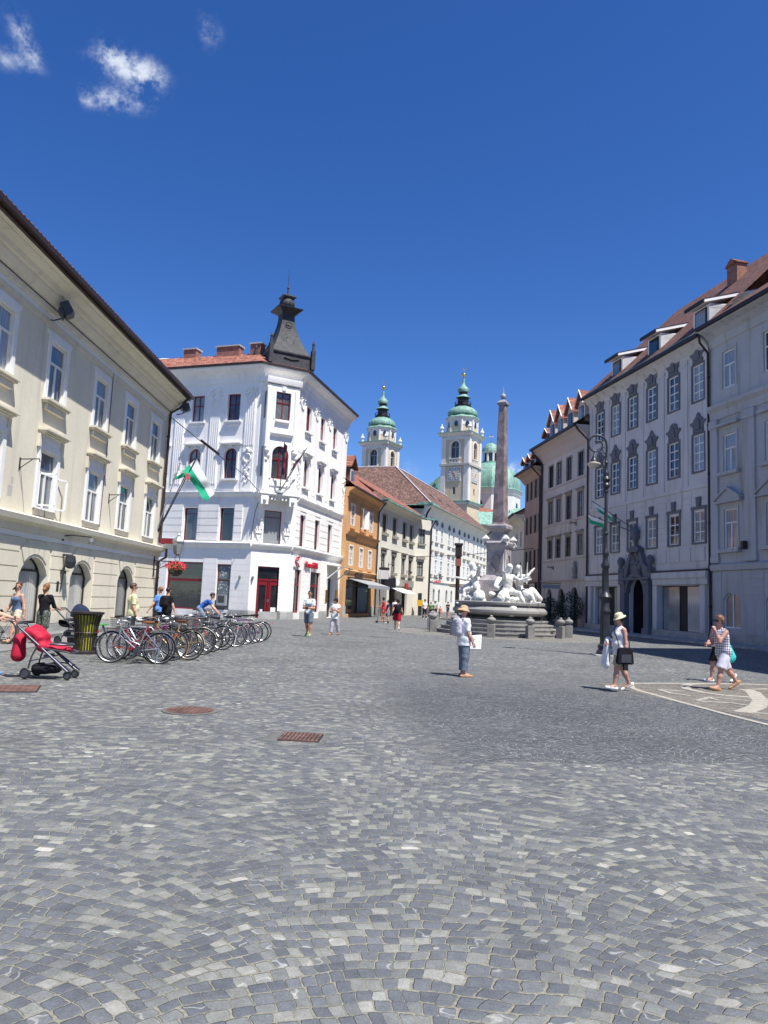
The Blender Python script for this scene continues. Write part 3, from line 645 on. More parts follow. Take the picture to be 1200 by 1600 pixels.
# ================================================================ WHITE CORNER HOUSE
A_ = (-8.9, 50.5); B_ = (-8.9+2.85*sin(radians(61)), 50.5+2.85*cos(radians(61)))
root = thing('white_corner_house', 'ornate white corner house with a dark slate turret over its chamfered corner', 'building', (A_[0], A_[1], 0))
WL = Fr(root, A_, -71, -1); WC = Fr(root, A_, 61, 1); WR = Fr(root, B_, 14, 1)
simple('groove', (.42, .44, .48), .9)
Ztop = 17.0
def white_face(fr, L, cen, shops, wd, tag_):
    b = MB(); ops = []
    for u in cen: ops += [(u, 13.68, wd, 1.95, 0), (u, 9.55, wd, 2.2, wd*.48), (u, 5.22, wd+.1, 2.3, 0)]
    ops += shops; wall(b, 0, L, 0, Ztop, ops, .3); return b
MR = 'red_paint'
faces = [(WL, 12.0, [2.1, 5.0, 7.9, 10.8], [(5.15, .42, 2.9, 3.27, 0), (2.03, .5, 1.08, 3.1, 0), (9.6, .42, 2.2, 3.2, 0)], 1.0),
         (WC, 2.85, [], [(1.42, .04, 1.75, 3.52, 0), (1.42, 5.1, 1.3, 2.35, 0)], 1.1),
         (WR, 12.1, [2.15, 5.4, 8.6], [(1.75, .43, 1.35, 3.1, 0), (5.6, .45, 2.3, 3.05, 0), (9.4, .04, 1.3, 3.15, 0)], 1.1)]
corn = MB()
for fi, (f, L, cen, shops, wd) in enumerate(faces):
    if fi == 0:
        # pilaster corner strip keeps windows clear of the corner
        pass
    f.obj('wall', white_face(f, L, cen, shops, wd, ''), 'white_plaster')
    b = MB(); e0 = -.02; e1 = L+.02
    cornice(f, b, e0, e1, [(0, 4.72), (.05, 4.74), (.22, 4.95), (.26, 5.07), (0, 5.14)])
    if fi != 1: cornice(f, b, (.0 if fi == 0 else .75), L-.5, [(0, 8.28), (.05, 8.3), (.20, 8.5), (.24, 8.62), (0, 8.68)])
    cornice(f, b, e0-.3, e1+.3, [(0, 16.4), (.06, 16.42), (.12, 16.75), (.3, 17.05), (.62, 17.25), (.74, 17.4), (.74, 17.5), (0, 17.5)])
    f.obj('cornice', b, 'white_plaster')
    b = MB(); b.box(-.35, L+.35, .70, .86, 17.48, 17.62); f.obj('gutter', b, 'dark_metal')
    b = MB()
    if fi != 1:
        for j in range(5):            # smooth courses on the second floor
            z0 = 5.3+j*.5
            prev = .85 if fi == 0 else .7
            for u in cen+[None]:
                nx = (u-wd/2-.13) if u is not None else L-.9
                if nx-prev > .2: b.box(prev, nx, 0, .05, z0, z0+.44)
                prev = (u+wd/2+.13) if u is not None else 0
        b.box(.7, L-.5, 0, .035, 7.78, 8.0)
        # fluted pilasters on the upper floors
        pc = [0.55]+[(a+c_)/2 for a, c_ in zip(cen[:-1], cen[1:])]+[L-.55]
        if fi == 0: pc = [0.75, 3.55, 6.45, 9.35, 11.5]
        for u in pc:
            b.box(u-.42, u+.42, 0, .05, 8.75, 15.9)
            for k in range(5): b.box(u-.36+k*.16, u-.36+k*.16+.08, .05, .085, 11.9 if (u in (pc[0], pc[-1])) else 9.2, 15.2)
            b.box(u-.46, u+.46, 0, .09, 15.9, 16.05)
            # medallion
            R_ = [(u+.30*cos(q), 16.0-.6+.34*sin(q)) for q in [i*pi/8 for i in range(17)]]
            for (p0, p1) in zip(R_[:-1], R_[1:]): b.tube([(p0[0], .12, p0[1]), (p1[0], .12, p1[1])], .05, 5)
            for k in range(7): b.ball((u+.44*cos(pi*k/6), .1, 15.55+.48*sin(pi*k/6)), .08, 6, 4)
            if u in (pc[0], pc[-1]):
                R_ = [(u+.27*cos(q), 11.0+.3*sin(q)) for q in [i*pi/8 for i in range(17)]]
                for (p0, p1) in zip(R_[:-1], R_[1:]): b.tube([(p0[0], .08, p0[1]), (p1[0], .08, p1[1])], .05, 5)
                for k in range(9): b.ball((u+.2*sin(k*2.4), .07, 10.6-k*.16), .075, 6, 4)
                b.box(u-.35, u+.35, 0, .12, 11.4, 11.52); b.ball((u, .1, 11.62), .13, 7, 5)
        for j in range(4 if fi == 0 else 4):
            pass
    # ashlar joints on the ground floor
    s_edges = [0.0]+[v for s in sorted(shops) for v in (s[0]-s[2]/2-.03, s[0]+s[2]/2+.03)]+[L]
    for k in range(0, len(s_edges), 2):
        for j in range(9):
            if s_edges[k+1]-s_edges[k] > .1: b.box(s_edges[k], s_edges[k+1], 0, .018, .55+j*.44, .55+j*.44+.425)
    f.obj('relief', b, 'white_plaster', smooth=30)
    b = MB()
    for k in range(0, len(s_edges), 2): b.box(s_edges[k], s_edges[k+1], 0, .05, 0, .5)
    f.obj('plinth', b, 'stone_plinth')
    for u in cen:
        window(f, u, 13.68, wd, 1.95, 0, .22, 'x', .06, MR, vb=(0,), hb=(.62,), bw=.03, sur=frame_sur(wd, 1.95, .12, .035), smat='white_plaster', sill=[('b', -.68, .68, 0, .22, -.10, 0), ('b', -.5, .5, 0, .09, -.3, -.1)], silmat='white_trim')
        h = 2.2; hood = [('b', -.85, .85, 0, .32, h+.25, h+.33), ('b', -.78, .78, 0, .2, h+.17, h+.25), ('b', -.62, -.5, 0, .24, h+.02, h+.17), ('b', .5, .62, 0, .24, h+.02, h+.17), ('b', -.12, .12, 0, .13, h-.02, h+.2)]
        sl_ = [('b', -.70, .70, 0, .24, -.12, 0), ('b', -.52, .52, 0, .06, -.75, -.3)]
        window(f, u, 9.55, wd, h, wd*.48, .22, 'x', .06, MR, vb=(0,), hb=(.64,), bw=.04, sur=frame_sur(wd, h, .13, .06, rise=wd*.48)+hood, smat='white_plaster', sill=sl_, silmat='white_trim')
        window(f, u, 5.22, wd+.1, 2.3, 0, .26, 'x', .05, MR, vb=(), hb=(.82,), bw=.015, name='window')
for (f, u, z, w_, h, hb, vb) in [(WL, 5.15, .42, 2.9, 3.27, (.62,), ()), (WL, 2.03, .5, 1.08, 3.1, (.62,), ()), (WL, 9.6, .42, 2.2, 3.2, (.62,), ()), (WR, 1.75, .43, 1.35, 3.1, (.66,), ()), (WR, 5.6, .45, 2.3, 3.05, (.66,), ())]:
    window(f, u, z, w_, h, 0, .22, 'shop', .09, MR, 'shop_glass', vb=vb, hb=hb, bw=.09, name='shop_window')
b = MB(); b.box(8.8, 10.0, -.28, -.2, .04, 3.1); WR.obj('door', b, 'dark_metal')
# corner door
b = MB(); w_ = 1.75; D = -.2
for (a0, a1) in ((-.875, -.79), (-.04, .04), (.79, .875)): b.box(a0, a1, D, D+.09, .01, 2.62)
for (z0, z1) in ((2.55, 2.68), (3.42, 3.5)): b.box(-.875, .875, D, D+.1, z0, z1)
b.box(-.875, -.8, D, D+.09, 2.6, 3.5); b.box(.8, .875, D, D+.09, 2.6, 3.5)
for s in (-1, 1):
    for (a0, a1, z0, z1) in ((.08, .79, .01, .3), (.08, .79, 2.25, 2.55), (.08, .2, .3, 2.25), (.67, .79, .3, 2.25)): b.box(s*a0, s*a1, D, D+.07, z0, z1)
o = WC.obj('door', b, MR, 1.42, 0, .04)
b = MB(); b.box(-.85, .85, D-.02, D+.02, .02, 3.45); WC.obj('pane', b, 'shop_glass', parent=o)
b = MB(); b.box(-.07, -.03, D+.09, D+.13, 1.1, 1.3); b.box(.03, .07, D+.09, D+.13, 1.1, 1.3); WC.obj('handle', b, 'chrome', parent=o)
b = MB(); b.box(.25, .62, D+.03, D+.05, .42, .75); b.box(-.5, -.32, D+.03, D+.05, .42, .6); WC.obj('sticker', b, 'white_trim', parent=o)
window(WC, 1.42, 5.1, 1.3, 2.35, 0, .24, 'x', .05, MR, vb=(), hb=(.8,), bw=.015)
# oriel over the corner
b = MB(); ob = [(.62, 13.8, 0, 0)]
ba, bb_, bd = .22, 2.63, .62
OF = Fr(root, tuple(WC.at(0, bd, 0))[:2], 61, 1)
b = MB(); wall(b, ba, bb_, 8.55, 16.2, [(1.42, 13.78, 1.1, 1.95, 0), (1.42, 9.6, 1.2, 2.3, .58)], .25); OF.obj('oriel_wall', b, 'white_plaster')
b = MB(); b.box(ba, ba+.02, 0.002, bd-.002, 8.55, 16.3); b.box(bb_-.02, bb_, .002, bd-.002, 8.55, 16.3); b.box(ba, bb_, .004, bd-.27, 8.55, 8.6)
for s, u in ((-1, ba+.18), (1, bb_-.18)):
    b.box(u-.16, u+.16, bd, bd+.06, 8.8, 16.0)
    for k in range(3): b.box(u-.12+k*.09, u-.07+k*.09, bd+.06, bd+.085, 12.0, 15.6)
    b.ball((u, bd+.1, 11.5), .2, 8, 6); b.ball((u+.12, bd+.08, 11.15), .14, 7, 5); b.ball((u-.1, bd+.1, 11.75), .13, 7, 5); b.ball((u, bd+.05, 10.85), .12, 7, 5)
    # console brackets under the balcony
    b.prismx([(0, 6.7), (.16, 6.75), (.24, 7.4), (.42, 7.9), (.78, 8.1), (.78, 8.4), (0, 8.4)], u-.20, u+.20)
    b.box(u-.3, u+.3, 0, .12, 5.95, 6.6); b.box(u-.24, u+.24, 0, .16, 5.8, 5.95); b.prism([(u-.22, 5.8), (u+.22, 5.8), (u, 5.35)], 0, .1)
    for k in (-1, 0, 1): b.box(u+k*.18-.045, u+k*.18+.045, .12, .2, 6.1, 6.45)
    b.box(u-.26, u+.26, .5, .92, 7.75, 8.42); b.ball((u, .94, 8.05), .14, 8, 6)
for k in range(7): b.box(.62+k*.26, .72+k*.26, .2, .86, 8.1, 8.3)
b.prismx([(0, 8.3), (.7, 8.3), (.86, 8.42), (.98, 8.46), (.98, 8.56), (0, 8.6)], -.12, 2.97)
b.prismx([(bd, 12.55), (bd+.24, 12.72), (bd+.24, 12.8), (bd, 12.85)], .6, 2.25); b.prismx([(0, 16.15), (bd+.12, 16.3), (bd+.2, 16.6), (bd+.2, 16.7), (0, 16.7)], ba-.1, bb_+.1)
b.box(.75, 2.1, bd, bd+.07, 9.1, 9.35); b.box(.9, 1.95, bd, bd+.2, 13.58, 13.7); b.box(1.3, 1.55, bd, bd+.12, 15.85, 16.1)
WC.obj('oriel', b, 'white_plaster', smooth=30)
window(OF, 1.42, 13.78, 1.1, 1.95, 0, .2, 'x', .06, MR, vb=(0,), hb=(.62,), bw=.03, sur=frame_sur(1.1, 1.95, .12, .04), smat='white_plaster')
window(OF, 1.42, 9.6, 1.2, 2.3, .58, .2, 'x', .06, MR, vb=(0,), hb=(.6,), bw=.05, sur=frame_sur(1.2, 2.3, .13, .06, rise=.58), smat='white_plaster')
for (u, s) in ((ba-.015, -1), (bb_+.015, 1)):
    b = MB(); b.box(u-.01, u+.01, .2, .48, 13.8, 15.7); b.box(u-.01, u+.01, .2, .48, 9.7, 11.8); WC.obj('side_pane', b, 'dark_glass')
# body, roof, chimneys
b = MB(); hl = WL.at(12, 0, 0); hr = WR.at(12.1, 0, 0)
def rp(P): return (P[0]-A_[0], P[1]-A_[1])
c0 = rp(WL.at(12, -.35, 0)); c1 = rp(WL.at(.2, -.35, 0)); c2 = rp(WR.at(0.3, -.35, 0)); c3 = rp(WR.at(12.1, -.35, 0)); c4 = rp(WR.at(12.1, -9, 0)); c5 = rp(WL.at(12, -9, 0))
b.prismz([c0, c1, c2, c3, c4, c5], 0, 17.45); b.add([(*rp(WR.at(12.1, 0, 0)), 0), (*c4, 0), (*c4, 17.4), (*rp(WR.at(12.1, 0, 0)), 17.4)], [(0, 1, 2, 3)]); part('body', b, 'white_plaster', root)
e0 = rp(WL.at(12.2, .84, 0)); e1 = rp(WL.at(-.1, .84, 0)); e1b = rp(WC.at(0, .84, 0)); e2 = rp(WR.at(-.1, .84, 0)); e3 = rp(WR.at(12.3, .84, 0)); r0 = rp(WL.at(12.2, -4, 0)); r1 = rp(WC.at(1.4, -4.2, 0)); r2 = rp(WR.at(12.3, -4.0, 0))
b = MB(); zz, zr = 17.64, 19.3
r0 = rp(WL.at(12.2, -2.2, 0)); r1 = rp(WC.at(1.4, -2.4, 0)); r2 = rp(WR.at(12.3, -2.2, 0)); zr = 19.45
b.add([(*e0, zz), (*e1, zz), (*r1, zr), (*r0, zr), (*e0, zz-.06), (*e1, zz-.06)], [(0, 1, 2, 3), (4, 5, 1, 0)])
b.add([(*e1, zz), (*e2, zz), (*r1, zr)], [(0, 1, 2)]); b.add([(*e2, zz), (*e3, zz), (*r2, zr), (*r1, zr)], [(0, 1, 2, 3)]); part('roof', b, 'red_tiles', root)
for u, w_, z1 in ((7.6, 1.1, 20.0), (4.3, 1.9, 20.0), (1.95, .85, 20.05)):
    b = MB(); b.box(u-w_/2, u+w_/2, -2.9, -2.2, 18.2, z1); o = WL.obj('chimney', b, 'brick'); b = MB(); b.box(u-w_/2-.08, u+w_/2+.08, -2.98, -2.12, z1, z1+.1); WL.obj('cap', b, 'stone_plinth', parent=o)
# turret
TC = WC.at(1.95, -1.2, 0); T = Vector((TC[0]-A_[0], TC[1]-A_[1], 0)); tr = radians(29)
ZT = lambda z: z if z < 18.8 else 18.8+(z-18.8)*.80
b = MB(); q = sqrt(2)
b.lathe([(1.7*q, 17.55), (1.7*q, 17.75), (1.55*q, 17.8), (1.5*q, 18.6), (1.6*q, 18.7), (1.6*q, 18.8)], 4, ph=pi/4)
prof = []
for i in range(13):
    k = i/12; prof.append(((.46+1.0*(1-k)**1.75)*q, 18.8+3.9*k))
b.lathe(prof+[(.46*q, 22.8), (.56*q, 22.95), (.92*q, 23.25), (.94*q, 23.33), (.5*q, 23.4)], 4, ph=pi/4)
b.lathe([(.35, 23.3), (.42, 23.45), (.54, 23.7), (.56, 23.95), (.5, 24.2), (.36, 24.4)], 16)
b.lathe([(.4*q, 24.38), (.52*q, 24.5), (.52*q, 24.56), (.2*q, 24.8)], 4, ph=pi/4); b.lathe([(.09, 24.7), (.06, 25.4), (.1, 25.5), (.03, 25.65), (.02, 27.3)], 8)
for k in range(8): b.tube([(.57*cos(k*pi/4)*s_, .57*sin(k*pi/4)*s_, z_) for s_, z_ in ((.78, 23.45), (1, 23.7), (1.03, 23.95), (.75, 24.3))], .022, 4)
b.v = [(x_, y_, ZT(z_)) for x_, y_, z_ in b.v]; o = part('turret', b, 'turret_slate', root, T, (0, 0, tr), smooth=25)
b = MB()
for sx in (-1, 1):
    for sy in (-1, 1):
        b.box(sx*1.6-.14, sx*1.6+.14, sy*1.6-.14, sy*1.6+.14, 17.8, 19.2); b.lathe([(.13, 19.2), (.09, 19.6), (.12, 19.7), (.03, 19.95)], 8, (sx*1.6, sy*1.6))
part('finial', b, 'turret_slate', o)
b = MB(); R_ = [(.22*cos(k*pi/8), .22*sin(k*pi/8)) for k in range(17)]
for p0, p1 in zip(R_[:-1], R_[1:]): b.tube([(p0[0], -.66, 21.75+p0[1]*.9), (p1[0], -.66, 21.75+p1[1]*.9)], .03, 4)
for k in range(9): b.ball((-.5+.125*k, -1.54, 18.28+.09*abs(4-k)/4), .075, 6, 4)
for k in range(14): b.ball((rnd.uniform(-.5, .5), -1.0-.02*k, 19.9+rnd.uniform(0, 1.3)), .035, 5, 4)
b.v = [(x_, y_, ZT(z_)) for x_, y_, z_ in b.v]; part('ornament', b, 'turret_slate', o)
# letters and emblem of the bank
def text_mesh(name, s, size, extrude=.03, bold=0.0):
    cu = bpy.data.curves.new(name, 'FONT'); cu.body = s; cu.size = size; cu.extrude = extrude; cu.align_x = 'LEFT'; cu.offset = bold; cu.resolution_u = 3
    ob_ = bpy.data.objects.new(name, cu); COL.objects.link(ob_); bpy.context.view_layer.update()
    me = bpy.data.meshes.new_from_object(ob_.evaluated_get(bpy.context.evaluated_depsgraph_get())); me.name = name
    bpy.data.objects.remove(ob_); bpy.data.curves.remove(cu); return me
simple('sign_red', (.50, .012, .03), .4, noise=.03); simple('sign_white', (.78, .78, .78), .4, noise=.02); simple('sign_green', (.03, .32, .10), .4, noise=.03); simple('sign_blue', (.03, .06, .2), .4, noise=.03)
simple('sign_dark', (.03, .032, .045), .4, noise=.03); simple('sign_grey', (.33, .34, .36), .5, noise=.03); simple('sign_beige', (.55, .5, .4), .5, noise=.03)
def put_text(fr, name, s, size, u, d, z, mat, label, cat, parent=None, bold=.004, ext=.03):
    me = text_mesh(name, s, size, ext, bold); me.materials.append(MAT[mat])
    # text lies in local x-y; stand it up facing outward
    a = radians(90-fr.az)+(0 if fr.side > 0 else pi)
    P = fr.at(u, d, z)
    if parent is not None:
        P = P-Vector(parent.location); o = link(name, me, parent, P, (pi/2, 0, a-parent.rotation_euler.z)); return o
    o = link(name, me, None, P, (pi/2, 0, a)); return tag(o, label, cat)
sg = thing('bank_sign', 'red raised letters reading Nova KBM on the white corner house', 'sign', tuple(WR.at(2.75, 0, 3.7)))
put_text(WR, 'lettering', 'Nova KBM', .62, 2.75, .16, 3.78, 'sign_red', None, None, sg, .012)
b = MB(); 
for k in range(8): b.box(.1+k*.4, .14+k*.4, .02, .14, .05, .35)
o = link('mounting', b.mesh('mounting', 'zinc', ysign=-1, flip=True), sg, (0, 0, 0), (0, 0, radians(90-14)))
b = MB(); b.prism([(.62, 3.7), (1.75, 3.7), (1.75, 4.5), (.62, 4.5)], .03, .16)
P = WR.at(0, 0, 0); sg = thing('bank_emblem', 'red arrow shaped emblem on a pale panel at the corner of the white house', 'sign', tuple(WR.at(.62, 0, 3.7)))
b = MB(); b.box(0, 1.15, .02, .12, 0, .8); link('panel', b.mesh('panel', 'sign_white', ysign=-1, flip=True), sg, (0, 0, 0), (0, 0, radians(76)))
b = MB()
for s in (1, -1):
    b.tube([(.05, .14, .41+s*.02), (.32, .14, .40+s*.26), (.98, .14, .40+s*.38), (.66, .14, .40+s*.14), (.30, .14, .40+s*.08)], .032, 5, True)
link('emblem', b.mesh('emblem', 'sign_red', ysign=-1, flip=True), sg, (0, 0, 0), (0, 0, radians(76)))
cp = thing('glass_canopy', 'slanted glass canopy with white braces over the side door of the white house', 'canopy', tuple(WR.at(8.2, 0, 3.3)))
b = MB(); b.prismx([(.02, .95), (1.3, .8), (1.3, .84), (.02, 1.0)], 0, 2.9); link('pane', b.mesh('pane', 'curtain_glass', ysign=-1, flip=True), cp, (0, 0, 0), (0, 0, radians(76)))
b = MB()
for u in (.1, 2.8): b.tube([(u, .02, -.2), (u, 1.25, .8)], .05, 6); b.tube([(u, .02, .96), (u, 1.3, .8)], .03, 6)
[link('brace', m_.mesh('brace', 'white_paint', ysign=-1, flip=True), cp, (0, 0, 0), (0, 0, radians(76))) for m_ in b.clusters(.004)]
for u, lab in ((8.1, 'brass name plate left of the side door of the white house'), (10.7, 'brass name plate right of the side door of the white house')):
    b = MB(); b.box(0, .55, .02, .07, -.5, .5); o = link('name_plate', b.mesh('name_plate', 'gold', ysign=-1, flip=True), None, tuple(WR.at(u, 0, 1.75)), (0, 0, radians(76))); tag(o, lab, 'name plate', 'brass plates by the side door')
for k, (f, u, lab) in enumerate(((WL, .7, 'small grey wall spotlight between the cash machine and the corner'), (WC, .18, 'small grey wall spotlight left of the red corner door'))):
    b = MB(); b.lathe([(.06, .12), (.09, .05), (.05, -.2)], 8, (0, .12)); b.box(-.03, .03, 0, .12, -.02, .06); o = link('spotlight', b.mesh('spotlight', 'zinc', ysign=-f.side), None, tuple(f.at(u, 0, 2.75)), (0, 0, radians(90-f.az))); tag(o, lab, 'wall light', 'small wall spotlights on the white house')
# cash machine in its dotted window
cm = thing('cash_machine', 'cash machine set in a grey panel printed with pale dots', 'cash machine', tuple(WL.at(2.03, 0, .5)))
simple('dot_panel', (.16, .19, .19), .5, noise=.05); simple('dot_pale', (.5, .55, .55), .5, noise=.05)
def pl(fr, name, b, mat, root_, P=None): return link(name, b.mesh(name, mat, ysign=-fr.side, flip=fr.side > 0), root_, (0, 0, 0), (0, 0, radians(90-fr.az)))
b = MB(); b.box(-.44, .44, -.17, -.12, .02, 1.95); b.box(-.44, .44, -.17, -.12, 2.1, 2.98); pl(WL, 'panel', b, 'dot_panel', cm)
b = MB()
for k in range(48):
    x_, z_ = rnd.uniform(-.38, .38), rnd.uniform(1.1, 2.9); r_ = rnd.choice((.02, .03, .05, .065))
    if 1.9 < z_ < 2.15: continue
    b.prism([(x_+r_*cos(q_), z_+r_*sin(q_)) for q_ in [i*pi/4 for i in range(8)]], -.13, -.112)
pl(WL, 'dots', b, 'dot_pale', cm)
b = MB(); b.box(-.36, .36, -.12, .10, .28, 1.02); pl(WL, 'housing', b, 'sign_grey', cm)
b = MB(); b.box(-.24, .24, .10, .115, .5, .95); pl(WL, 'screen', b, 'dark_glass', cm); b = MB(); b.box(-.26, .26, .1, .22, .26, .34); pl(WL, 'keypad', b, 'zinc', cm)
# two small flags crossed on the balcony of the oriel
def flag_sheet(P0, P1, drop, colors, wav=.06, nx=14, ny=8, fold=.0):
    """ribbon hung from segment P0-P1 dropping by vector drop; colour bands along the drop"""
    b = MB(); P0 = Vector(P0); P1 = Vector(P1); D = Vector(drop); N = (P1-P0).cross(D).normalized(); nb = len(colors)
    vs = []
    for j in range(ny*nb+1):
        for i in range(nx+1):
            s, t_ = i/nx, j/(ny*nb); vs.append(P0+(P1-P0)*s+D*t_*(1-fold*s)+N*(wav*sin(s*9+t_*3)*(.3+t_)+wav*.5*sin(s*17+1))+Vector((0, 0, wav*.4*sin(s*7+t_*5)*t_)))
    o_ = len(b.v); b.v += [tuple(v) for v in vs]
    for j in range(ny*nb):
        for i in range(nx):
            k = o_+j*(nx+1)+i; b.f.append((k, k+1, k+nx+2, k+nx+1)); b.mi.append(j//ny)
    return b
simple('flag_white', (.78, .80, .82), .8, noise=.05); simple('flag_green', (.015, .36, .20), .8, noise=.08); simple('flag_red', (.38, .05, .05), .8, noise=.08); simple('flag_blue', (.03, .04, .10), .8, noise=.08); simple('flag_emblem', (.45, .12, .14), .8, noise=.3, scale=30.0)
for k, (s, lab, cols) in enumerate(((-1, 'furled dark striped flag leaning left on the balcony of the oriel', ('flag_blue', 'flag_red')), (1, 'red flag leaning right on the balcony of the oriel', ('flag_white', 'flag_blue', 'flag_red')))):
    base = WC.at(1.42, .95, 8.7); tip = WC.at(1.42+(-.15 if s < 0 else 1.5), 1.7, 12.0 if s < 0 else 11.8)
    f = thing('flag', lab, 'flag', tuple(base), 0, 'flags on the oriel balcony'); d_ = tip-base
    b = MB(); b.tube([(0, 0, 0), tuple(d_)], .035, 6); part('pole', b, 'black_iron', f)
    b = flag_sheet(tuple(d_*.97), tuple(d_*.35), tuple(WC.at(.22*s*(-1), 0.05, -.12)-WC.at(0, 0, 0)), cols, .05); part('cloth', b, list(cols), f, smooth=60)
b = MB(); b.lathe([(.3, 0), (.25, .1), (.06, .25), (.05, .3)], 10); single('flag_holder', b, 'zinc', 'grey metal flag holder in the middle of the oriel balcony', 'flag holder', tuple(WC.at(1.42, .85, 8.6)))
# ================================================================ ORANGE HOUSE
def roof_plane(fr, name, mat, u0, u1, d0, z0, d1, z1, th=.08, parent=None, back=None):
    b = MB(); b.prismx([(d0, z0), (d0, z0+th), (d1, z1+th), (d1, z1)], u0, u1)
    if back: b.prismx([(d1, z1), (d1, z1+th), (back[0], back[1]+th), (back[0], back[1])], u0, u1)
    return fr.obj(name, b, mat, parent=parent)
O0 = (-3.19, 63.34)
root = thing('orange_house', 'narrow orange plastered house with white shutters, between the white corner house and the ivory house', 'building', (*O0, 0)); fr = Fr(root, O0, 14, 1)
b = MB(); L = 10.75; cen = [1.9, 5.2, 8.35]
ops = [(u, 8.05, 1.15, 1.8, 0) for u in cen]+[(u, 4.5, 1.15, 1.72, 0) for u in cen]+[(4.95, .3, 8.3, 2.95, 0)]
wall(b, 0, L, 0, 11.2, ops, .2); b.box(0, L, -8, -1.6, 0, 11.2); b.add([(L, 0, 0), (L, -8, 0), (L, -8, 11.2), (L, 0, 11.2)], [(0, 1, 2, 3)]); b.add([(0, 0, 0), (0, -8, 0), (0, -8, 11.2), (0, 0, 11.2)], [(0, 1, 2, 3)])
fr.obj('wall', b, 'orange_plaster')
b = MB(); cornice(fr, b, 0, L, [(0, 10.4), (.08, 10.42), (.14, 10.8), (.4, 11.0), (.62, 11.12), (.62, 11.2), (0, 11.2)]); cornice(fr, b, 0, L, [(0, 7.1), (.1, 7.15), (.3, 7.35), (.38, 7.45), (0, 7.55)])
cornice(fr, b, 0, L, [(0, 3.85), (.1, 3.9), (.2, 4.05), (0, 4.15)])
for k in range(12): b.prismx([(.0, 6.75), (.12, 6.8), (.28, 7.2), (0, 7.2)], 3+k*.62, 3.2+k*.62)
for u in cen:
    for z in (7.75, 4.2): b.box(u-.75, u+.75, 0, .1, z, z+.1)
    b.box(u-.7, u+.7, 0, .12, 9.98, 10.08)
fr.obj('cornice', b, 'orange_plaster'); b = MB(); b.box(0, .85, 0, .04, 0, .95); b.box(9.15, L, 0, .04, 0, .95); fr.obj('plinth', b, 'stone_plinth')
for u in cen:
    for z, h in ((8.05, 1.8), (4.5, 1.72)): window(fr, u, z, 1.15, h, 0, .12, 'x', .07, vb=(0,), hb=(.35, .68), bw=.03, sur=frame_sur(1.15, h, .10, .03), smat='white_trim')
b = MB()
for s in (-1, 1): b.prismz([(5.2+s*.58, .02), (5.2+s*1.05, .30), (5.2+s*1.05, .34), (5.2+s*.58, .06)], 8.1, 9.8)
fr.obj('shutter', b, 'white_paint')
roof_plane(fr, 'roof', 'red_tiles', -.05, L+.1, .75, 11.2, -4.2, 15.0, back=(-8, 11.5))
b = MB(); b.box(-.05, L+.1, .68, .86, 11.12, 11.26); fr.obj('gutter', b, 'brown_gutter')
b = MB(); b.tube([(L-.15, .75, 11.15), (L-.1, .15, 10.3), (L-.1, .12, .1)], .07, 6); fr.obj('downpipe', b, 'brown_gutter')
b = MB(); b.box(.2, 1.9, -3.2, -.05, 11.5, 13.0); o = fr.obj('dormer', b, 'dark_red_tiles'); b = MB(); b.prism([(.0, 12.95), (1.05, 14.0), (2.1, 12.95), (2.1, 13.08), (1.05, 14.15), (0, 13.08)], -3.5, .25); fr.obj('dormer_roof', b, 'red_tiles', parent=o)
b = MB(); b.box(.6, 1.5, -.04, .02, 11.8, 12.85); fr.obj('frame', b, 'white_paint', parent=o); b = MB(); b.box(.68, 1.02, .02, .04, 11.88, 12.78); b.box(1.08, 1.42, .02, .04, 11.88, 12.78); fr.obj('pane', b, 'glass', parent=o)
b = MB(); b.box(.9, 9.0, -1.3, -1.2, .05, 3.2); b.box(3.5, 5.0, -1.2, -.25, .3, 3.25); fr.obj('shop_interior', b, 'brown_paint')
b = MB(); b.box(.95, 3.4, -.18, -.15, .4, 3.2); b.box(5.1, 8.9, -.18, -.15, .4, 3.2); fr.obj('shop_pane', b, 'shop_glass')
aw = thing('awning', 'pale grey sloping awning over the shop of the orange house', 'awning', tuple(fr.at(1.2, 0, 2.6)))
b = MB(); b.prismx([(.02, .75), (1.9, .25), (1.9, .29), (.02, .80)], 0, 7.9); b.prismx([(1.88, -.02), (1.92, -.02), (1.92, .29), (1.88, .29)], 0, 7.9); o_ = link('canvas', b.mesh('canvas', 'awning_grey' if 'awning_grey' in MAT else 'sign_grey', ysign=-1, flip=True), aw, (0, 0, 0), (0, 0, radians(76)))
b = MB(); b.box(0, 7.9, 0, .12, .74, .9); b.tube([(.1, .05, .1), (.1, 1.85, .22)], .03, 5); b.tube([(7.8, .05, .1), (7.8, 1.85, .22)], .03, 5); link('bracket', b.mesh('bracket', 'dark_metal', ysign=-1, flip=True), aw, (0, 0, 0), (0, 0, radians(76)))
sg = thing('shop_sign', 'dark brown illegible shop sign on the orange wall above the grey awning', 'sign', tuple(fr.at(3.4, 0, 3.45)))
b = MB(); rs = random.Random(8)
for k in range(7):
    x_ = .05+k*.34; b.box(x_, x_+.09, .06, .14, .02, .52); b.box(x_+.12, x_+.26, .06, .14, rs.choice((.02, .24, .42)), rs.choice((.14, .34, .52)))
b.box(-.05, 2.45, .02, .06, -.05, .58); link('lettering', b.mesh('lettering', 'brown_paint', ysign=-1, flip=True), sg, (0, 0, 0), (0, 0, radians(76)))
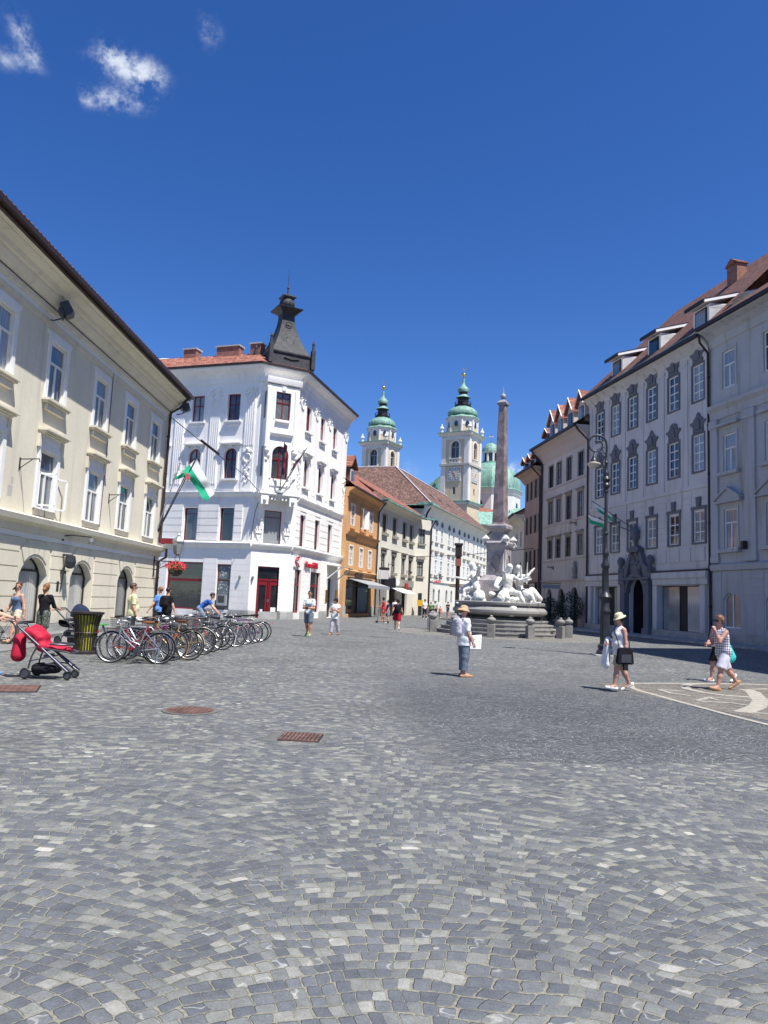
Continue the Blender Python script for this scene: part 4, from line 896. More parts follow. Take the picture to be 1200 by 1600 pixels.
# ================================================================ IVORY HOUSE
K0 = (-.5, 73.8)
root = thing('ivory_house', 'ivory house with brown framed windows and a red tiled roof with green gutters', 'building', (*K0, 0)); fr = Fr(root, K0, 17, 1)
K1 = (K0[0]+14.7*sin(radians(17)), K0[1]+14.7*cos(radians(17))); fk = Fr(root, K1, 50, 1)
L = 14.7; cen = [2.15, 5.95, 9.95, 13.0]; b = MB()
ops = [(u, 8.45, 1.5, 1.9, 0) for u in cen]+[(u, 4.55, 1.5, 1.75, 0) for u in cen]+[(6.3, .02, 3.0, 3.0, 0), (11.0, .02, 2.2, 3.0, 0)]
wall(b, 0, L, 0, 11.4, ops, .25); b.box(0, L, -9, -.9, 0, 11.4); b.add([(0, 0, 0), (0, -8, 0), (0, -8, 11.4), (0, 0, 11.4)], [(0, 1, 2, 3)]); fr.obj('wall', b, 'ivory_plaster')
b = MB(); wall(b, 0, 2.6, 0, 11.4, [(1.1, 8.5, 1.0, 1.7, 0), (1.0, 4.6, 1.0, 1.7, 0)], .2); b.box(.02, 2.6, -6, -.4, 0, 11.4); b.add([(2.6, 0, 0), (2.6, -6, 0), (2.6, -6, 11.4), (2.6, 0, 11.4)], [(0, 1, 2, 3)]); fk.obj('wall', b, 'ivory_plaster')
for u in cen:
    for z, h in ((8.45, 1.9), (4.55, 1.75)):
        hd = [('b', -1.0, 1.0, 0, .22, h+.45, h+.62), ('b', -.85, .85, 0, .1, h+.12, h+.45)] if z < 5 else []
        window(fr, u, z, 1.5, h, 0, .18, 'x', .13, 'brown_paint', vb=(0,), hb=(.66,), bw=.04, sur=hd or frame_sur(1.5, h, .08, .03), smat='sill_stone', sill=[('b', -.95, .95, 0, .24, -.30, 0)], silmat='sill_stone')
for u, z in ((1.1, 8.5), (1.0, 4.6)): window(fk, u, z, 1.0, 1.7, 0, .15, 'x', .1, 'brown_paint', vb=(0,), hb=(.66,), sur=[('b', -.65, .65, 0, .2, 2.0, 2.35)] if z < 5 else frame_sur(1, 1.7, .06, .03), smat='sill_stone', sill=[('b', -.62, .62, 0, .2, -.22, 0)], silmat='sill_stone')
b = MB(); cornice(fr, b, -.0, L+.3, [(0, 10.9), (.1, 10.95), (.35, 11.25), (.95, 11.4), (.95, 11.5), (0, 11.5)]); fr.obj('cornice', b, 'ivory_plaster')
b = MB(); b.box(-.1, L+.7, .92, 1.12, 11.42, 11.58); b.box(-.2, 1.3, .0, 1.0, 11.58, 11.75); b.box(L-1.2, L+.7, -.2, 1.0, 11.55, 11.72); fr.obj('gutter', b, 'copper_patina'); b = MB(); b.box(-.5, 3.0, .7, .9, 11.4, 11.55); fk.obj('gutter', b, 'copper_patina')
roof_plane(fr, 'roof', 'red_tiles', -.1, L+.6, 1.05, 11.58, -5, 15.2, back=(-9, 12))
b = MB(); b.box(0, 3.6, 0, .1, 0, 3.7); fr.obj('stone_pier', b, 'granite'); b = MB(); b.box(3.8, L-.3, 0, .14, 3.2, 3.95); fr.obj('shop_band', b, 'sill_stone')
b = MB(); b.box(4.85, 7.75, -.7, -.65, .02, 3.0); b.box(9.95, 12.05, -.5, -.45, .02, 3.0); fr.obj('shop_pane', b, 'shop_glass')
b = MB(); b.tube([(2.6, .8, 11.4), (2.55, .15, 10.6), (2.5, .12, .1)], .08, 6); fk.obj('downpipe', b, 'brown_gutter')
b = MB(); b.box(-3.6, -1.6, -5.0, -3.4, 11.5, 15.5); b.box(-3.7, -1.5, -5.1, -3.3, 14.0, 14.12); b.box(-3.6, -1.6, -5.0, -3.4, 15.9, 16.1)
for k in range(4): b.box(-3.6+k*.6, -3.4+k*.6, -3.6, -3.4, 15.5, 15.9)
b.box(-3.4, -1.8, -4.9, -3.7, 15.5, 15.9); o = fr.obj('chimney', b, 'pinkgrey_plaster'); b = MB(); b.prism([(-3.8, 16.1), (-2.6, 16.75), (-1.4, 16.1)], -5.2, -3.2); fr.obj('chimney_roof', b, 'red_tiles', parent=o)
b = MB(); b.prismx([(.02, 2.95), (1.5, 2.4), (1.5, 2.44), (.02, 3.0)], 0, 5.2); o = link('awning', b.mesh('awning', 'sign_white', ysign=-1, flip=True), None, tuple(fr.at(4.6, .14, 0)), (0, 0, radians(73))); tag(o, 'small white sloping awning on the ivory house', 'awning')
b = MB(); b.prism([(.95*cos(q), .42*sin(q)) for q in [i*pi/10 for i in range(20)]], .02, .1); o = link('shop_sign', b.mesh('shop_sign', 'sign_white', ysign=-1, flip=True), None, tuple(fr.at(7.0, .16, 3.62)), (0, 0, radians(73))); tag(o, 'oval white shop sign above the small white awning', 'sign')
b = MB(); b.box(0, 1.0, .02, .12, 0, .7); o = link('shop_sign', b.mesh('shop_sign', 'sign_red', ysign=-1, flip=True), None, tuple(fr.at(10.4, .16, 2.9)), (0, 0, radians(73))); tag(o, 'small red shop sign right of the oval white one', 'sign')
t = thing('hanging_sign', 'dark square sign hanging out between the orange and the ivory house', 'sign', tuple(fr.at(.9, .1, 3.35)))
b = MB(); b.box(-.03, .03, .15, 1.7, -.5, .45); link('board', b.mesh('board', 'sign_dark', ysign=-1, flip=True), t, (0, 0, 0), (0, 0, radians(73))); b = MB(); b.tube([(0, 0, .5), (0, 1.8, .5)], .025, 5); link('arm', b.mesh('arm', 'black_iron', ysign=-1), t, (0, 0, 0), (0, 0, radians(73)))
t = thing('hanging_sign', 'small pale sign plate hanging out above the dark square one', 'sign', tuple(fr.at(.6, .1, 4.6)))
b = MB(); b.box(-.03, .03, .15, 1.0, -.9, .0); link('board', b.mesh('board', 'sign_white', ysign=-1, flip=True), t, (0, 0, 0), (0, 0, radians(73))); b = MB(); b.box(-.04, .04, 0, 1.05, .0, .25); link('arm', b.mesh('arm', 'black_iron', ysign=-1), t, (0, 0, 0), (0, 0, radians(73)))
for k, (u, z) in enumerate(((4.1, 5.3), (11.6, 4.9))):
    b = MB(); b.tube([(0, 0, 0), (0, .5, .1)], .03, 5); b.ball((0, .5, -.05), .14, 8, 6); b.box(-.05, .05, 0, .04, -.2, .2); o = link('wall_lamp', b.mesh('wall_lamp', 'black_iron', ysign=-1), None, tuple(fr.at(u, 0, z)), (0, 0, radians(73))); tag(o, ('black wall lamp between the first two windows of the ivory house', 'black wall lamp between the last windows of the ivory house')[k], 'wall light', 'wall lamps of the ivory house')
b = MB(); b.lathe([(.2, 0), (.24, .1), (.24, .85), (.27, .9), (.2, 1.05)], 12); single('litter_bin', b, 'black_iron', 'round black litter bin in front of the rough stone pier', 'bin', tuple(fr.at(2.4, .7, 0)), smooth=40)
pb = thing('letter_box', 'yellow letter box on a dark post by the ivory house', 'letter box', tuple(fr.at(14.3, 1.0, 0)))
b = MB(); b.box(-.2, .2, -.12, .12, .0, 1.1); b.box(-.25, .2, -.1, .1, 1.8, 2.6); part('post', b, 'black_iron', pb); b = MB(); b.box(-.3, .3, -.2, .2, 1.1, 1.8); MATY = simple('yellow_paint', (.75, .42, .02), .45, noise=.04); part('box', b, 'yellow_paint', pb)
for k, (u, d, s) in enumerate(((15.4, 1.2, 1.0), (16.2, .6, .8))):
    b = MB(); b.lathe([(.3*s, 0), (.28*s, .7), (.2*s, 1.2), (.1*s, 1.4)], 10); single('stone_bollard', b, 'granite', ('worn conical stone at the corner of the ivory house, nearer one', 'worn conical stone at the corner of the ivory house, farther one')[k], 'bollard', tuple(fr.at(u-.4, d+.3, 0)), smooth=50)
# ================================================================ PALACE
P0 = (7.44, 121.37); root = thing('long_palace', 'long white palace with a large brown tiled roof and painted eaves', 'building', (*P0, 0)); fr = Fr(root, P0, 19.5, 1)
PU = [1.65, 5.1, 8.6, 13.7, 17.1, 21.5, 25.8, 29.4, 34.4, 38.1, 41.7, 45.3]; L = 48
b = MB(); ops = [(u, 11.8, 1.5, 2.3, 0) for u in PU]+[(u, 6.3, 1.5, 2.4, 0) for u in PU]+[(u, 1.6, 1.3, 2.3, .65) for u in (4.5, 8.0, 13.1, 16.7, 21.5, 25.8, 29.5, 34.4, 38.2, 42)]
wall(b, -2.2, L, 0, 16.6, ops, .25); b.box(-2.2, L, -14, -.6, 0, 16.6); b.add([(-2.2, 0, 0), (-2.2, -14, 0), (-2.2, -14, 16.6), (-2.2, 0, 16.6)], [(0, 1, 2, 3)]); b.add([(L, 0, 0), (L, -14, 0), (L, -14, 16.6), (L, 0, 16.6)], [(0, 1, 2, 3)]); fr.obj('wall', b, 'palace_plaster')
b = MB(); b.box(-2.2, L, 0, .18, 5.0, 5.2); cornice(fr, b, -3, L+1, [(0, 15.6), (.1, 15.8), (.4, 16.4), (.9, 16.85), (1.25, 17.0), (1.25, 17.1), (0, 17.1)])
for j in range(9): b.box(-2.2, 3.7, 0, .05, .4+j*.5, .85+j*.5)
fr.obj('cornice', b, 'palace_plaster')
b = MB()
for u in PU+[47.5]:
    for (dx, dz, s) in ((0, 0, 1),):
        n_ = 7
        for k in range(n_):
            a = pi*k/(n_-1); b.prism([(u+.12*cos(a), 14.55), (u+(.95)*cos(a-.16), 14.55+1.0*abs(sin(a-.16))), (u+.95*cos(a+.16), 14.55+1.0*abs(sin(a+.16)))], 0, .06)
fr.obj('eaves_painting', b, 'dark_stone')
for u in PU:
    window(fr, u, 11.8, 1.5, 2.3, 0, .12, 'x', .1, vb=(0,), hb=(.5,), bw=.06, sur=frame_sur(1.5, 2.3, .14, .04), sill=[('b', -1.0, 1.0, 0, .22, -.32, -.08)], silmat='sill_stone')
    window(fr, u, 6.3, 1.5, 2.4, 0, .12, 'x', .1, vb=(0,), hb=(.33, .66), bw=.06, sur=frame_sur(1.5, 2.4, .14, .04)+[('b', -.9, .9, 0, .05, 2.8, 3.5)], sill=[('b', -1.0, 1.0, 0, .22, -.3, -.06), ('b', -1.0, 1.0, 0, .28, 3.6, 3.95), ('p', [(-.15, 2.95), (.15, 2.95), (.12, 3.3), (-.12, 3.3)], .05, .12)], silmat='sill_stone')
for u in (4.5, 8.0, 13.1, 16.7, 21.5, 25.8, 29.5, 34.4, 38.2, 42): window(fr, u, 1.6, 1.3, 2.3, .65, .2, 'x', .08, 'sign_grey', vb=(), hb=(.72,))
# roof: street side, near hip wing running back to the left
def Pl(u, d, z): P = fr.at(u, d, z); return (P[0]-P0[0], P[1]-P0[1], z)
b = MB(); zE, zR = 17.1, 25.0
vs = [Pl(-3, 1.35, zE), Pl(49, 1.35, zE), Pl(42, -8, zR), Pl(5.5, -8, zR), Pl(-3, -26, zE), Pl(5.5, -26, zR), Pl(14, -26, zE), Pl(49, -17, zE), Pl(14, -17, zE)]
b.add(vs, [(0, 1, 2, 3), (0, 3, 5, 4), (3, 2, 7, 8), (1, 7, 2), (3, 8, 6, 5)])
me = b.mesh('roof', 'brown_tiles'); link('roof', me, root)
b = MB(); b.tube([Pl(-3, 1.35, zE+.1), Pl(5.5, -8, zR+.1)], .12, 5); b.tube([Pl(5.5, -26, zR+.08), Pl(5.5, -8, zR+.08), Pl(42, -8, zR+.08)], .13, 5); part('ridge', b, 'pinkgrey_plaster', root)
b = MB(); b.tube([Pl(-3.1, 1.4, zE), Pl(49, 1.4, zE)], .09, 6); b.tube([Pl(-3.1, 1.4, zE), Pl(-3.1, -20, zE)], .09, 6); part('gutter', b, 'copper_patina', root)
b = MB(); b.box(-3.3, .6, -1, 1.45, 17.12, 17.5); fr.obj('eaves_corner', b, 'copper_patina')
b = MB()
for u in (9, 15, 22): b.prismx([(-2.0, 19.2), (-3.4, 20.6), (-2.6, 20.6), (-1.6, 19.5)], u, u+1.2)
fr.obj('roof_hatch', b, 'dark_metal')
b = MB(); b.tube([(-2.0, .9, 17), (-2.0, .15, 15.6), (-2.0, .15, .1)], .13, 6); fr.obj('downpipe', b, 'dark_metal')
b = MB(); b.box(-2.2, L, -16, -14, 0, 17); 
tl = thing('wall_lantern', 'small iron lantern with flowers on the corner of the ivory house', 'lantern', tuple(fk.at(2.5, .15, 4.5)))
b = MB(); b.tube([(0, 0, 0), (1.3, -.3, 0)], .05, 5); b.tube([(0, 0, -.5), (1.0, -.2, 0)], .03, 5); part('arm', b, 'black_iron', tl); b = MB(); b.lathe([(.1, 0), (.2, .5), (.05, .8)], 6, (1.2, -.3)); part('lamp_head', b, 'zinc', tl); b = MB(); leafcloud(b, 90, .42, .34, .2, .09, (1.0, -.3, -.4)); part('flowers', b, 'flower_red', tl)
# ================================================================ CATHEDRAL
def tower(cx, cy, label, zc, sc=1.0, clocks=True):
    """cx,cy: near corner. zc: cornice height"""
    s = 8.3*sc; root = thing('church_tower', label, 'tower', (cx, cy, 0), 0, 'twin towers of the cathedral')
    FL = Fr(root, (cx, cy), -59, -1); FR_ = Fr(root, (cx, cy), 31, 1)
    for f, wm in ((FL, 'tower_ochre'), (FR_, 'tower_ochre')):
        b = MB(); wall(b, 0, s, 0, zc, [(s/2, zc-7.3, 2.4, 5.0, 1.2), (s/2, zc-17.2, .8, 2.0, .3)], .6); f.obj('wall', b, wm)
        b = MB()
        for (a0, a1) in ((0, 1.35), (s-1.35, s)): b.box(a0, a1, 0, .16, zc-19, zc-9.3); b.box(a0, a1, 0, .16, zc-8.6, zc-1.2)
        for (a0, a1, z0, z1) in ((s/2-1.75, s/2-1.25, zc-7.3, zc-3.4), (s/2+1.25, s/2+1.75, zc-7.3, zc-3.4)): b.box(a0, a1, 0, .2, z0, z1)
        b.box(1.35, s-1.35, 0, .1, zc-1.9, zc-.9)
        o = arc_pts(3.3, 1.65, 10); i_ = arc_pts(2.45, 1.22, 10)
        for (p, q, p2, q2) in zip(o[:-1], o[1:], i_[:-1], i_[1:]): b.prism([(s/2+p[0], zc-3.5+p[1]), (s/2+q[0], zc-3.5+q[1]), (s/2+q2[0], zc-3.5+q2[1]), (s/2+p2[0], zc-3.5+p2[1])], 0, .14)
        f.obj('pilaster', b, 'tower_white')
        b = MB(); b.box(-.45, s+.45, 0, .5, zc-9.25, zc-8.7); f.obj('string_course', b, 'stone_plinth')
        b = MB(); cornice(f, b, -.9, s+.9, [(0, zc-.9), (.3, zc-.7), (.5, zc-.3), (.95, zc-.1), (.95, zc), (0, zc)]); b.box(-.4, s+.4, 0, .4, zc-20, zc-19.4); f.obj('cornice', b, 'tower_white')
        b = MB(); b.box(-1.0, s+1.0, 0, 1.05, zc, zc+.22); b.box(-.7, s+.7, 0, .7, zc-19.4, zc-19.1); f.obj('flashing', b, 'copper_patina')
        b = MB(); b.box(s/2-1.2, s/2+1.2, -.7, -.6, zc-7.3, zc-2.3); b.box(s/2-.4, s/2+.4, -.6, -.5, zc-17.2, zc-15.2); o = f.obj('louvre', b, 'dark_glass')
        b = MB(); b.box(s/2-.09, s/2+.09, -.6, -.45, zc-7.3, zc-2.5); b.box(s/2-1.2, s/2+1.2, -.6, -.45, zc-4.1, zc-3.9); f.obj('mullion', b, 'sign_grey', parent=o)
        b = MB(); b.box(s/2-1.5, s/2+1.5, .02, .4, zc-7.35, zc-7.15); b.box(s/2-1.5, s/2+1.5, .02, .4, zc-8.6, zc-8.4)
        for k in range(7): b.box(s/2-1.4+k*.44, s/2-1.22+k*.44, .08, .3, zc-8.4, zc-7.3)
        f.obj('balustrade', b, 'tower_white')
        if clocks:
            cz = zc-11.6; b = MB(); b.box(s/2-1.95, s/2+1.95, 0, .22, cz-1.95, cz+1.95); o = f.obj('clock', b, 'tower_white')
            b = MB(); b.box(s/2-1.7, s/2+1.7, .22, .26, cz-1.7, cz+1.7); f.obj('dial_panel', b, 'sign_grey', parent=o)
            b = MB(); b.prism([(s/2+1.15*cos(q), cz+1.15*sin(q)) for q in [k*pi/12 for k in range(24)]], .26, .3); f.obj('dial', b, 'sign_beige', parent=o)
            b = MB()
            for k in range(12):
                a = k*pi/6; b.prism([(s/2+1.25*cos(a-.09), cz+1.25*sin(a-.09)), (s/2+1.6*cos(a-.09), cz+1.6*sin(a-.09)), (s/2+1.6*cos(a+.09), cz+1.6*sin(a+.09)), (s/2+1.25*cos(a+.09), cz+1.25*sin(a+.09))], .26, .33)
            f.obj('numeral', b, 'white_paint', parent=o)
            b = MB(); 
            for a, l, w_ in ((radians(50), .95, .1), (radians(-115), 1.3, .09)):
                b.prism([(s/2-w_*sin(a), cz+w_*cos(a)), (s/2+l*cos(a), cz+l*sin(a)), (s/2+w_*sin(a), cz-w_*cos(a)), (s/2-.3*cos(a), cz-.3*sin(a))], .3, .38)
            f.obj('hand', b, 'red_paint', parent=o)
    # body back sides
    def T(a, c_): P = FL.at(a, 0, 0)-FL.at(0, 0, 0)+FR_.at(c_, 0, 0)-FR_.at(0, 0, 0); return (P[0], P[1])
    b = MB(); p_ = [T(.65, .65), T(s, .65), T(s, s), T(.65, s)]; b.prismz(p_, 0, zc); b.prismz([T(s-.02, 0), T(s, 0), T(s, s), T(s-.02, s)], 0, zc); b.prismz([T(0, s-.02), T(s, s-.02), T(s, s), T(0, s)], 0, zc); part('core', b, 'tower_ochre', root)
    c_ = T(s/2, s/2); ph = radians(-59)*-1+radians(22.5)+radians(31)
    ph = radians(59+22.5-90+45+22.5-22.5)
    ph = radians(90+59)+radians(22.5)
    k_ = sc
    b = MB(); R = 4.25*sc; b.lathe([(R, zc+.2), (R, zc+4.3*k_)], 8, c_, ph); part('octagon', b, 'tower_ochre', root)
    b = MB(); b.lathe([(R+.08, zc+2.4*k_), (R+.08, zc+4.2*k_), (R+.5, zc+4.5*k_), (R+.55, zc+4.7*k_)], 8, c_, ph)
    for k in range(8):
        a = ph+k*pi/4; b.tube([(c_[0]+R*cos(a), c_[1]+R*sin(a), zc+.2), (c_[0]+R*cos(a), c_[1]+R*sin(a), zc+4.3)], .32, 6)
    part('octagon_trim', b, 'tower_white', root)
    b = MB()
    for k in range(8):
        a = ph+k*pi/4+pi/8; r_ = R*cos(pi/8)+.06; b2 = [(r_, .55*cos(q), zc+2.75+.85*sin(q)) for q in [i*pi/6 for i in range(12)]]
        vs = []
        for dr in (0, .12):
            for (rr, tt, zz_) in b2: vs.append((c_[0]+(rr+dr)*cos(a)-tt*sin(a), c_[1]+(rr+dr)*sin(a)+tt*cos(a), zz_))
        b.add(vs, [tuple(range(12, 24))]+[(i, (i+1) % 12, 12+(i+1) % 12, 12+i) for i in range(12)])
    part('oval_window', b, 'dark_glass', root)
    z = zc+4.7*k_; b = MB(); b.lathe([(R+.7, z), (R+.6, z+.15), (R-.1, z+.65), (R-.45, z+.8)], 8, c_, ph)
    dm = [(R-.45, z+.8), (R-.1, z+1.1), (R-.05, z+1.6), (R-.35, z+2.3), (R-1.1, z+3.0), (R-1.9, z+3.4), (1.95*sc, z+3.6)]; b.lathe(dm, 32, c_, ph, lob=lambda a: 1-.035*abs(sin((a-ph)*4))**.5*0+.03*abs(sin((a-ph)*4)))
    z2 = z+6.3; b.lathe([(2.1*sc, z2), (1.95*sc, z2+.12), (1.2*sc, z2+.8), (1.1*sc, z2+1.0)], 16, c_); b.lathe([(1.1*sc, z2+1.6), (1.5*sc, z2+1.75), (1.62*sc, z2+2.2), (1.45*sc, z2+2.8), (.8*sc, z2+3.4), (.45*sc, z2+3.9), (.34*sc, z2+4.8), (.36*sc, z2+5.2), (.12, z2+6.2)], 24, c_, lob=lambda a: 1+.03*abs(sin(a*4)))
    part('copper_dome', b, 'copper_patina', root, smooth=35)
    b = MB(); b.lathe([(2.0*sc, z+3.55), (2.3*sc, z+3.9), (2.35*sc, z+4.15), (1.55*sc, z+4.2), (1.5*sc, z+6.1), (1.9*sc, z+6.35)], 8, c_, ph); b.lathe([(1.15*sc, z2+.95), (1.2*sc, z2+1.65)], 12, c_)
    for k in range(16):
        a = k*pi/8; b.tube([(c_[0]+2.3*sc*cos(a), c_[1]+2.3*sc*sin(a), z+4.1), (c_[0]+2.3*sc*cos(a), c_[1]+2.3*sc*sin(a), z+5.0)], .05, 4)
    b.tube([(c_[0]+2.3*sc*cos(k*pi/8), c_[1]+2.3*sc*sin(k*pi/8), z+5.0) for k in range(16)], .06, 4, True); part('lantern', b, 'black_wood', root)
    b = MB(); b.ball((c_[0], c_[1], z2+6.8), .62*sc, 12, 8); b.tube([(c_[0], c_[1], z2+7.3), (c_[0], c_[1], z2+9.2)], .06, 5); b.tube([(c_[0]-.5, c_[1], z2+8.5), (c_[0]+.5, c_[1], z2+8.5)], .06, 5); b.tube([(c_[0]-.3, c_[1], z2+8.0), (c_[0]+.3, c_[1], z2+8.0)], .05, 5); part('cross', b, 'gold', root, smooth=60)
    b = MB()
    for q_ in (T(-.1, -.1), T(s+.1, -.1), T(s+.1, s+.1), T(-.1, s+.1)): b.lathe([(.45, zc+.2), (.45, zc+.9), (.25, zc+1.0), (.62, zc+1.5), (.5, zc+1.9), (.2, zc+2.2), (.26, zc+2.5), (.1, zc+2.8)], 10, q_)
    part('urn', b, 'tower_white', root, smooth=50)
    return root
tower(22.5, 200, 'right and nearer of the two cathedral towers, with clock dials and a green copper top', 48.5)
tower(-.35, 214, 'left cathedral tower with a green copper onion top, behind the brown roof', 47.9, .97, False)
# dome and nave
root = thing('cathedral_dome', 'pale green copper dome with lantern, partly hidden by the obelisk', 'dome', (32, 224, 0))
b = MB(); b.lathe([(9.2, 0), (9.2, 34.0), (9.6, 34.4), (9.9, 35.6)], 8, ph=pi/8+.3); part('drum', b, 'tower_white', root)
b = MB(); b.lathe([(10.2, 35.6), (10.1, 35.9)]+[(9.6*cos(a)**.85, 36.0+8.6*sin(a)) for a in [radians(k) for k in range(0, 78, 6)]], 8, ph=pi/8+.3); b.lathe([(2.9, 44.3), (2.9, 44.8)], 12); b.lathe([(2.75, 48.0), (2.7, 48.3), (2.55, 49.0), (2.0, 49.9), (1.1, 50.6), (.2, 50.9)], 16); part('copper_roof', b, 'copper_patina', root)
b = MB()
for k in range(8): a = k*pi/4+.2; b.tube([(2.2*cos(a), 2.2*sin(a), 44.6), (2.2*cos(a), 2.2*sin(a), 48)], .35, 6)
b.lathe([(2.6, 47.5), (2.75, 48.0)], 12); part('lantern', b, 'tower_white', root); b = MB(); b.lathe([(1.9, 44.7), (1.9, 47.6)], 10); part('lantern_glass', b, 'dark_glass', root)
b = MB(); b.tube([(0, 0, 50.8), (0, 0, 53.8)], .1, 5); b.tube([(-.7, 0, 52.8), (.7, 0, 52.8)], .09, 5); b.ball((0, 0, 51.1), .3, 8, 6); part('cross', b, 'gold', root)
b = MB()
for k in range(8):
    a = k*pi/4+.3; r_ = 9.2*cos(pi/8)
    vs = [(r_*cos(a)-t_*sin(a)+dr*cos(a), r_*sin(a)+t_*cos(a)+dr*sin(a), z_) for dr in (0, .12) for (t_, z_) in ((-.8, 27), (.8, 27), (.8, 31), (.5, 31.8), (0, 32.1), (-.5, 31.8), (-.8, 31))]; b.add(vs, [tuple(range(7, 14))]+[(i, (i+1) % 7, 7+(i+1) % 7, 7+i) for i in range(7)])
part('window', b, 'dark_glass', root)
root = thing('cathedral_nave', 'cathedral nave with red and green roofs below the dome', 'church', (34, 215, 0))
b = MB(); b.box(-9, 22, -6, 30, 0, 25.4); b.box(-14, -9, 0, 26, 0, 30); part('wall', b, 'tower_white', root)
b = MB(); b.prismx([(-7, 25.4), (4, 31.0), (4, 31.2), (-7, 25.6)], -9.5, 1.0); part('roof', b, 'red_tiles', root)
b = MB(); b.add([(2, -7, 25.4), (22.5, -7, 25.4), (18, 3, 30.2), (3, 3, 30.2)], [(0, 1, 2, 3)]); b.add([(22.5, -7, 25.4), (22.5, 30, 25.4), (18, 28, 30.2), (18, 3, 30.2)], [(0, 1, 2, 3)]); part('copper_roof', b, 'copper_patina', root)
b = MB(); b.prismx([(-15, 16.5), (-6, 20), (-6, 20.2), (-15, 16.7)], -4, 14); part('aisle_roof', b, 'copper_patina', root); b = MB(); b.box(-4, 14, -14.5, -6, 0, 16.5); part('aisle_wall', b, 'tower_ochre', root)
b = MB(); b.add([(-18, 2, 33), (-17, 2, 39.6), (-13, 2, 36.8), (-13, 2, 33), (-18, 14, 33), (-17, 14, 39.6), (-13, 14, 36.8), (-13, 14, 33), (-21, 2, 36.0), (-21, 14, 36.0), (-22, 2, 33), (-22, 14, 33)], [(1, 8, 9, 5), (1, 2, 6, 5), (8, 1, 2, 3, 10), (2, 3, 7, 6), (10, 8, 9, 11)]); part('gable_roof', b, 'copper_patina', root)
b = MB(); b.box(-21.8, -13.2, 3, 13, 20, 33.2); part('gable_wall', b, 'tower_ochre', root)
root = thing('ochre_presbytery', 'ochre and green roofed church house between the palace and the obelisk', 'building', (26, 178, 0))
b = MB(); b.box(-2.5, 6, 0, 10, 0, 20.5); b.box(0, 12, -6, 6, 0, 15.0); part('wall', b, 'tower_ochre', root)
b = MB(); b.prismx([(-7, 15), (1, 18.5), (1, 18.7), (-7, 15.2)], -.6, 12.6); b.prismx([(-.8, 20.5), (3, 24), (3, 24.2), (-.8, 20.7)], -3, 6.5); part('roof', b, 'copper_patina', root)
b = MB(); 
for u in (2, 6, 10): b.box(u-.7, u+.7, -6.1, -6.0, 8, 11); b.box(u-.7, u+.7, -6.1, -6.0, 2, 5)
part('window', b, 'dark_glass', root)
# ================================================================ TOWN HALL AND RIGHT ROW
H0 = Vector((20.5, 40, 0)); a11 = radians(-11)
def hp(u): return (20.5+u*sin(a11), 40+u*cos(a11))
root = thing('town_hall', 'pale grey baroque town hall with dark ornate window heads and an arched stone portal', 'building', (*hp(4.45), 0)); fr = Fr(root, hp(0), -11, -1)
TU = [5.5, 8.2, 10.85, 13.4, 15.9, 18.4]; u0, u1 = 4.45, 20.2
b = MB(); ops = [(u, 14.95, 1.15, 2.3, 0) for u in TU]+[(u, 10.45, 1.15, 2.3, 0) for u in TU]+[(u, 6.0, 1.15, 1.95, 0) for u in TU]+[(7.75, .45, 4.4, 2.9, 0), (17.0, .45, 4.0, 2.9, 0), (12.55, .02, 2.3, 4.0, 1.15)]
wall(b, u0, u1, 0, 18.4, ops, .25); b.box(u0, u1, -10, -1.8, 0, 18.4); b.add([(u0, 0, 0), (u0, -10, 0), (u0, -10, 18.4), (u0, 0, 18.4)], [(0, 1, 2, 3)]); b.add([(u1, 0, 0), (u1, -10, 0), (u1, -10, 18.4), (u1, 0, 18.4)], [(0, 1, 2, 3)]); fr.obj('wall', b, 'town_hall_plaster')
b = MB(); cornice(fr, b, u0, u1, [(0, 17.85), (.06, 17.9), (.12, 18.15), (.4, 18.45), (.62, 18.6), (.62, 18.75), (0, 18.75)])
for u in [u0+.25]+[(a+c_)/2 for a, c_ in zip(TU[:-1], TU[1:])]+[u1-.25]:
    b.box(u-.22, u+.22, 0, .05, 9.6, 17.6); b.box(u-.28, u+.28, 0, .09, 17.6, 17.85)
b.box(u0, u1, 0, .07, 9.35, 9.6)
for j in range(9): b.box(u0, u1, 0, .02, 5.75+j*.42-.9, 5.75+j*.42-.9+.012)
for j in range(8):
    prev = u0
    for u in TU+[None]:
        nx = u-.8 if u else u1
        b.box(prev+.02, nx-.02, 0, .03, 5.95+j*.42, 5.95+j*.42+.39); prev = (u+.8) if u else 0
for u in TU: b.box(u-.55, u+.55, 0, .045, 4.85, 5.7)
for u in [(a+c_)/2 for a, c_ in zip(TU[:-1], TU[1:])]: b.box(u-.42, u+.42, 0, .045, 4.85, 5.7)
cornice(fr, b, u0, 10.4, [(0, 3.4), (.25, 3.42), (.27, 3.75), (.36, 3.85), (.36, 4.2), (0, 4.3)]); cornice(fr, b, 14.8, u1, [(0, 3.4), (.25, 3.42), (.27, 3.75), (.36, 3.85), (.36, 4.2), (0, 4.3)])
for u in (5.0, 10.2, 14.9, 19.6): b.box(u-.25, u+.25, 0, .2, .5, 3.4)
fr.obj('relief', b, 'town_hall_plaster')
b = MB(); b.box(u0, 10.4, 0, .3, 4.22, 4.34); b.box(14.8, u1, 0, .3, 4.22, 4.34); fr.obj('dark_band', b, 'dark_metal')
b = MB(); b.box(u0, 11.0, 0, .22, 0, .5); b.box(14.1, u1, 0, .22, 0, .5); fr.obj('plinth', b, 'stone_plinth')
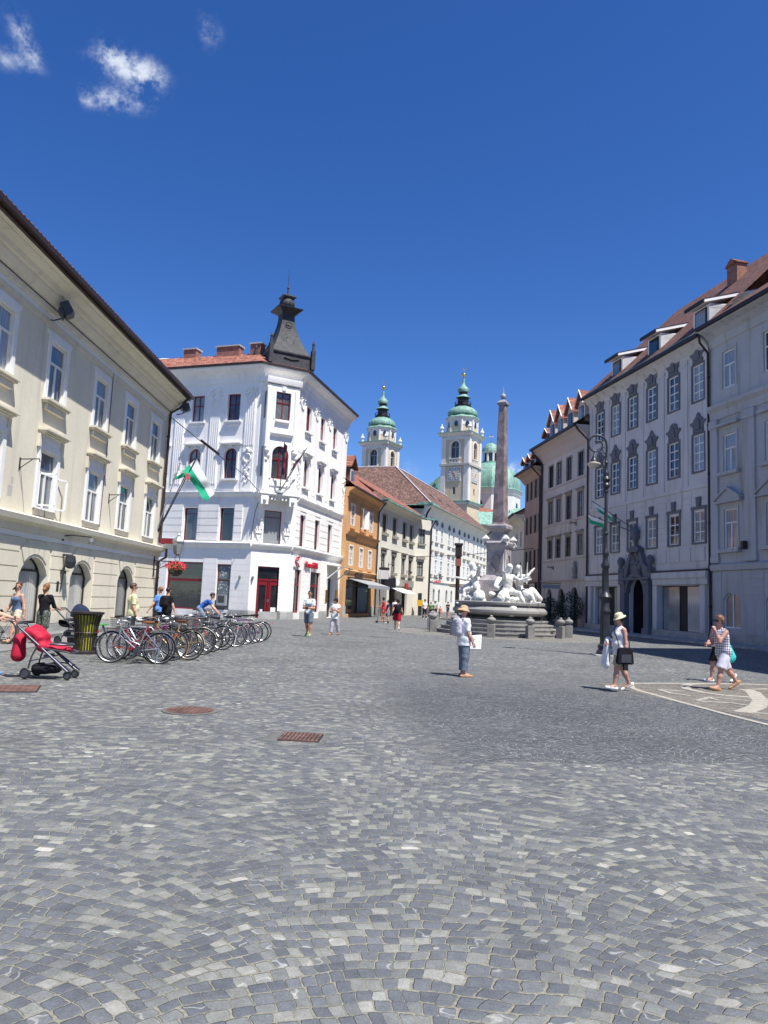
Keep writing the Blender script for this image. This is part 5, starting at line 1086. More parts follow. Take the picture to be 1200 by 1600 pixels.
def crest(h, kind):
    k = [('b', -.72, -.575, 0, .06, -.12, h+.1), ('b', .575, .72, 0, .06, -.12, h+.1), ('b', -.575, .575, 0, .06, -.12, 0), ('b', -.575, .575, 0, .06, h, h+.12)]
    body = [(-.52, h+.12), (.52, h+.12), (.50, h+.45), (.62, h+.6), (.80, h+.72), (.78, h+.84), (.52, h+.84), (.40, h+1.0)]
    top = ([(.30, h+1.22), (0, h+1.32), (-.30, h+1.22)] if kind == 0 else [(.22, h+1.12), (.14, h+1.3), (0, h+1.42), (-.14, h+1.3), (-.22, h+1.12)])
    poly = body+top+[(-a, c_) for a, c_ in body[::-1][:-2]]
    k += [('p', poly, 0, .10), ('p', [(-.3, h+.3), (.3, h+.3), (.22, h+.85), (0, h+1.0), (-.22, h+.85)], .10, .17)]
    return k
for i, u in enumerate(TU):
    for z, h, kd in ((14.95, 2.3, i % 2), (10.45, 2.3, (i+1) % 2)): window(fr, u, z, 1.15, h, 0, .10, 'x', .07, vb=(0,), hb=(.25, .5, .75), bw=.03, sur=crest(h, kd), smat='dark_stone')
    h = 1.95; window(fr, u, 6.0, 1.15, h, 0, .10, 'x', .07, vb=(0,), hb=(.33, .66), bw=.03, sur=[('b', -.72, -.575, 0, .06, -.12, h+.1), ('b', .575, .72, 0, .06, -.12, h+.1), ('b', -.575, .575, 0, .06, -.12, 0), ('b', -.80, .80, 0, .08, h+.1, h+.28), ('p', [(-.16, h+.28), (.16, h+.28), (.22, h+.85), (-.22, h+.85)], 0, .14)], smat='dark_stone')
# shop windows
for (uc, w_) in ((7.75, 4.4), (17.0, 4.0)):
    b = MB(); b.box(uc-w_/2, uc+w_/2, -.9, -.85, .3, 3.4); b.box(uc-.55, uc+.25, -.85, -.3, .02, 3.35); o = fr.obj('shop_recess', b, 'black_wood')
    b = MB(); b.box(uc-w_/2+.05, uc-.6, -.3, -.26, .5, 3.3); b.box(uc+.3, uc+w_/2-.05, -.3, -.26, .5, 3.3); fr.obj('shop_pane', b, 'shop_glass_r' if 'shop_glass_r' in MAT else 'curtain_glass', parent=o)
b = MB(); b.box(11.3, 13.8, -4, -3.9, 0, 4.2); b.box(11.35, 11.4, -4, -.25, 0, 4.1); b.box(13.7, 13.75, -4, -.25, 0, 4.1); b.box(11.3, 13.8, -4, -.25, 4.05, 4.1); fr.obj('passage', b, 'black_wood')
# portal
b = MB(); uc = 12.55
for s in (-1, 1):
    b.box(uc+s*1.28, uc+s*1.9, 0, .4, 0, 3.5); b.box(uc+s*1.2, uc+s*2.0, 0, .5, 0, .5); b.box(uc+s*1.2, uc+s*1.98, 0, .52, 3.5, 3.75); b.box(uc+s*1.5, uc+s*2.15, 0, .4, 3.95, 4.6)
    b.prism([(uc+s*2.1, 4.6), (uc+s*1.5, 4.7), (uc+s*1.1, 5.0), (uc+s*.85, 5.6), (uc+s*.5, 5.9), (uc+s*.5, 5.5), (uc+s*.9, 4.6), (uc+s*1.2, 3.9)], 0, .35)
    b.lathe([(.2, 4.6), (.12, 4.75), (.25, 5.0), (.27, 5.2), (.15, 5.42), (.06, 5.48)], 10, (uc+s*1.95, .3)); b.ball((uc+s*1.9, .35, 4.5), .2, 7, 5)
o = arc_pts(2.9, 1.45, 12); i_ = arc_pts(2.3, 1.15, 12)
for (p, q, p2, q2) in zip(o[:-1], o[1:], i_[:-1], i_[1:]): b.prism([(uc+p[0], 2.87+p[1]), (uc+q[0], 2.87+q[1]), (uc+q2[0], 2.87+q2[1]), (uc+p2[0], 2.87+p2[1])], 0, .35)
b.prism([(uc-.55, 4.25), (uc+.55, 4.25), (uc+.7, 5.0), (uc+.45, 5.6), (uc, 5.75), (uc-.45, 5.6), (uc-.7, 5.0)], 0, .28); b.box(uc-.7, uc+.7, 0, .5, 5.75, 5.95); b.prism([(uc-.8, 5.95), (uc+.8, 5.95), (uc+.3, 6.2), (uc-.3, 6.2)], 0, .45)
b.lathe([(.12, 6.15), (.1, 6.45), (.32, 6.8), (.3, 7.1), (.36, 7.2), (.15, 7.55), (.05, 7.6)], 10, (uc, .3)); b.box(uc-2.0, uc+2.0, 0, .46, 3.8, 3.95)
for k in range(14): b.ball((uc+rnd.uniform(-.5, .5), .3, rnd.uniform(4.4, 5.6)), rnd.uniform(.08, .16), 6, 4)
fr.obj('portal', b, 'dark_stone', smooth=40)
# roof with three dormers
roof_plane(fr, 'roof', 'dark_red_tiles', u0-.1, u1+.1, .75, 18.78, -8.0, 27.4, back=(-16, 19))
b = MB(); b.box(u0, u1+.1, .66, .88, 18.66, 18.86); fr.obj('gutter', b, 'dark_metal'); b = MB(); b.prismx([(.5, 19.05), (.45, 19.2), (.2, 19.35), (.2, 19.2)], u0, u1); fr.obj('snow_guard', b, 'copper_patina')
for uc in (5.9, 11.4, 16.7):
    b = MB(); w_ = .85
    b.add([(uc-w_, -.5, 19.6), (uc+w_, -.5, 19.6), (uc+w_, -.5, 21.15), (uc-w_, -.5, 21.15), (uc-w_, -4.5, 21.6), (uc+w_, -4.5, 21.6), (uc-w_, -3.2, 21.2), (uc+w_, -3.2, 21.2)], [(0, 1, 2, 3), (0, 3, 4), (1, 5, 2)]); b.box(uc-w_, uc+w_, -4.5, -.52, 19.65, 21.2)
    o = fr.obj('dormer', b, 'white_trim'); b = MB(); b.prismx([(.0, 21.15), (.0, 21.35), (-4.6, 22.7), (-4.6, 22.5)], uc-w_-.15, uc+w_+.15); fr.obj('dormer_roof', b, 'white_paint', parent=o); b = MB(); b.prismx([(.06, 21.13), (.06, 21.33), (-.02, 21.36), (-.02, 21.13)], uc-w_-.18, uc+w_+.18); b.prismx([(.04, 21.34), (.04, 21.38), (-4.6, 22.80), (-4.6, 22.72)], uc-w_-.17, uc+w_+.17); fr.obj('roof_edge', b, 'dark_metal', parent=o)
    b = MB(); b.box(uc-.6, uc+.6, -.49, -.44, 19.75, 21.05); fr.obj('frame', b, 'dark_metal', parent=o); b = MB(); b.box(uc-.5, uc+.5, -.44, -.42, 19.85, 20.95); fr.obj('pane', b, 'glass', parent=o)
b = MB(); b.box(9.2, 10.3, -6.4, -5.6, 23.5, 26.5); o = fr.obj('chimney', b, 'brick'); b = MB(); b.box(9.1, 10.4, -6.5, -5.5, 26.5, 26.6); b.prism([(9.15, 26.6), (9.75, 27.0), (10.35, 26.6)], -6.5, -5.5); fr.obj('cap', b, 'red_tiles', parent=o)
b = MB(); b.tube([(u0-.12, .78, 18.7), (u0-.12, .7, 18.2), (u0-.12, .15, 17.6), (u0-.12, .13, .2)], .075, 8)
for z in (16, 13, 10, 7, 4.4, 2): b.tube([(u0-.12, .13, z), (u0-.12, .13, z+.15)], .1, 8)
fr.obj('downpipe', b, 'dark_metal', smooth=40)
# flags over the portal
for k, (tip, cols, lab) in enumerate((((16.2, 2.2, 8.75), ('flag_white', 'flag_green'), 'white and green flag over the town hall portal, left one of the two'), ((14.6, 2.6, 9.5), ('flag_white', 'flag_green'), 'pale blue white and green flag over the town hall portal, right one of the two'))):
    base = fr.at(12.5, .1, 7.05+.15*k); tp = fr.at(*tip); f = thing('flag', lab, 'flag', tuple(base), 0, 'flags over the town hall portal'); d_ = tp-base
    b = MB(); b.tube([(0, 0, 0), tuple(d_)], .03, 6); part('pole', b, 'black_iron', f)
    b = flag_sheet(tuple(d_*.98), tuple(d_*.62), (.15, .1, -.62) if k == 0 else (.35, -.2, -.75), cols, .07); part('cloth', b, list(cols), f, smooth=60)
b = MB(); b.box(0, .42, .02, .08, 0, .34); sg = thing('tourist_sign', 'small green and white sign above the arched window at the right', 'sign', tuple(fr.at(3.95, 0, 3.36)))
rz_ = radians(90+11); link('plate', b.mesh('plate', 'sign_green'), sg, (0, 0, 0), (0, 0, rz_+pi))
b = MB(); b.box(.08, .34, .08, .09, .08, .2); b.prism([(.08, .2), (.2, .28), (.34, .2)], .08, .09); link('symbol', b.mesh('symbol', 'sign_white'), sg, (0, 0, 0), (0, 0, rz_+pi))
sg.children[0].location = sg.children[1].location = (0, 0, 0)
# ---- end building at the right edge
root = thing('grey_pilaster_house', 'blue grey house with pilasters and pediments over its windows, at the right edge', 'building', (*hp(4.3), 0)); fr = Fr(root, hp(0), -11, -1)
EU = [2.55, -1.0, -4.6]; u0, u1 = -8.0, 4.28
b = MB(); ops = [(u, 15.0, 1.15, 2.25, 0) for u in EU]+[(u, 9.95, 1.15, 2.25, 0) for u in EU]+[(u, 5.4, 1.15, 2.35, 0) for u in EU]+[(u, .9, 1.5, 2.0, .4) for u in EU]
wall(b, u0, u1, 0, 18.4, ops, .2); b.box(u0, u1, -10, -1, 0, 18.4); b.add([(u1, 0, 0), (u1, -10, 0), (u1, -10, 18.4), (u1, 0, 18.4)], [(0, 1, 2, 3)]); fr.obj('wall', b, 'grey_blue_plaster')
b = MB(); cornice(fr, b, u0, u1, [(0, 17.8), (.08, 17.85), (.15, 18.3), (.5, 18.6), (.85, 18.75), (.85, 18.9), (0, 18.9)]); cornice(fr, b, u0, u1, [(0, 13.2), (.1, 13.25), (.14, 13.7), (.34, 13.9), (.36, 14.1), (0, 14.2)]); cornice(fr, b, u0, u1, [(0, 4.15), (.14, 4.2), (.2, 4.5), (0, 4.65)])
for u in (4.0, .75, -2.8, -6.4):
    b.box(u-.42, u+.42 if u < 3.8 else u1, 0, .12, 4.65, 12.7); b.box(u-.5, u+.5 if u < 3.8 else u1, 0, .2, 12.7, 13.2); b.box(u-.5, u+.5 if u < 3.8 else u1, 0, .16, 4.65, 5.0)
for j in range(8):
    prev = u0
    for u in EU[::-1]+[None]:
        nx = u-.85 if u is not None else u1; b.box(prev+.02, nx-.02, 0, .03, .6+j*.44, .6+j*.44+.41); prev = (u+.85) if u is not None else 0
fr.obj('relief', b, 'grey_blue_plaster'); b = MB(); b.box(u0, u1, 0, .08, 0, .55); fr.obj('plinth', b, 'stone_plinth')
for u in EU:
    window(fr, u, 15.0, 1.15, 2.25, 0, .12, 'T', .08, vb=(0,), hb=(.62,), sur=frame_sur(1.15, 2.25, .16, .05), smat='grey_blue_plaster')
    h = 2.25; window(fr, u, 9.95, 1.15, h, 0, .12, 'T', .08, vb=(0,), hb=(.62,), sur=frame_sur(1.15, h, .16, .05)+[('b', -.95, .95, 0, .3, h+.5, h+.65)], smat='grey_blue_plaster', sill=[('b', -.9, .9, 0, .25, -.2, 0)])
    h = 2.35; window(fr, u, 5.4, 1.15, h, 0, .12, 'T', .08, vb=(0,), hb=(.66,), sur=frame_sur(1.15, h, .16, .05)+[('p', [(-1.05, h+.45), (1.05, h+.45), (1.05, h+.55), (0, h+1.15), (-1.05, h+.55)], 0, .2), ('p', [(-1.15, h+.35), (1.15, h+.35), (1.15, h+.45), (-1.15, h+.45)], 0, .32), ('p', [(-1.15, h+.52), (0, h+1.15), (1.15, h+.52), (1.15, h+.64), (0, h+1.28), (-1.15, h+.64)], 0, .34)], smat='grey_blue_plaster', sill=[('b', -.95, .95, 0, .28, -.2, 0)])
    window(fr, u, .9, 1.5, 2.0, .4, .16, 'x', .08, 'white_paint', 'curtain_glass', vb=(0,), hb=())
roof_plane(fr, 'roof', 'dark_red_tiles', u0, u1, .95, 18.95, -6, 24.0, back=(-12, 19)); b = MB(); b.box(u0, u1, .85, 1.05, 18.85, 19.05); fr.obj('gutter', b, 'dark_metal')
b = MB(); b.prismx([(-.1, 19.0), (-.1, 19.5), (-6.2, 24.0), (-6.2, 22.8)], 3.7, 4.25); b.prismx([(.05, 19.5), (.05, 19.65), (-6.3, 24.3), (-6.3, 24.0)], 3.6, 4.35); fr.obj('parapet', b, 'white_paint'); b = MB(); b.prismx([(.1, 19.2), (.1, 19.45), (-6.1, 24.0), (-6.1, 23.6)], 4.3, 4.5); fr.obj('flashing', b, 'copper_patina')
b = MB(); b.box(-.12, .12, 0, .3, -.2, .25); o = link('wall_lamp', b.mesh('wall_lamp', 'dark_metal'), None, tuple(fr.at(.95, .3, 5.5)), (0, 0, 0)); tag(o, 'small dark lamp on the pilaster right of the pedimented window', 'wall light')
# ---- house with dormers, between town hall and brown house
o2 = hp(20.25); root = thing('dormer_house', 'grey plastered house with a row of gabled dormers, left of the town hall', 'building', (*o2, 0)); fr = Fr(root, o2, -7, -1)
DU = [1.75, 4.4, 6.85, 8.95]; L = 11.3
b = MB(); ops = [(u, 12.75, 1.15, 2.05, 0) for u in DU]+[(u, 9.3, 1.15, 2.1, 0) for u in DU]+[(u, 6.05, 1.15, 1.75, 0) for u in DU]+[(2.9, .1, 1.7, 3.3, .85), (6.0, .1, 1.6, 3.2, .8), (9.0, .1, 1.3, 3.2, .65)]
wall(b, 0, L, 0, 16.2, ops, .3); b.box(0, L, -9, -1, 0, 16.2); b.add([(L, 0, 0), (L, -9, 0), (L, -9, 16.2), (L, 0, 16.2)], [(0, 1, 2, 3)]); fr.obj('wall', b, 'grey_plaster')
b = MB(); cornice(fr, b, 0, L+.2, [(0, 15.3), (.12, 15.5), (.35, 16.0), (.75, 16.4), (1.15, 16.6), (1.15, 16.7), (0, 16.7)]); b.box(0, L, 0, .08, 12.5, 12.62); b.box(0, L, 0, .08, 9.05, 9.18); b.box(0, L, 0, .08, 5.78, 5.9); b.box(0, L, 0, .12, 3.95, 4.1); fr.obj('cornice', b, 'pinkgrey_plaster')
b = MB(); b.box(.1, 5.0, 0, .04, .4, 3.9); b.box(8.0, 10.6, 0, .04, .4, 3.9)
for u in DU:
    for z, h in ((12.75, 2.05), (9.3, 2.1), (6.05, 1.75)):
        window(fr, u, z, 1.15, h, 0, .12, 'x', .1, 'black_wood' if z > 12 else 'brown_paint', 'glass', vb=(0,), hb=(.33, .66), bw=.025, sur=frame_sur(1.15, h, .10, .05)+([('b', -.82, .82, 0, .2, h+.22, h+.34), ('p', [(-.7, h+.10), (.7, h+.10), (.74, h+.22), (-.74, h+.22)], 0, .08)] if z < 12 else []), smat='sill_stone')
b = MB(); 
for (u, w_) in ((2.9, 1.7), (6.0, 1.6), (9.0, 1.3)): b.box(u-w_/2, u+w_/2, -.8, -.75, .1, 3.35)
fr.obj('doorway', b, 'black_wood')
b = MB(); b.box(4.0, 7.6, 0, .035, .1, 3.9); 
roof_plane(fr, 'roof', 'dark_red_tiles', 0, L+.2, 1.25, 16.72, -6, 22, back=(-12, 17)); b = MB(); b.box(0, L+.25, 1.15, 1.35, 16.6, 16.82); fr.obj('gutter', b, 'dark_metal')
b = MB(); b.tube([(.1, 1.2, 16.6), (.1, .9, 16.2), (-.05, .15, 15.4), (-.05, .13, .1)], .08, 6); b.tube([(L-.1, 1.2, 16.6), (L-.1, .8, 16.0), (L-.1, .15, 15.4), (L-.1, .13, .1)], .08, 6); fr.obj('downpipe', b, 'dark_metal')
def gable(fr, u, w_, d0, z0, zt, zr, mat, rm, d1=-3.5, parent=None):
    b = MB(); b.prism([(u-w_, z0), (u+w_, z0), (u+w_, zt), (u, zr), (u-w_, zt)], d1, d0); o = fr.obj('dormer', b, mat)
    b = MB(); b.prism([(u-w_-.18, zt-.14), (u, zr+.06), (u+w_+.18, zt-.14), (u+w_+.18, zt), (u, zr+.22), (u-w_-.18, zt)], d1, d0+.25); fr.obj('dormer_roof', b, rm, parent=o)
    b = MB(); b.box(u-w_*.6, u+w_*.6, d0, d0+.05, z0+.2, zt-.1); fr.obj('frame', b, 'black_wood', parent=o); b = MB(); b.box(u-w_*.5, u-.03, d0+.05, d0+.06, z0+.28, zt-.18); b.box(u+.03, u+w_*.5, d0+.05, d0+.06, z0+.28, zt-.18); fr.obj('pane', b, 'glass', parent=o)
    b = MB(); b.prism([(u-w_-.2, zt-.02), (u, zr+.16), (u+w_+.2, zt-.02), (u+w_+.2, zt+.05), (u, zr+.24), (u-w_-.2, zt+.05)], d0+.25, d0+.32); fr.obj('bargeboard', b, 'white_paint', parent=o)
    return o
for u in (1.4, 3.9, 6.3, 8.4): gable(fr, u, .75, .15, 17.2, 18.7, 19.8, 'grey_plaster', 'red_tiles', -3)
gable(fr, 10.3, .65, .0, 17.0, 18.0, 18.5, 'brown_paint', 'red_tiles', -3)
for (u, z, n_) in ((2.6, 8.75, 'black iron bracket below the second floor of the dormer house'), (7.9, 5.2, 'black iron bracket below the first floor of the dormer house')):
    b = MB(); b.box(-.04, .04, -.05, 0, -.2, .2); b.tube([(0, 0, .1), (0, -.6, .0)], .03, 5); b.tube([(0, 0, -.1), (0, -.55, .2)], .025, 5); single('flag_bracket', b, 'black_iron', n_, 'bracket', tuple(fr.at(u, .02, z)), radians(-90-7))
b = MB(); 
for k in range(4): b.box(0, .5, .02, .06, .62*k-.0, .62*k+.5)
o = link('plaque', b.mesh('plaque', 'sign_grey'), None, tuple(fr.at(.95, .0, 1.2)), (0, 0, radians(97+180))); tag(o, 'column of four pale name plates right of the arched doorways', 'name plates')
# niche figure
b = MB(); b.lathe([(.22, 0), (.2, .2), (.12, .3), (.2, .5), (.22, .8), (.12, 1.1), (.15, 1.2), (.12, 1.4), (.03, 1.5)], 8); single('wall_statue', b, 'sill_stone', 'small dark stone figure on the wall above the arched doorways', 'statue', tuple(fr.at(2.4, .2, 4.1)), smooth=60)
b = MB(); b.box(-1.2, 1.2, .0, .04, -.22, .22); 
sg = thing('shop_sign', 'long pale blue hanging shop sign above the arched doorways', 'sign', tuple(fr.at(5.1, .3, 3.55)))
b = MB(); b.box(-.04, .04, .1, 1.7, -.3, .05); link('board', b.mesh('board', 'sign_grey', ysign=1), sg, (0, 0, 0), (0, 0, radians(97))); b = MB(); b.tube([(0, 0, .15), (0, 1.8, .15)], .03, 5); link('arm', b.mesh('arm', 'black_iron'), sg, (0, 0, 0), (0, 0, radians(97)))
# ---- brown house and its neighbour
o3 = (o2[0]+11.35*sin(radians(-7)), o2[1]+11.35*cos(radians(-7))); root = thing('brown_house', 'tall narrow brown house in the shade at the end of the right row', 'building', (*o3, 0)); fr = Fr(root, o3, -4, -1); L = 6.4
b = MB(); BU = [.85, 2.3, 3.9, 5.4]; ops = [(u, 12.4, .8, 1.9, 0) for u in BU]+[(u, 8.9, .8, 1.8, 0) for u in BU]+[(u, 5.3, .8, 1.9, 0) for u in BU]+[(3.2, .1, 4.6, 3.0, 0)]
wall(b, 0, L, 0, 15, ops, .25); b.box(0, L, -9, -.9, 0, 15); b.add([(L, 0, 0), (L, -9, 0), (L, -9, 15), (L, 0, 15)], [(0, 1, 2, 3)]); fr.obj('wall', b, 'brown_plaster')
for u in BU:
    for z, h in ((12.4, 1.9), (8.9, 1.8), (5.3, 1.9)): window(fr, u, z, .8, h, 0, .12, 'x', .07, 'brown_paint', 'dark_glass', vb=(0,), hb=(.5,), bw=.025, sur=frame_sur(.8, h, .1, .04), smat='sill_stone')
b = MB(); cornice(fr, b, 0, L+.3, [(0, 14.3), (.1, 14.4), (.5, 14.9), (1.0, 15.15), (1.0, 15.25), (0, 15.25)]); b.box(0, L, 0, .12, 4.0, 4.2); fr.obj('cornice', b, 'brown_plaster'); b = MB(); b.box(.9, 5.5, -.7, -.6, .1, 3.1); fr.obj('shopfront', b, 'black_wood')
roof_plane(fr, 'roof', 'dark_red_tiles', 0, L+.3, 1.1, 15.27, -5, 19.5, back=(-10, 15)); b = MB(); b.box(-.1, L+.35, 1.0, 1.2, 15.15, 15.35); fr.obj('gutter', b, 'dark_metal'); b = MB(); b.tube([(.15, 1.1, 15.1), (.15, .2, 14.2), (.15, .15, .1)], .09, 6); fr.obj('downpipe', b, 'dark_metal')
for u in (1.2, 3.2, 5.2): gable(fr, u, .6, .4, 15.5, 16.4, 16.8, 'brown_paint', 'red_tiles', -3)
sg = thing('shop_sign', 'framed brown and beige shop sign on the brown house', 'sign', tuple(fr.at(1.2, .12, 3.2)))
b = MB(); b.box(0, 3.9, .02, .12, 0, .75); link('board', b.mesh('board', 'brown_paint', ysign=1), sg, (0, 0, 0), (0, 0, radians(94))); b = MB(); b.box(.1, 1.8, .12, .15, .1, .65); b.box(2.2, 3.7, .12, .15, .1, .2); b.box(2.2, 3.7, .12, .15, .55, .65); link('lettering', b.mesh('lettering', 'sign_beige', ysign=1), sg, (0, 0, 0), (0, 0, radians(94)))
simple('magenta', (.25, .01, .14), .7); b = MB(); b.box(0, .9, .3, .5, 0, 1.3); o = link('shop_banner', b.mesh('shop_banner', 'magenta'), None, tuple(fr.at(5.2, .2, .8)), (0, 0, radians(94))); tag(o, 'magenta cloth hanging at the shop of the brown house, behind the statues', 'banner')
o4 = (o3[0]+6.5*sin(radians(-4)), o3[1]+6.5*cos(radians(-4))); root = thing('far_row_house', 'low shaded house beyond the brown house, half hidden by it', 'building', (*o4, 0)); fr = Fr(root, o4, 2, -1)
b = MB(); ops = [(u, z, .9, 1.7, 0) for u in (2, 5, 8, 11, 14) for z in (4.6, 7.9)]; wall(b, 0, 30, 0, 10.8, ops, .2); b.box(0, 30, -9, -.4, 0, 10.8); fr.obj('wall', b, 'ivory_plaster')
for u in (2, 5, 8, 11, 14):
    for z in (4.6, 7.9): window(fr, u, z, .9, 1.7, 0, .12, 'x', .08, 'brown_paint', 'dark_glass', vb=(0,), hb=(.5,), sur=frame_sur(.9, 1.7, .1, .04))
roof_plane(fr, 'roof', 'dark_red_tiles', 0, 30, 1.2, 11.2, -5, 14.5); b = MB(); cornice(fr, b, 0, 30, [(0, 10.3), (.4, 10.8), (1.1, 11.1), (1.1, 11.2), (0, 11.2)]); fr.obj('cornice', b, 'ivory_plaster'); b = MB(); b.box(0, 30, 1.1, 1.3, 11.1, 11.3); fr.obj('gutter', b, 'dark_metal')
# ---- tall corner house out of frame on the right whose shadow falls into the square
root = thing('shadowing_corner_house', 'tall grey house just outside the right edge, seen by its shadow on the square', 'building', (19.6, 22.8, 0))
b = MB(); b.prismz([(0, 0), (1.3, -10), (3.0, -24), (16, -22), (12, 8), (4.5, 2.6)], 0, 25.0)
for k in range(4):
    for j in range(5): b.prismz([(.45+1.3*k*.9+.2-.32, -1.6-k*5), (.45+1.3*k*.9+.35-.32, -2.8-k*5), (.3+1.3*k*.9+.35-.32, -2.8-k*5), (.3+1.3*k*.9+.2-.32, -1.6-k*5)], 5+j*4, 7.2+j*4)
part('wall', b, 'grey_plaster', root)
b = MB(); b.prismz([(-.6, .6), (.8, -10.2), (2.4, -24.6), (16.6, -22.6), (12.6, 8.6), (4.3, 3.4)], 25, 25.6); part('cornice', b, 'pinkgrey_plaster', root)
b = MB(); b.prismz([(-.5, .5), (.9, -10.2), (2.5, -24.4), (16.4, -22.4), (12.4, 8.4), (4.3, 3.2)], 25.6, 25.9); part('roof', b, 'dark_red_tiles', root)
# ---- houses behind the left row
root = thing('back_house', 'back house with a pale curved roof light, showing above the cream house eaves', 'building', (-24, 62, 0))
b = MB(); b.box(-6, 7.5, 0, 9, 0, 20); part('wall', b, 'white_plaster', root); b = MB(); b.lathe([(3.6*cos(a), 20+2.3*sin(a)) for a in [radians(k) for k in range(0, 90, 9)]]+[(.05, 22.3)], 24, (4.2, 3.5)); part('roof_light', b, 'sign_white', root, smooth=50)
# ================================================================ SMOOTH SURFACES (figures, statues)
def _smin(a, b, k):
    h = np.clip(.5+.5*(b-a)/k, 0, 1); return b*(1-h)+a*h-k*h*(1-h)
def sdf_eval(prims, X, Y, Z, k):
    D = None
    for pr in prims:
        if pr[0] == 'c':
            _, a, b, ra, rb, sq, cuts = pr; a = np.array(a, float); b = np.array(b, float); d = b-a; L2 = max(1e-9, float(d@d))
            px, py, pz = X-a[0], Y-a[1], Z-a[2]; t = np.clip((px*d[0]+py*d[1]+pz*d[2])/L2, 0, 1)
            qx, qy, qz = px-t*d[0], py-t*d[1], pz-t*d[2]; r = ra+(rb-ra)*t
            if isinstance(sq, tuple): ax, s_ = sq; dot = qx*ax[0]+qy*ax[1]+qz*ax[2]; l2 = qx*qx+qy*qy+qz*qz+dot*dot*(s_*s_-1); v = np.sqrt(np.maximum(l2, 0))-r
            else: v = np.sqrt(qx*qx+qy*qy+qz*qz)-r
        else:
            _, c, R, cuts = pr; qx, qy, qz = (X-c[0])/R[0], (Y-c[1])/R[1], (Z-c[2])/R[2]; l = np.sqrt(qx*qx+qy*qy+qz*qz); v = (l-1)*min(R)
        for (p, n) in cuts:
            v = np.maximum(v, (X-p[0])*n[0]+(Y-p[1])*n[1]+(Z-p[2])*n[2])
        D = v if D is None else _smin(D, v, k)
    return D
def bounds(prims, pad):
    lo = np.array([1e9]*3); hi = -lo
    for pr in prims:
        if pr[0] == 'c':
            for q, r in ((pr[1], pr[3]), (pr[2], pr[4])): lo = np.minimum(lo, np.array(q)-r-pad); hi = np.maximum(hi, np.array(q)+r+pad)
        else: lo = np.minimum(lo, np.array(pr[1])-np.array(pr[2])-pad); hi = np.maximum(hi, np.array(pr[1])+np.array(pr[2])+pad)
    return lo, hi
def nets(S, org, h):
    s = S < 0; nx, ny, nz = S.shape
    cs = [(i, j, k) for i in (0, 1) for j in (0, 1) for k in (0, 1)]
    def sh(A, c): return A[c[0]:nx-1+c[0], c[1]:ny-1+c[1], c[2]:nz-1+c[2]]
    cnt = sum(sh(s, c).astype(np.int8) for c in cs); mask = (cnt > 0) & (cnt < 8); idx = np.full(mask.shape, -1, np.int64); I = np.argwhere(mask); idx[mask] = np.arange(len(I))
    acc = np.zeros((len(I), 3)); num = np.zeros(len(I)); vals = {c: sh(S, c)[mask] for c in cs}
    for a in cs:
        for ax in range(3):
            if a[ax] == 0:
                b = list(a); b[ax] = 1; b = tuple(b); va, vb = vals[a], vals[b]; m = (va < 0) != (vb < 0); t = np.where(m, va/np.where(m, va-vb, 1), 0)
                p = np.array(a, float)[None, :]+np.zeros((len(I), 3)); p[:, ax] += t; acc += p*m[:, None]; num += m
    V = (I+acc/num[:, None])*h+org; F = []
    for ax in range(3):
        sl0 = [slice(1, -1)]*3; sl1 = [slice(1, -1)]*3; sl0[ax] = slice(0, -1); sl1[ax] = slice(1, None)
        a, b = s[tuple(sl0)], s[tuple(sl1)]; E_ = np.argwhere(a != b); st = a[a != b]
        base = E_.copy(); o = [i for i in range(3) if i != ax]; base[:, o[0]] += 1; base[:, o[1]] += 1
        q = []
        for (d0, d1) in ((-1, -1), (0, -1), (0, 0), (-1, 0)):
            c = base.copy(); c[:, o[0]] += d0; c[:, o[1]] += d1; q.append(idx[c[:, 0], c[:, 1], c[:, 2]])
        q = np.stack(q, 1); flip = st if ax != 1 else ~st; q[~flip] = q[~flip][:, ::-1]; F.append(q)
    F = np.concatenate(F); F = F[(F >= 0).all(1)]; return V, F
def sdf_mesh(name, prims, h=.016, k=.03, mat=None, clips=(), noise=None):
    lo, hi = bounds(prims, h*2+.01); n = np.ceil((hi-lo)/h).astype(int)+1
    X, Y, Z = np.meshgrid(*[lo[i]+np.arange(n[i])*h for i in range(3)], indexing='ij'); D = sdf_eval(prims, X, Y, Z, k)
    for (p, nn) in clips: D = np.maximum(D, (X-p[0])*nn[0]+(Y-p[1])*nn[1]+(Z-p[2])*nn[2])
    if noise:
        a, f = noise; D = D+a*(np.sin(X*f+1.3*np.sin(Y*f*1.1))*np.sin(Y*f*.9+Z*f*.5)*np.sin(Z*f*1.07+.8*np.sin(X*f*.8)))
    V, F = nets(D, lo, h); me = bpy.data.meshes.new(name); me.from_pydata(V.tolist(), [], F.tolist())
    if mat: me.materials.append(MAT[mat])
    me.polygons.foreach_set('use_smooth', [True]*len(me.polygons)); me.update(); return me
def add_mesh_to(me, others):
    bm = bmesh.new(); bm.from_mesh(me)
    for o in others: bm.from_mesh(o)
    bm.to_mesh(me); bm.free(); me.polygons.foreach_set('use_smooth', [True]*len(me.polygons)); return me
V3 = lambda *a: np.array(a, float)
def rotx(v, a): return V3(v[0], v[1]*cos(a)-v[2]*sin(a), v[1]*sin(a)+v[2]*cos(a))
def rotz(v, a): return V3(v[0]*cos(a)-v[1]*sin(a), v[0]*sin(a)+v[1]*cos(a), v[2])
def rotax(v, ax, a): ax = ax/np.linalg.norm(ax); return v*cos(a)+np.cross(ax, v)*sin(a)+ax*(ax@v)*(1-cos(a))
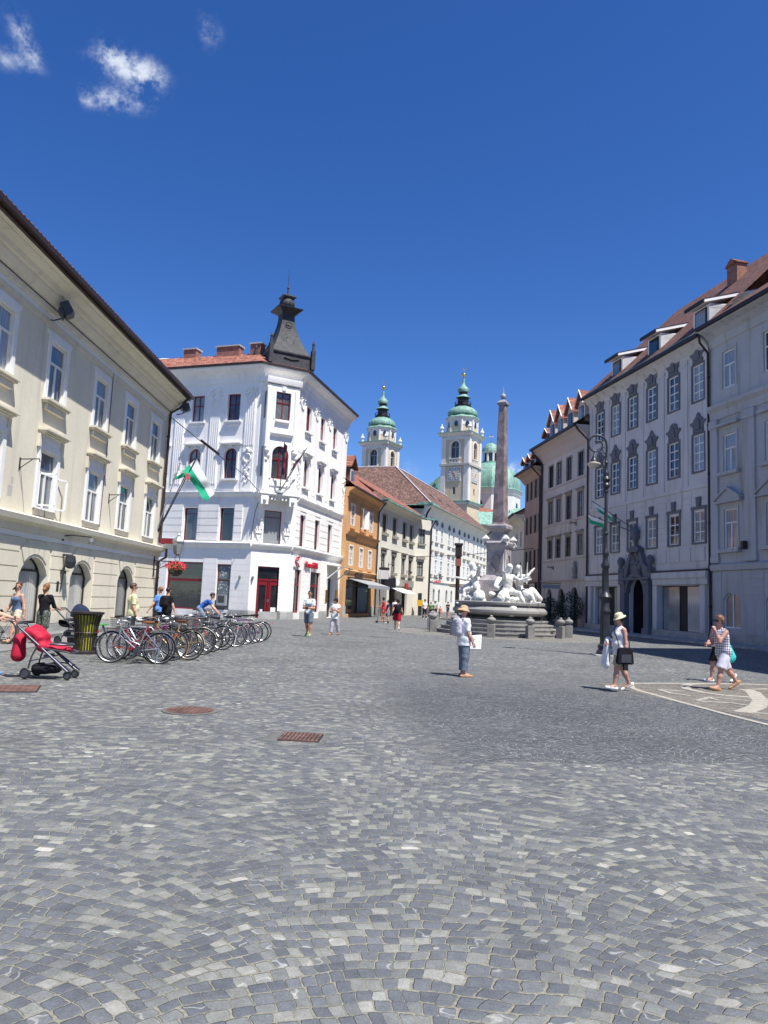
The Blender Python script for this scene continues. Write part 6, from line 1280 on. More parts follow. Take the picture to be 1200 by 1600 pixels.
def skeleton(H, P):
    """body faces +y, x to its left is negative. returns joints"""
    g = lambda k, d=0.0: radians(P.get(k, d)); J = {}
    pel = V3(0, 0, .53*H); lean = g('lean', 2); twist = g('twist')
    up = V3(0, sin(lean), cos(lean)); side = rotz(V3(1, 0, 0), twist)
    J['pel'] = pel; J['waist'] = pel+up*.085*H; J['chest'] = pel+up*.20*H; J['neck'] = pel+up*.295*H
    hl = lean+g('nod', 0); ht = twist+g('turn'); hup = V3(-sin(ht)*sin(hl*.6), cos(ht)*sin(hl*.6), cos(hl*.6)); J['headb'] = J['neck']+up*.035*H+hup*.02*H; J['head'] = J['headb']+hup*.065*H; J['hup'] = hup
    J['hfw'] = np.cross(V3(0, 0, 0)+hup, rotz(V3(1, 0, 0), ht)); J['hfw'] /= np.linalg.norm(J['hfw']); J['hrt'] = np.cross(J['hfw'], hup)
    for s, n in ((-1, 'L'), (1, 'R')):
        hip = pel+V3(s*.052*H, 0, -.015*H); a = g('th'+n); kf = g('kn'+n); ab = g('ab'+n, 2)
        def dr(an): return V3(s*sin(ab), sin(an), -cos(an)*cos(ab))/np.linalg.norm(V3(s*sin(ab), sin(an), -cos(an)*cos(ab)))
        knee = hip+dr(a)*.235*H; ank = knee+dr(a-kf)*.235*H; J['hip'+n], J['knee'+n], J['ank'+n] = hip, knee, ank
        fa = g('ft'+n); J['toe'+n] = ank+rotx(V3(s*.02*H, .125*H, -.030*H), fa); J['heel'+n] = ank+rotx(V3(0, -.035*H, -.030*H), fa)
        sh = J['neck']-up*.032*H+side*s*.098*H*P.get('sw', 1.0); ua = g('ua'+n); ob = g('uo'+n, 8); el = g('el'+n, 12); iw = g('iw'+n)
        ax = side*s; d1 = rotz(V3(s*sin(ob), sin(ua)*cos(ob), -cos(ua)*cos(ob)), twist); elb = sh+d1*.172*H
        d2 = rotz(V3(-s*sin(iw)*1.0+s*sin(ob)*(1-abs(sin(iw))), sin(ua+el)*cos(iw), -cos(ua+el)*cos(iw)), twist); d2 /= np.linalg.norm(d2); wr = elb+d2*.145*H
        J['sh'+n], J['elb'+n], J['wr'+n], J['hd'+n] = sh, elb, wr, d2
    low = min(J['toeL'][2], J['heelL'][2], J['toeR'][2], J['heelR'][2])-.012*H
    if 'pelz' in P: low = J['pel'][2]-P['pelz']
    for q in J:
        if q not in ('hup', 'hfw', 'hrt', 'hdL', 'hdR'): J[q] = J[q]-V3(0, 0, low)
    J['up'] = up; J['side'] = side; J['H'] = H; J['fwd'] = np.cross(up, side); return J
def C(a, b, ra, rb, sq=0, cuts=()): return ('c', tuple(a), tuple(b), ra, rb, sq, tuple(cuts))
def torso_prims(J, e=0.0, f=1.0):
    H = J['H']; fw = (tuple(J['fwd']), 1.32); s = J['side']; up = J['up']
    return [C(J['pel']-s*.035*H, J['pel']+s*.035*H, .068*H*f+e, .068*H*f+e, fw), C(J['pel'], J['waist'], .078*H*f+e, .070*H*f+e, fw), C(J['waist'], J['chest'], .072*H*f+e, .083*H*f**.6+e, fw),
            C(J['chest']-s*.042*H, J['chest']+s*.042*H, .062*H*f**.5+e, .062*H*f**.5+e, fw), C(J['shL']+s*.02*H-up*.01*H, J['shR']-s*.02*H-up*.01*H, .042*H+e, .042*H+e, fw)]
def hand_mesh(J, n, H, curl=25, h=None):
    s = -1 if n == 'L' else 1; d = J['hd'+n]; wr = J['wr'+n]; h = h or .0055
    nrm = np.cross(d, V3(0, 0, 1.0)); nrm = nrm/np.linalg.norm(nrm) if np.linalg.norm(nrm) > .2 else J['side'].copy()
    pal = J['side']*(-s); pal = pal-d*(pal@d); pal = pal/np.linalg.norm(pal) if np.linalg.norm(pal) > .1 else nrm     # palm faces the body
    acr = np.cross(d, pal); acr = acr*(1 if acr@J['fwd'] > 0 else -1)        # towards the thumb side (forward)
    k = H/1.7; pr = [C(wr-d*.02*k, wr+d*.02*k, .026*k, .026*k, (tuple(pal), 1.3)), C(wr+d*.03*k+acr*.016*k, wr+d*.075*k+acr*.024*k, .020*k, .018*k, (tuple(pal), 1.5)), C(wr+d*.03*k-acr*.014*k, wr+d*.07*k-acr*.024*k, .020*k, .017*k, (tuple(pal), 1.5))]
    for i, (o, l) in enumerate(((.030, .070), (.010, .078), (-.010, .072), (-.029, .057))):
        c = radians(curl*(1+.15*i)); p0 = wr+d*.082*k+acr*o*k*.95; d1 = d*cos(c*.5)+pal*sin(c*.5); p1 = p0+d1*l*.5*k; d2 = d*cos(c*1.5)+pal*sin(c*1.5); p2 = p1+d2*l*.5*k
        pr += [C(p0, p1, .0095*k, .0085*k), C(p1, p2, .0085*k, .0068*k)]
    t0 = wr+d*.02*k+acr*.026*k+pal*.008*k; t1 = t0+(d*.62+acr*.62+pal*.45)*.040*k; t2 = t1+(d*.85+acr*.15+pal*.45)*.032*k; pr += [C(t0, t1, .0125*k, .0105*k), C(t1, t2, .0100*k, .0080*k)]
    return sdf_mesh('hand', pr, h, .006)
def body_mesh(J, mat, P, h=.015, hands=True):
    H = J['H']; f = P.get('fat', 1.0); pr = torso_prims(J, -.006*H, f)
    for n in 'LR':
        pr += [C(J['hip'+n], J['knee'+n], .056*H*f**.7, .033*H), C(J['knee'+n], J['knee'+n]*.62+J['ank'+n]*.38-J['fwd']*.006*H, .032*H, .034*H*f**.5), C(J['knee'+n]*.6+J['ank'+n]*.4-J['fwd']*.005*H, J['ank'+n], .033*H*f**.5, .0185*H),
               C(J['heel'+n]+V3(0, 0, .006*H), J['toe'+n]+V3(0, 0, .002*H), .021*H, .014*H), C(J['ank'+n], (J['toe'+n]+J['ank'+n])/2-V3(0, 0, .008*H), .019*H, .017*H),
               C(J['sh'+n], J['elb'+n], .031*H*f**.5, .0225*H), C(J['elb'+n], J['elb'+n]*.65+J['wr'+n]*.35, .023*H, .0235*H), C(J['elb'+n]*.65+J['wr'+n]*.35, J['wr'+n], .0235*H, .0145*H)]
        if not hands: pr += [C(J['wr'+n], J['wr'+n]+J['hd'+n]*.05*H, .017*H, .018*H), C(J['wr'+n]+J['hd'+n]*.05*H, J['wr'+n]+J['hd'+n]*.095*H, .016*H, .009*H)]
    pr += [C(J['neck']-J['up']*.01*H, J['headb']+J['hup']*.01*H, .033*H, .028*H)]
    hd, u, fw, rt = J['head'], J['hup'], J['hfw'], J['hrt']
    pr += [C(hd+u*.012*H-fw*.010*H, hd+u*.022*H+fw*.004*H, .050*H, .048*H, (tuple(rt), 1.12)), C(hd-u*.010*H+fw*.010*H, hd-u*.034*H+fw*.022*H, .041*H, .024*H, (tuple(rt), 1.08))]
    me = sdf_mesh('person', pr, h, .022*H, mat)
    # finer face: nose, ears, lips added as a local patch
    if hands:
        fp = [C(hd+u*.006*H+fw*.046*H, hd-u*.014*H+fw*.057*H, .006*H, .0085*H), C(hd-u*.030*H+fw*.042*H-rt*.010*H, hd-u*.030*H+fw*.042*H+rt*.010*H, .0055*H, .0055*H)]
        ex = [sdf_mesh('f', fp, .006, .006)]
        for s in (-1, 1): ex.append(sdf_mesh('e', [C(hd+rt*s*.047*H+u*.008*H-fw*.004*H, hd+rt*s*.046*H-u*.012*H, .010*H, .007*H, (tuple(rt), 1.8))], .006, .004))
        hc = P.get('curl', 25)
        for n in 'LR': ex.append(hand_mesh(J, n, H, hc, .0065))
        add_mesh_to(me, ex)
        for e_ in ex: bpy.data.meshes.remove(e_)
    return me
SKIN = 0
def skin(name, c): simple(name, c, .5, noise=.06, obj=True); return name
skin('skin_light', (.58, .33, .235)); skin('skin_tan', (.42, .20, .125)); skin('skin_red', (.46, .245, .185))
def cloth_mat(name, c, c2=None, kind=None, sc=30.0):
    m, t, p = newmat(name); pos = t.n('ShaderNodeTexCoord').outputs['Object']; x, y, z = t.sep(pos)
    n = t.noise(pos, 9.0, 3.0); col = t.mulc(tuple(c), t.ss(n, .3, .7, .88, 1.1))
    if kind == 'check':
        a = t.m('GREATER_THAN', t.m('SINE', t.m('MULTIPLY', t.m('ADD', x, t.m('MULTIPLY', y, .8)), sc*4)), 0.0); b = t.m('GREATER_THAN', t.m('SINE', t.m('MULTIPLY', z, sc*4)), 0.0); col = t.mix(t.m('MULTIPLY', t.m('ADD', a, b), .5), col, c2)
    elif kind == 'stripe': col = t.mix(t.m('GREATER_THAN', t.m('SINE', t.m('MULTIPLY', z, sc*4)), .3), col, c2)
    elif kind == 'camo': col = t.mix(t.ss(t.noise(pos, sc, 3.0), .48, .52), col, c2)
    t.L.new(col, p.inputs['Base Color']); p.inputs['Roughness'].default_value = .9; p.inputs['Specular IOR Level'].default_value = .15
    t.L.new(t.bump(t.noise(t.comb(x, y, t.m('MULTIPLY', z, .45)), 16.0, 2.0), .6, .02), p.inputs['Normal']); return name
for nm, c in (('c_white', (.74, .75, .76)), ('c_black', (.014, .014, .018)), ('c_navy', (.02, .028, .06)), ('c_blue', (.035, .11, .42)), ('c_skyblue', (.12, .27, .62)), ('c_denim', (.20, .27, .38)), ('c_slateblue', (.10, .15, .25)),
              ('c_red', (.50, .02, .035)), ('c_darkred', (.30, .012, .03)), ('c_yellow', (.72, .70, .42)), ('c_cream', (.66, .60, .47)), ('c_khaki', (.40, .36, .24)), ('c_greyblue', (.13, .16, .205)), ('c_purple', (.07, .045, .13)),
              ('c_green', (.09, .30, .10)), ('c_grey', (.30, .31, .33)), ('c_coral', (.62, .22, .12)), ('c_lilac', (.56, .54, .62)), ('c_straw', (.47, .33, .20)), ('c_strawpale', (.66, .60, .40)), ('c_turq', (.05, .48, .47)), ('c_darkgrey', (.05, .055, .065)), ('c_lightgrey', (.48, .48, .46))): cloth_mat(nm, c)
cloth_mat('c_check', (.72, .72, .74), (.035, .04, .16), 'check', 30.0); cloth_mat('c_camo', (.06, .07, .06), (.17, .18, .16), 'camo', 22.0); cloth_mat('c_pattern', (.6, .58, .6), (.34, .3, .4), 'camo', 40.0); cloth_mat('c_stripe', (.62, .6, .66), (.4, .36, .5), 'stripe', 14.0)
for nm, c in (('hair_brown', (.075, .035, .02)), ('hair_dark', (.02, .013, .012)), ('hair_auburn', (.10, .03, .02)), ('hair_ginger', (.22, .10, .045)), ('hair_blond', (.48, .38, .22)), ('hair_grey', (.38, .37, .34)), ('hair_chestnut', (.17, .075, .035))): simple(nm, c, .55, noise=.35, scale=60.0, obj=True)
simple('shoe_white', (.75, .75, .73), .5, obj=True); simple('shoe_black', (.02, .02, .02), .5, obj=True); simple('shoe_tan', (.40, .22, .11), .6, obj=True); simple('shoe_green', (.25, .75, .30), .5, obj=True); simple('shoe_blue', (.10, .22, .45), .5, obj=True); simple('eye_dark', (.01, .01, .01), .2)
simple('bag_black', (.012, .012, .014), .5, obj=True); simple('paper', (.8, .8, .8), .7, obj=True)
def person(label, loc, face, H, P, group=None, res=.015):
    """face: compass azimuth the body faces (deg clockwise from +Y)"""
    J = skeleton(H, P); rz = radians(-face); near = P.get('near', True); root = bpy.data.objects.new('person', None)
    me = body_mesh(J, P.get('skin', 'skin_light'), P, res if near else .022, near); bpy.data.objects.remove(root)
    o = link('person', me, None, (loc[0], loc[1], loc[2] if len(loc) > 2 else 0), (0, 0, rz)); tag(o, label, 'person', group)
    h = .013 if near else .02; f = P.get('fat', 1.0)
    def kid(name, prims, mat, k=.02, clips=(), hh=None, noise=(.004, 26)): return link(name, sdf_mesh(name, prims, hh or h, k*H/1.7, mat, clips, noise), o)
    up, fw, side = J['up'], J['fwd'], J['side']; pel, neck = J['pel'], J['neck']
    # top
    if P.get('top'):
        e = P.get('loose', .010)*H; pr = torso_prims(J, e, f); hem = P.get('hem', -.03)*H
        if P.get('sleeve', .55) == 0: pr[-1] = C(J['shL']+side*.045*H-up*.012*H, J['shR']-side*.045*H-up*.012*H, .036*H+e, .036*H+e, (tuple(fw), 1.3)); pr[-2] = C(J['chest']-side*.030*H, J['chest']+side*.030*H, .062*H*f**.5+e, .062*H*f**.5+e, (tuple(fw), 1.3))
        if P.get('bust'): 
            for s in (-1, 1): pr.append(('e', tuple(J['chest']+side*s*.038*H+fw*.052*H-up*.002*H), (.044*H, .040*H, .045*H), ()))
        if P.get('belly'): pr.append(('e', tuple(J['waist']+fw*.035*H-up*.01*H), (.085*H, .075*H, .09*H), ()))
        if hem < -.04*H: pr.append(C(pel, pel+up*(hem-.01*H), .080*H*f+e, .082*H*f+e*1.6, (tuple(fw), 1.3)))
        sl = P.get('sleeve', .55)
        for n in 'LR':
            if sl > 0:
                a, b, c = J['sh'+n], J['elb'+n], J['wr'+n]; s1 = min(sl, 1.0); q = a+(b-a)*s1; cut = [(tuple(q), tuple((b-a)/np.linalg.norm(b-a)))] if sl <= 1 else ()
                pr.append(C(a, a+(b-a)*min(1.0, s1+.1), .040*H, .034*H if sl <= 1 else .031*H, 0, cut))
                if sl > 1: q = b+(c-b)*(sl-1); pr.append(C(b, q, .030*H, .023*H))
        scoop = P.get('scoop', .0); clips = [(tuple(pel+up*hem), tuple(-up)), (tuple(neck+up*(.012-scoop)*H+fw*.02*H), tuple((up+fw*(.35 if scoop else .12))))]
        kid('shirt', pr, P['top'], .02, clips)
    # bottoms
    bt = P.get('bottom')
    if bt:
        kind, mat, ln = bt; hi = P.get('hem', -.03)*H+.012*H if P.get('tuck') else max(.045*H, 0); pr = [C(pel-side*.036*H, pel+side*.036*H, .076*H*f, .076*H*f, (tuple(fw), 1.25)), C(pel, pel+up*.05*H, .082*H*f, .078*H*f, (tuple(fw), 1.28))]
        clips = [(tuple(pel+up*.05*H), tuple(up))]
        if kind in ('shorts', 'trousers'):
            for n in 'LR':
                a, b, c = J['hip'+n], J['knee'+n], J['ank'+n]; wd = P.get('wide', 1.0)
                if ln <= 1:
                    q = a+(b-a)*ln; d = (b-a)/np.linalg.norm(b-a); pr.append(C(a, a+(b-a)*min(1, ln+.08), .062*H*f**.7, (.062-.017*ln)*H*wd*f**.6, 0, [(tuple(q), tuple(d))]))
                else:
                    q = b+(c-b)*(ln-1); d = (c-b)/np.linalg.norm(c-b); pr += [C(a, b, .062*H*f**.7, .042*H*wd), C(b, b+(c-b)*min(1.1, ln-1+.06), .041*H*wd, .034*H*wd, 0, [(tuple(q), tuple(d))])]
        else:
            mid = (J['kneeL']+J['kneeR'])/2; q = pel+(mid-pel)*ln; d = (mid-pel)/np.linalg.norm(mid-pel); sp = np.linalg.norm((J['kneeL']-J['kneeR'])[:2])*.5*ln
            for n in 'LR': kk = pel+(J['knee'+n]-pel)*(ln+.1); pr.append(C(pel, kk, .080*H*f, .060*H*f))
            clips.append((tuple(q), tuple(d)))
        kid('skirt' if kind == 'skirt' else kind, pr, mat, .02, clips)
    # shoes
    if P.get('shoes'):
        pr = []
        for n in 'LR': a, b = J['heel'+n], J['toe'+n]; pr += [C(a+V3(0, 0, .004*H), b+V3(0, 0, .001*H), .025*H, .0175*H), C(J['ank'+n]-V3(0, 0, .014*H), (a+b)/2, .022*H, .022*H)]
        low = min(J['heelL'][2], J['heelR'][2]); top = [] ; sm = sdf_mesh('shoe', [p for p in pr[:2]], .010, .012, P['shoes'], noise=None); link('shoe', sm, o); sm = sdf_mesh('shoe', [p for p in pr[2:]], .010, .012, P['shoes'], noise=None); link('shoe', sm, o)
    # hair
    hd, u, hf, rt = J['head'], J['hup'], J['hfw'], J['hrt']; hr = P.get('hair')
    if hr:
        mat, kind = hr; pr = [C(hd+u*.018*H-hf*.014*H, hd+u*.026*H-hf*.000*H, .055*H, .052*H, (tuple(rt), 1.08))]
        if kind != 'short': pr += [C(hd-hf*.022*H+u*.01*H, hd-hf*.028*H-u*.03*H, .045*H, .034*H)]
        if kind == 'bob': pr += [C(hd+rt*s*.036*H+u*.01*H-hf*.008*H, hd+rt*s*.038*H-u*.035*H-hf*.012*H, .024*H, .018*H) for s in (-1, 1)]
        if kind == 'long': pr += [C(hd-hf*.03*H, hd-hf*.075*H+rt*.05*H-u*.09*H, .035*H, .018*H), C(hd-hf*.03*H+rt*.02*H, hd-hf*.05*H+rt*.10*H-u*.055*H, .03*H, .012*H), C(hd+rt*.036*H-hf*.01*H, hd+rt*.05*H-u*.08*H-hf*.02*H, .022*H, .012*H)]
        if kind == 'tail': pr += [C(hd-hf*.045*H+u*.005*H, hd-hf*.085*H-u*.035*H, .020*H, .024*H), C(hd-hf*.085*H-u*.035*H, hd-hf*.075*H-u*.11*H, .024*H, .008*H)]
        clips = [(tuple(hd+hf*.028*H+u*.012*H), tuple(hf*.95-u*.75))] if kind in ('short', 'tail') else [(tuple(hd+hf*.03*H+u*.006*H), tuple(hf*.95-u*.6))]
        if kind == 'short': clips.append((tuple(hd-u*.022*H-hf*.03*H), tuple(-u)))
        kid('hair', pr, mat, .014, clips, .010 if near else .016, (.003, 70))
    def basis(c): 
        M = Matrix(((rt[0], hf[0], u[0], c[0]), (rt[1], hf[1], u[1], c[1]), (rt[2], hf[2], u[2], c[2]), (0, 0, 0, 1))); return M
    if P.get('hat'):
        mat, kind = P['hat']; b = MB()
        if kind == 'brim': b.lathe([(.085*H, .040*H*.2-.012*H), (.088*H, -.016*H), (.060*H, .012*H), (.056*H, .035*H), (.045*H, .055*H), (.02*H, .062*H), (.001, .063*H)], 20); bh = .01
        elif kind == 'wide': b.lathe([(.095*H, -.020*H), (.098*H, -.024*H), (.062*H, .010*H), (.058*H, .035*H), (.048*H, .054*H), (.02*H, .062*H), (.001, .063*H)], 20)
        elif kind == 'cap': b.lathe([(.057*H, -.004*H), (.058*H, .02*H), (.048*H, .045*H), (.02*H, .056*H), (.001, .057*H)], 18); b.prismz([(-.035*H, .045*H), (.035*H, .045*H), (.03*H, .095*H), (-.03*H, .095*H)], -.002*H, .004*H)
        else: b.lathe([(.058*H, -.03*H), (.060*H, .0), (.052*H, .03*H), (.03*H, .052*H), (.001, .058*H)], 18)
        me_ = b.mesh('hat', mat, smooth=True); oh = link('hat', me_, o); oh.matrix_local = basis(hd+u*.016*H-hf*.006*H)@Matrix.Rotation(radians(P.get('hattilt', 0)), 4, 'X')
    if near:
        for s in (-1, 1):
            b = MB(); c = hd+u*.002*H+hf*.0475*H+rt*s*.018*H; b.ball(tuple(c), .0062*H, 7, 5); link('eye', b.mesh('eye', 'eye_dark', smooth=True), o)
        if P.get('glasses'):
            b = MB(); 
            for s in (-1, 1): c = hd+u*.003*H+hf*.053*H+rt*s*.020*H; b.ball(tuple(c), .014*H, 8, 5, (1, .45, .7))
            b.tube([tuple(hd+u*.004*H+hf*.05*H-rt*.03*H), tuple(hd+u*.006*H+hf*.0*H-rt*.052*H)], .003, 4); b.tube([tuple(hd+u*.004*H+hf*.05*H+rt*.03*H), tuple(hd+u*.006*H+rt*.052*H)], .003, 4); link('sunglasses', b.mesh('sunglasses', 'eye_dark', smooth=True), o)
    o['_'] = 0; del o['_']
    return o, J
def world_of(o, p): M = Matrix.Translation(o.location)@Matrix.Rotation(o.rotation_euler.z, 4, 'Z'); return M@Vector(p)
# ================================================================ FOUNTAIN
FC = (6.8, 42.3); root = thing('fountain', 'baroque fountain with a tall obelisk, white marble figures, stone basin and steps', 'fountain', (*FC, 0))
lob = lambda a: 1+.035*cos(3*(a-.5))
for k in range(4):
    b = MB(); r0 = 3.62-.30*k; b.lathe([(r0-.03, .21*k-.02), (r0-.03, .21*k+.13), (r0, .21*k+.15), (r0, .21*k+.205), (r0-.03, .21*(k+1))], 24, ph=.2, lob=lob); part('step', b, 'granite', root, smooth=30)
b = MB(); b.lathe([(1.9, .83), (1.95, .95), (1.75, 1.0), (2.0, 1.05), (2.45, 1.12), (2.62, 1.24), (2.62, 1.36), (2.50, 1.50), (2.36, 1.58), (2.36, 1.62), (2.50, 1.66), (2.52, 1.78), (2.46, 1.82), (2.2, 1.82), (2.18, 1.5), (.6, 1.45)], 64, ph=.2, lob=lambda a: 1+.035*cos(3*(a-.5))+.012*cos(6*a)); part('basin', b, 'granite', root, smooth=30)
m, t, p = newmat('water'); p.inputs['Base Color'].default_value = (.03, .07, .08, 1); p.inputs['Roughness'].default_value = .05; t.L.new(t.bump(t.noise(t.n('ShaderNodeNewGeometry').outputs['Position'], 9.0), .4, .03), p.inputs['Normal'])
b = MB(); b.lathe([(2.2, 1.5), (2.2, 1.66)], 32, ph=.2, lob=lob); part('water', b, 'water', root)
simple('red_marble', (.24, .19, .19), .5, noise=.38, scale=2.4, bump=.15, bscale=12.0); simple('pale_red_marble', (.33, .30, .305), .6, noise=.22, scale=3.0, bump=.2)
PR = radians(-30); q = sqrt(2); pc = (-.12, .0, 0)
b = MB(); b.lathe([(.95*q, 1.5), (.9*q, 3.0), (.8*q, 3.1), (.66*q, 3.3)], 4, ph=pi/4); b.lathe([(.52*q, 3.3), (.52*q, 4.75), (.56*q, 4.85), (.64*q, 5.0), (.66*q, 5.12), (.60*q, 5.2), (.44*q, 5.24)], 4, ph=pi/4)
b.lathe([(.46*q, 5.2), (.40*q, 5.5), (.36*q, 5.75), (.42*q, 5.85), (.55*q, 5.95), (.56*q, 6.1), (.5*q, 6.2)], 4, ph=pi/4); part('pedestal', b, 'pale_red_marble', root, pc, (0, 0, PR), smooth=20)
b = MB(); R_ = [(-.34+.0, 0)]
sh_ = [(.24*cos(a), .42*sin(a)) for a in [radians(k) for k in range(0, 360, 18)]]; b.tube([(x_, -.55, 4.05+z_*(1.0 if z_ > 0 else 1.25)) for x_, z_ in sh_], .03, 5, True); b.tube([(.55, y_, 4.05+z_*(1.0 if z_ > 0 else 1.25)) for y_, z_ in sh_], .03, 5, True); part('shield', b, 'red_marble', root, pc, (0, 0, PR))
b = MB()
for sx in (-1, 1):
    for sy in (-1, 1):
        x_, y_ = sx*.60, sy*.60; b.lathe([(.10*q, 5.15), (.10*q, 5.3), (.17*q, 5.34), (.16*q, 5.38), (.01, 5.58)], 4, (x_, y_), pi/4)
        for k in range(14):
            a = k*.5; r_ = .16-.010*k; b.ball((sx*(.62+r_*cos(a)*.7), sy*(.62+r_*cos(a)*.7), 5.0+r_*sin(a)), .045, 6, 4)
part('scroll', b, 'marble_white', root, pc, (0, 0, PR), smooth=50)
b = MB(); b.lathe([(.40*q, 6.18), (.36*q, 6.3), (.20*q, 13.15), (.20*q, 13.2)], 4, ph=pi/4); 
o = part('obelisk', b, 'red_marble', root, pc, (0, 0, PR)); mod = o.modifiers.new('Bevel', 'BEVEL'); mod.width = .05; mod.segments = 2; mod.limit_method = 'ANGLE'
b = MB(); b.lathe([(.22*q, 13.18), (.27*q, 13.24), (.27*q, 13.36), (.1*q, 13.55)], 4, ph=pi/4); b.lathe([(.05, 13.5), (.07, 13.56), (.14, 13.64), (.165, 13.74), (.14, 13.84), (.05, 13.92), (.04, 13.98), (.01, 14.35)], 12); part('finial', b, 'pale_red_marble', root, pc, (0, 0, PR), smooth=40)
# the three river figures, each with rocks, jug and fish
def statue(H, P, rz, loc, extra, seed):
    J = skeleton(H, P); pr = torso_prims(J, .012*H, 1.12); f = 1.1
    for n in 'LR':
        pr += [C(J['hip'+n], J['knee'+n], .068*H, .044*H), C(J['knee'+n], (J['knee'+n]+J['ank'+n])/2-J['fwd']*.01, .044*H, .044*H), C((J['knee'+n]+J['ank'+n])/2, J['ank'+n], .042*H, .026*H), C(J['heel'+n], J['toe'+n], .026*H, .018*H),
               C(J['sh'+n], J['elb'+n], .044*H, .032*H), C(J['elb'+n], J['wr'+n], .034*H, .022*H), C(J['wr'+n], J['wr'+n]+J['hd'+n]*.08*H, .024*H, .014*H)]
    pr += [C(J['neck'], J['headb'], .045*H, .038*H), C(J['head']+J['hup']*.012*H-J['hfw']*.01*H, J['head']+J['hup']*.02*H, .058*H, .056*H), C(J['head']-J['hup']*.02*H+J['hfw']*.015*H, J['head']-J['hup']*.06*H+J['hfw']*.03*H, .040*H, .026*H), C(J['head']+J['hfw']*.05*H, J['head']-J['hup']*.01*H+J['hfw']*.062*H, .009*H, .011*H)]
    pr += extra(J); me = sdf_mesh('statue', pr, .024, .032, 'marble_white', noise=(.013, 24)); o_ = link('statue', me, root, loc, (0, 0, rz)); o_.scale = (1.22, 1.22, 1.34); return o_
R1 = random.Random(5)
def rocks(c, r, n, zlo, zhi):
    L = []
    for _ in range(n): a = R1.uniform(0, 2*pi); d = r*sqrt(R1.random()); L.append(('e', (c[0]+d*cos(a), c[1]+d*sin(a), R1.uniform(zlo, zhi)), (R1.uniform(.16, .32), R1.uniform(.16, .32), R1.uniform(.12, .3)), ()))
    return L
# left figure: sits high on the rock, back bent, head turned aside, jug under the arm
statue(2.15, dict(pelz=1.0, lean=18, thL=75, knL=70, thR=50, knR=75, abL=14, abR=10, uaL=40, elL=60, uoL=25, uaR=30, elR=70, uoR=30, iwR=20, nod=5, turn=-15), radians(62), (-1.45, -.5, 1.25),
       lambda J: rocks((0, 0), .40, 8, .0, .75)+[C((.35, .45, 1.05), (.2, .80, .80), .17, .12), C((-.1, -.1, 1.5), (-.35, -.25, 1.85), .10, .06), C(J['head']+V3(0, -.05, .08), J['head']+V3(0, -.12, -.1), .12, .10), C((.0, .5, .35), (.15, .9, .1), .20, .10)], 1)
# right group: figure leaning over a jug with a dolphin at its feet
statue(2.25, dict(pelz=.85, lean=10, thL=82, knL=60, thR=55, knR=95, abL=22, abR=14, uaL=60, elL=50, uoL=30, uaR=75, elR=45, uoR=35, nod=5, turn=20), radians(205), (.15, -1.3, 1.3),
       lambda J: rocks((0, -.1), .5, 10, .0, .7)+rocks((.1, .5), .3, 5, .0, .25)+[C((.55, .15, 1.2), (.85, .4, .95), .20, .13), C((-.40, .25, .25), (-.55, .45, .2), .20, .14), C((-.2, -.3, 1.3), (-.5, -.5, 1.95), .13, .05), C(J['head']+V3(0, -.04, .06), J['head']+V3(.05, -.14, -.12), .13, .10), C((-.35, -.2, .9), (-.75, .1, .45), .16, .10)], 2)
statue(2.1, dict(pelz=.95, lean=-4, thL=70, knL=85, thR=85, knR=50, abL=16, abR=20, uaL=100, elL=40, uoL=25, uaR=35, elR=70, uoR=40, iwR=30, nod=-5, turn=30), radians(250), (.95, -.75, 1.25),
       lambda J: rocks((0, 0), .45, 9, .0, .8)+[C((-.35, .5, .9), (-.5, .85, .6), .19, .12), C((.3, .1, 1.2), (.5, .1, 1.9), .09, .04), C(J['head']+V3(0, -.04, .06), J['head']+V3(0, -.12, -.1), .12, .09)], 3)
statue(2.1, dict(pelz=.9, lean=10, thL=80, knL=70, thR=60, knR=85, abL=16, abR=12, uaL=40, elL=50, uoL=25, uaR=60, elR=40, uoR=25, nod=5), radians(25), (.0, 1.3, 1.25), lambda J: rocks((0, 0), .5, 9, .0, .8), 4)
me = sdf_mesh('rocks', rocks((-.9, -.55), .5, 10, 1.5, 2.0)+rocks((.2, -1.15), .5, 12, 1.45, 2.0)+rocks((1.2, -.6), .5, 10, 1.45, 2.2)+rocks((-.3, -.9), .3, 4, 1.6, 2.6)+rocks((-1.3, -.3), .3, 5, 1.5, 2.5), .035, .03, 'marble_white', noise=(.03, 12)); link('rocks', me, root)
b = MB()
for (x_, y_, z0, z1) in ((-.05, -.95, 3.5, 4.5), (.08, -.97, 3.5, 4.6), (1.35, -.6, 2.9, 4.1)): b.tube([(x_, y_, z0), (x_+.02, y_, z1)], [.05, .012], 6)
part('reed', b, 'marble_white', root)
b = MB()
for (x_, y_) in ((2.0, -.6), (1.85, -.85), (2.2, -.1)): b.tube([(x_, y_, 1.6), (x_, y_, 2.1)], .03, 6)
part('water_pipe', b, 'sign_beige', root)
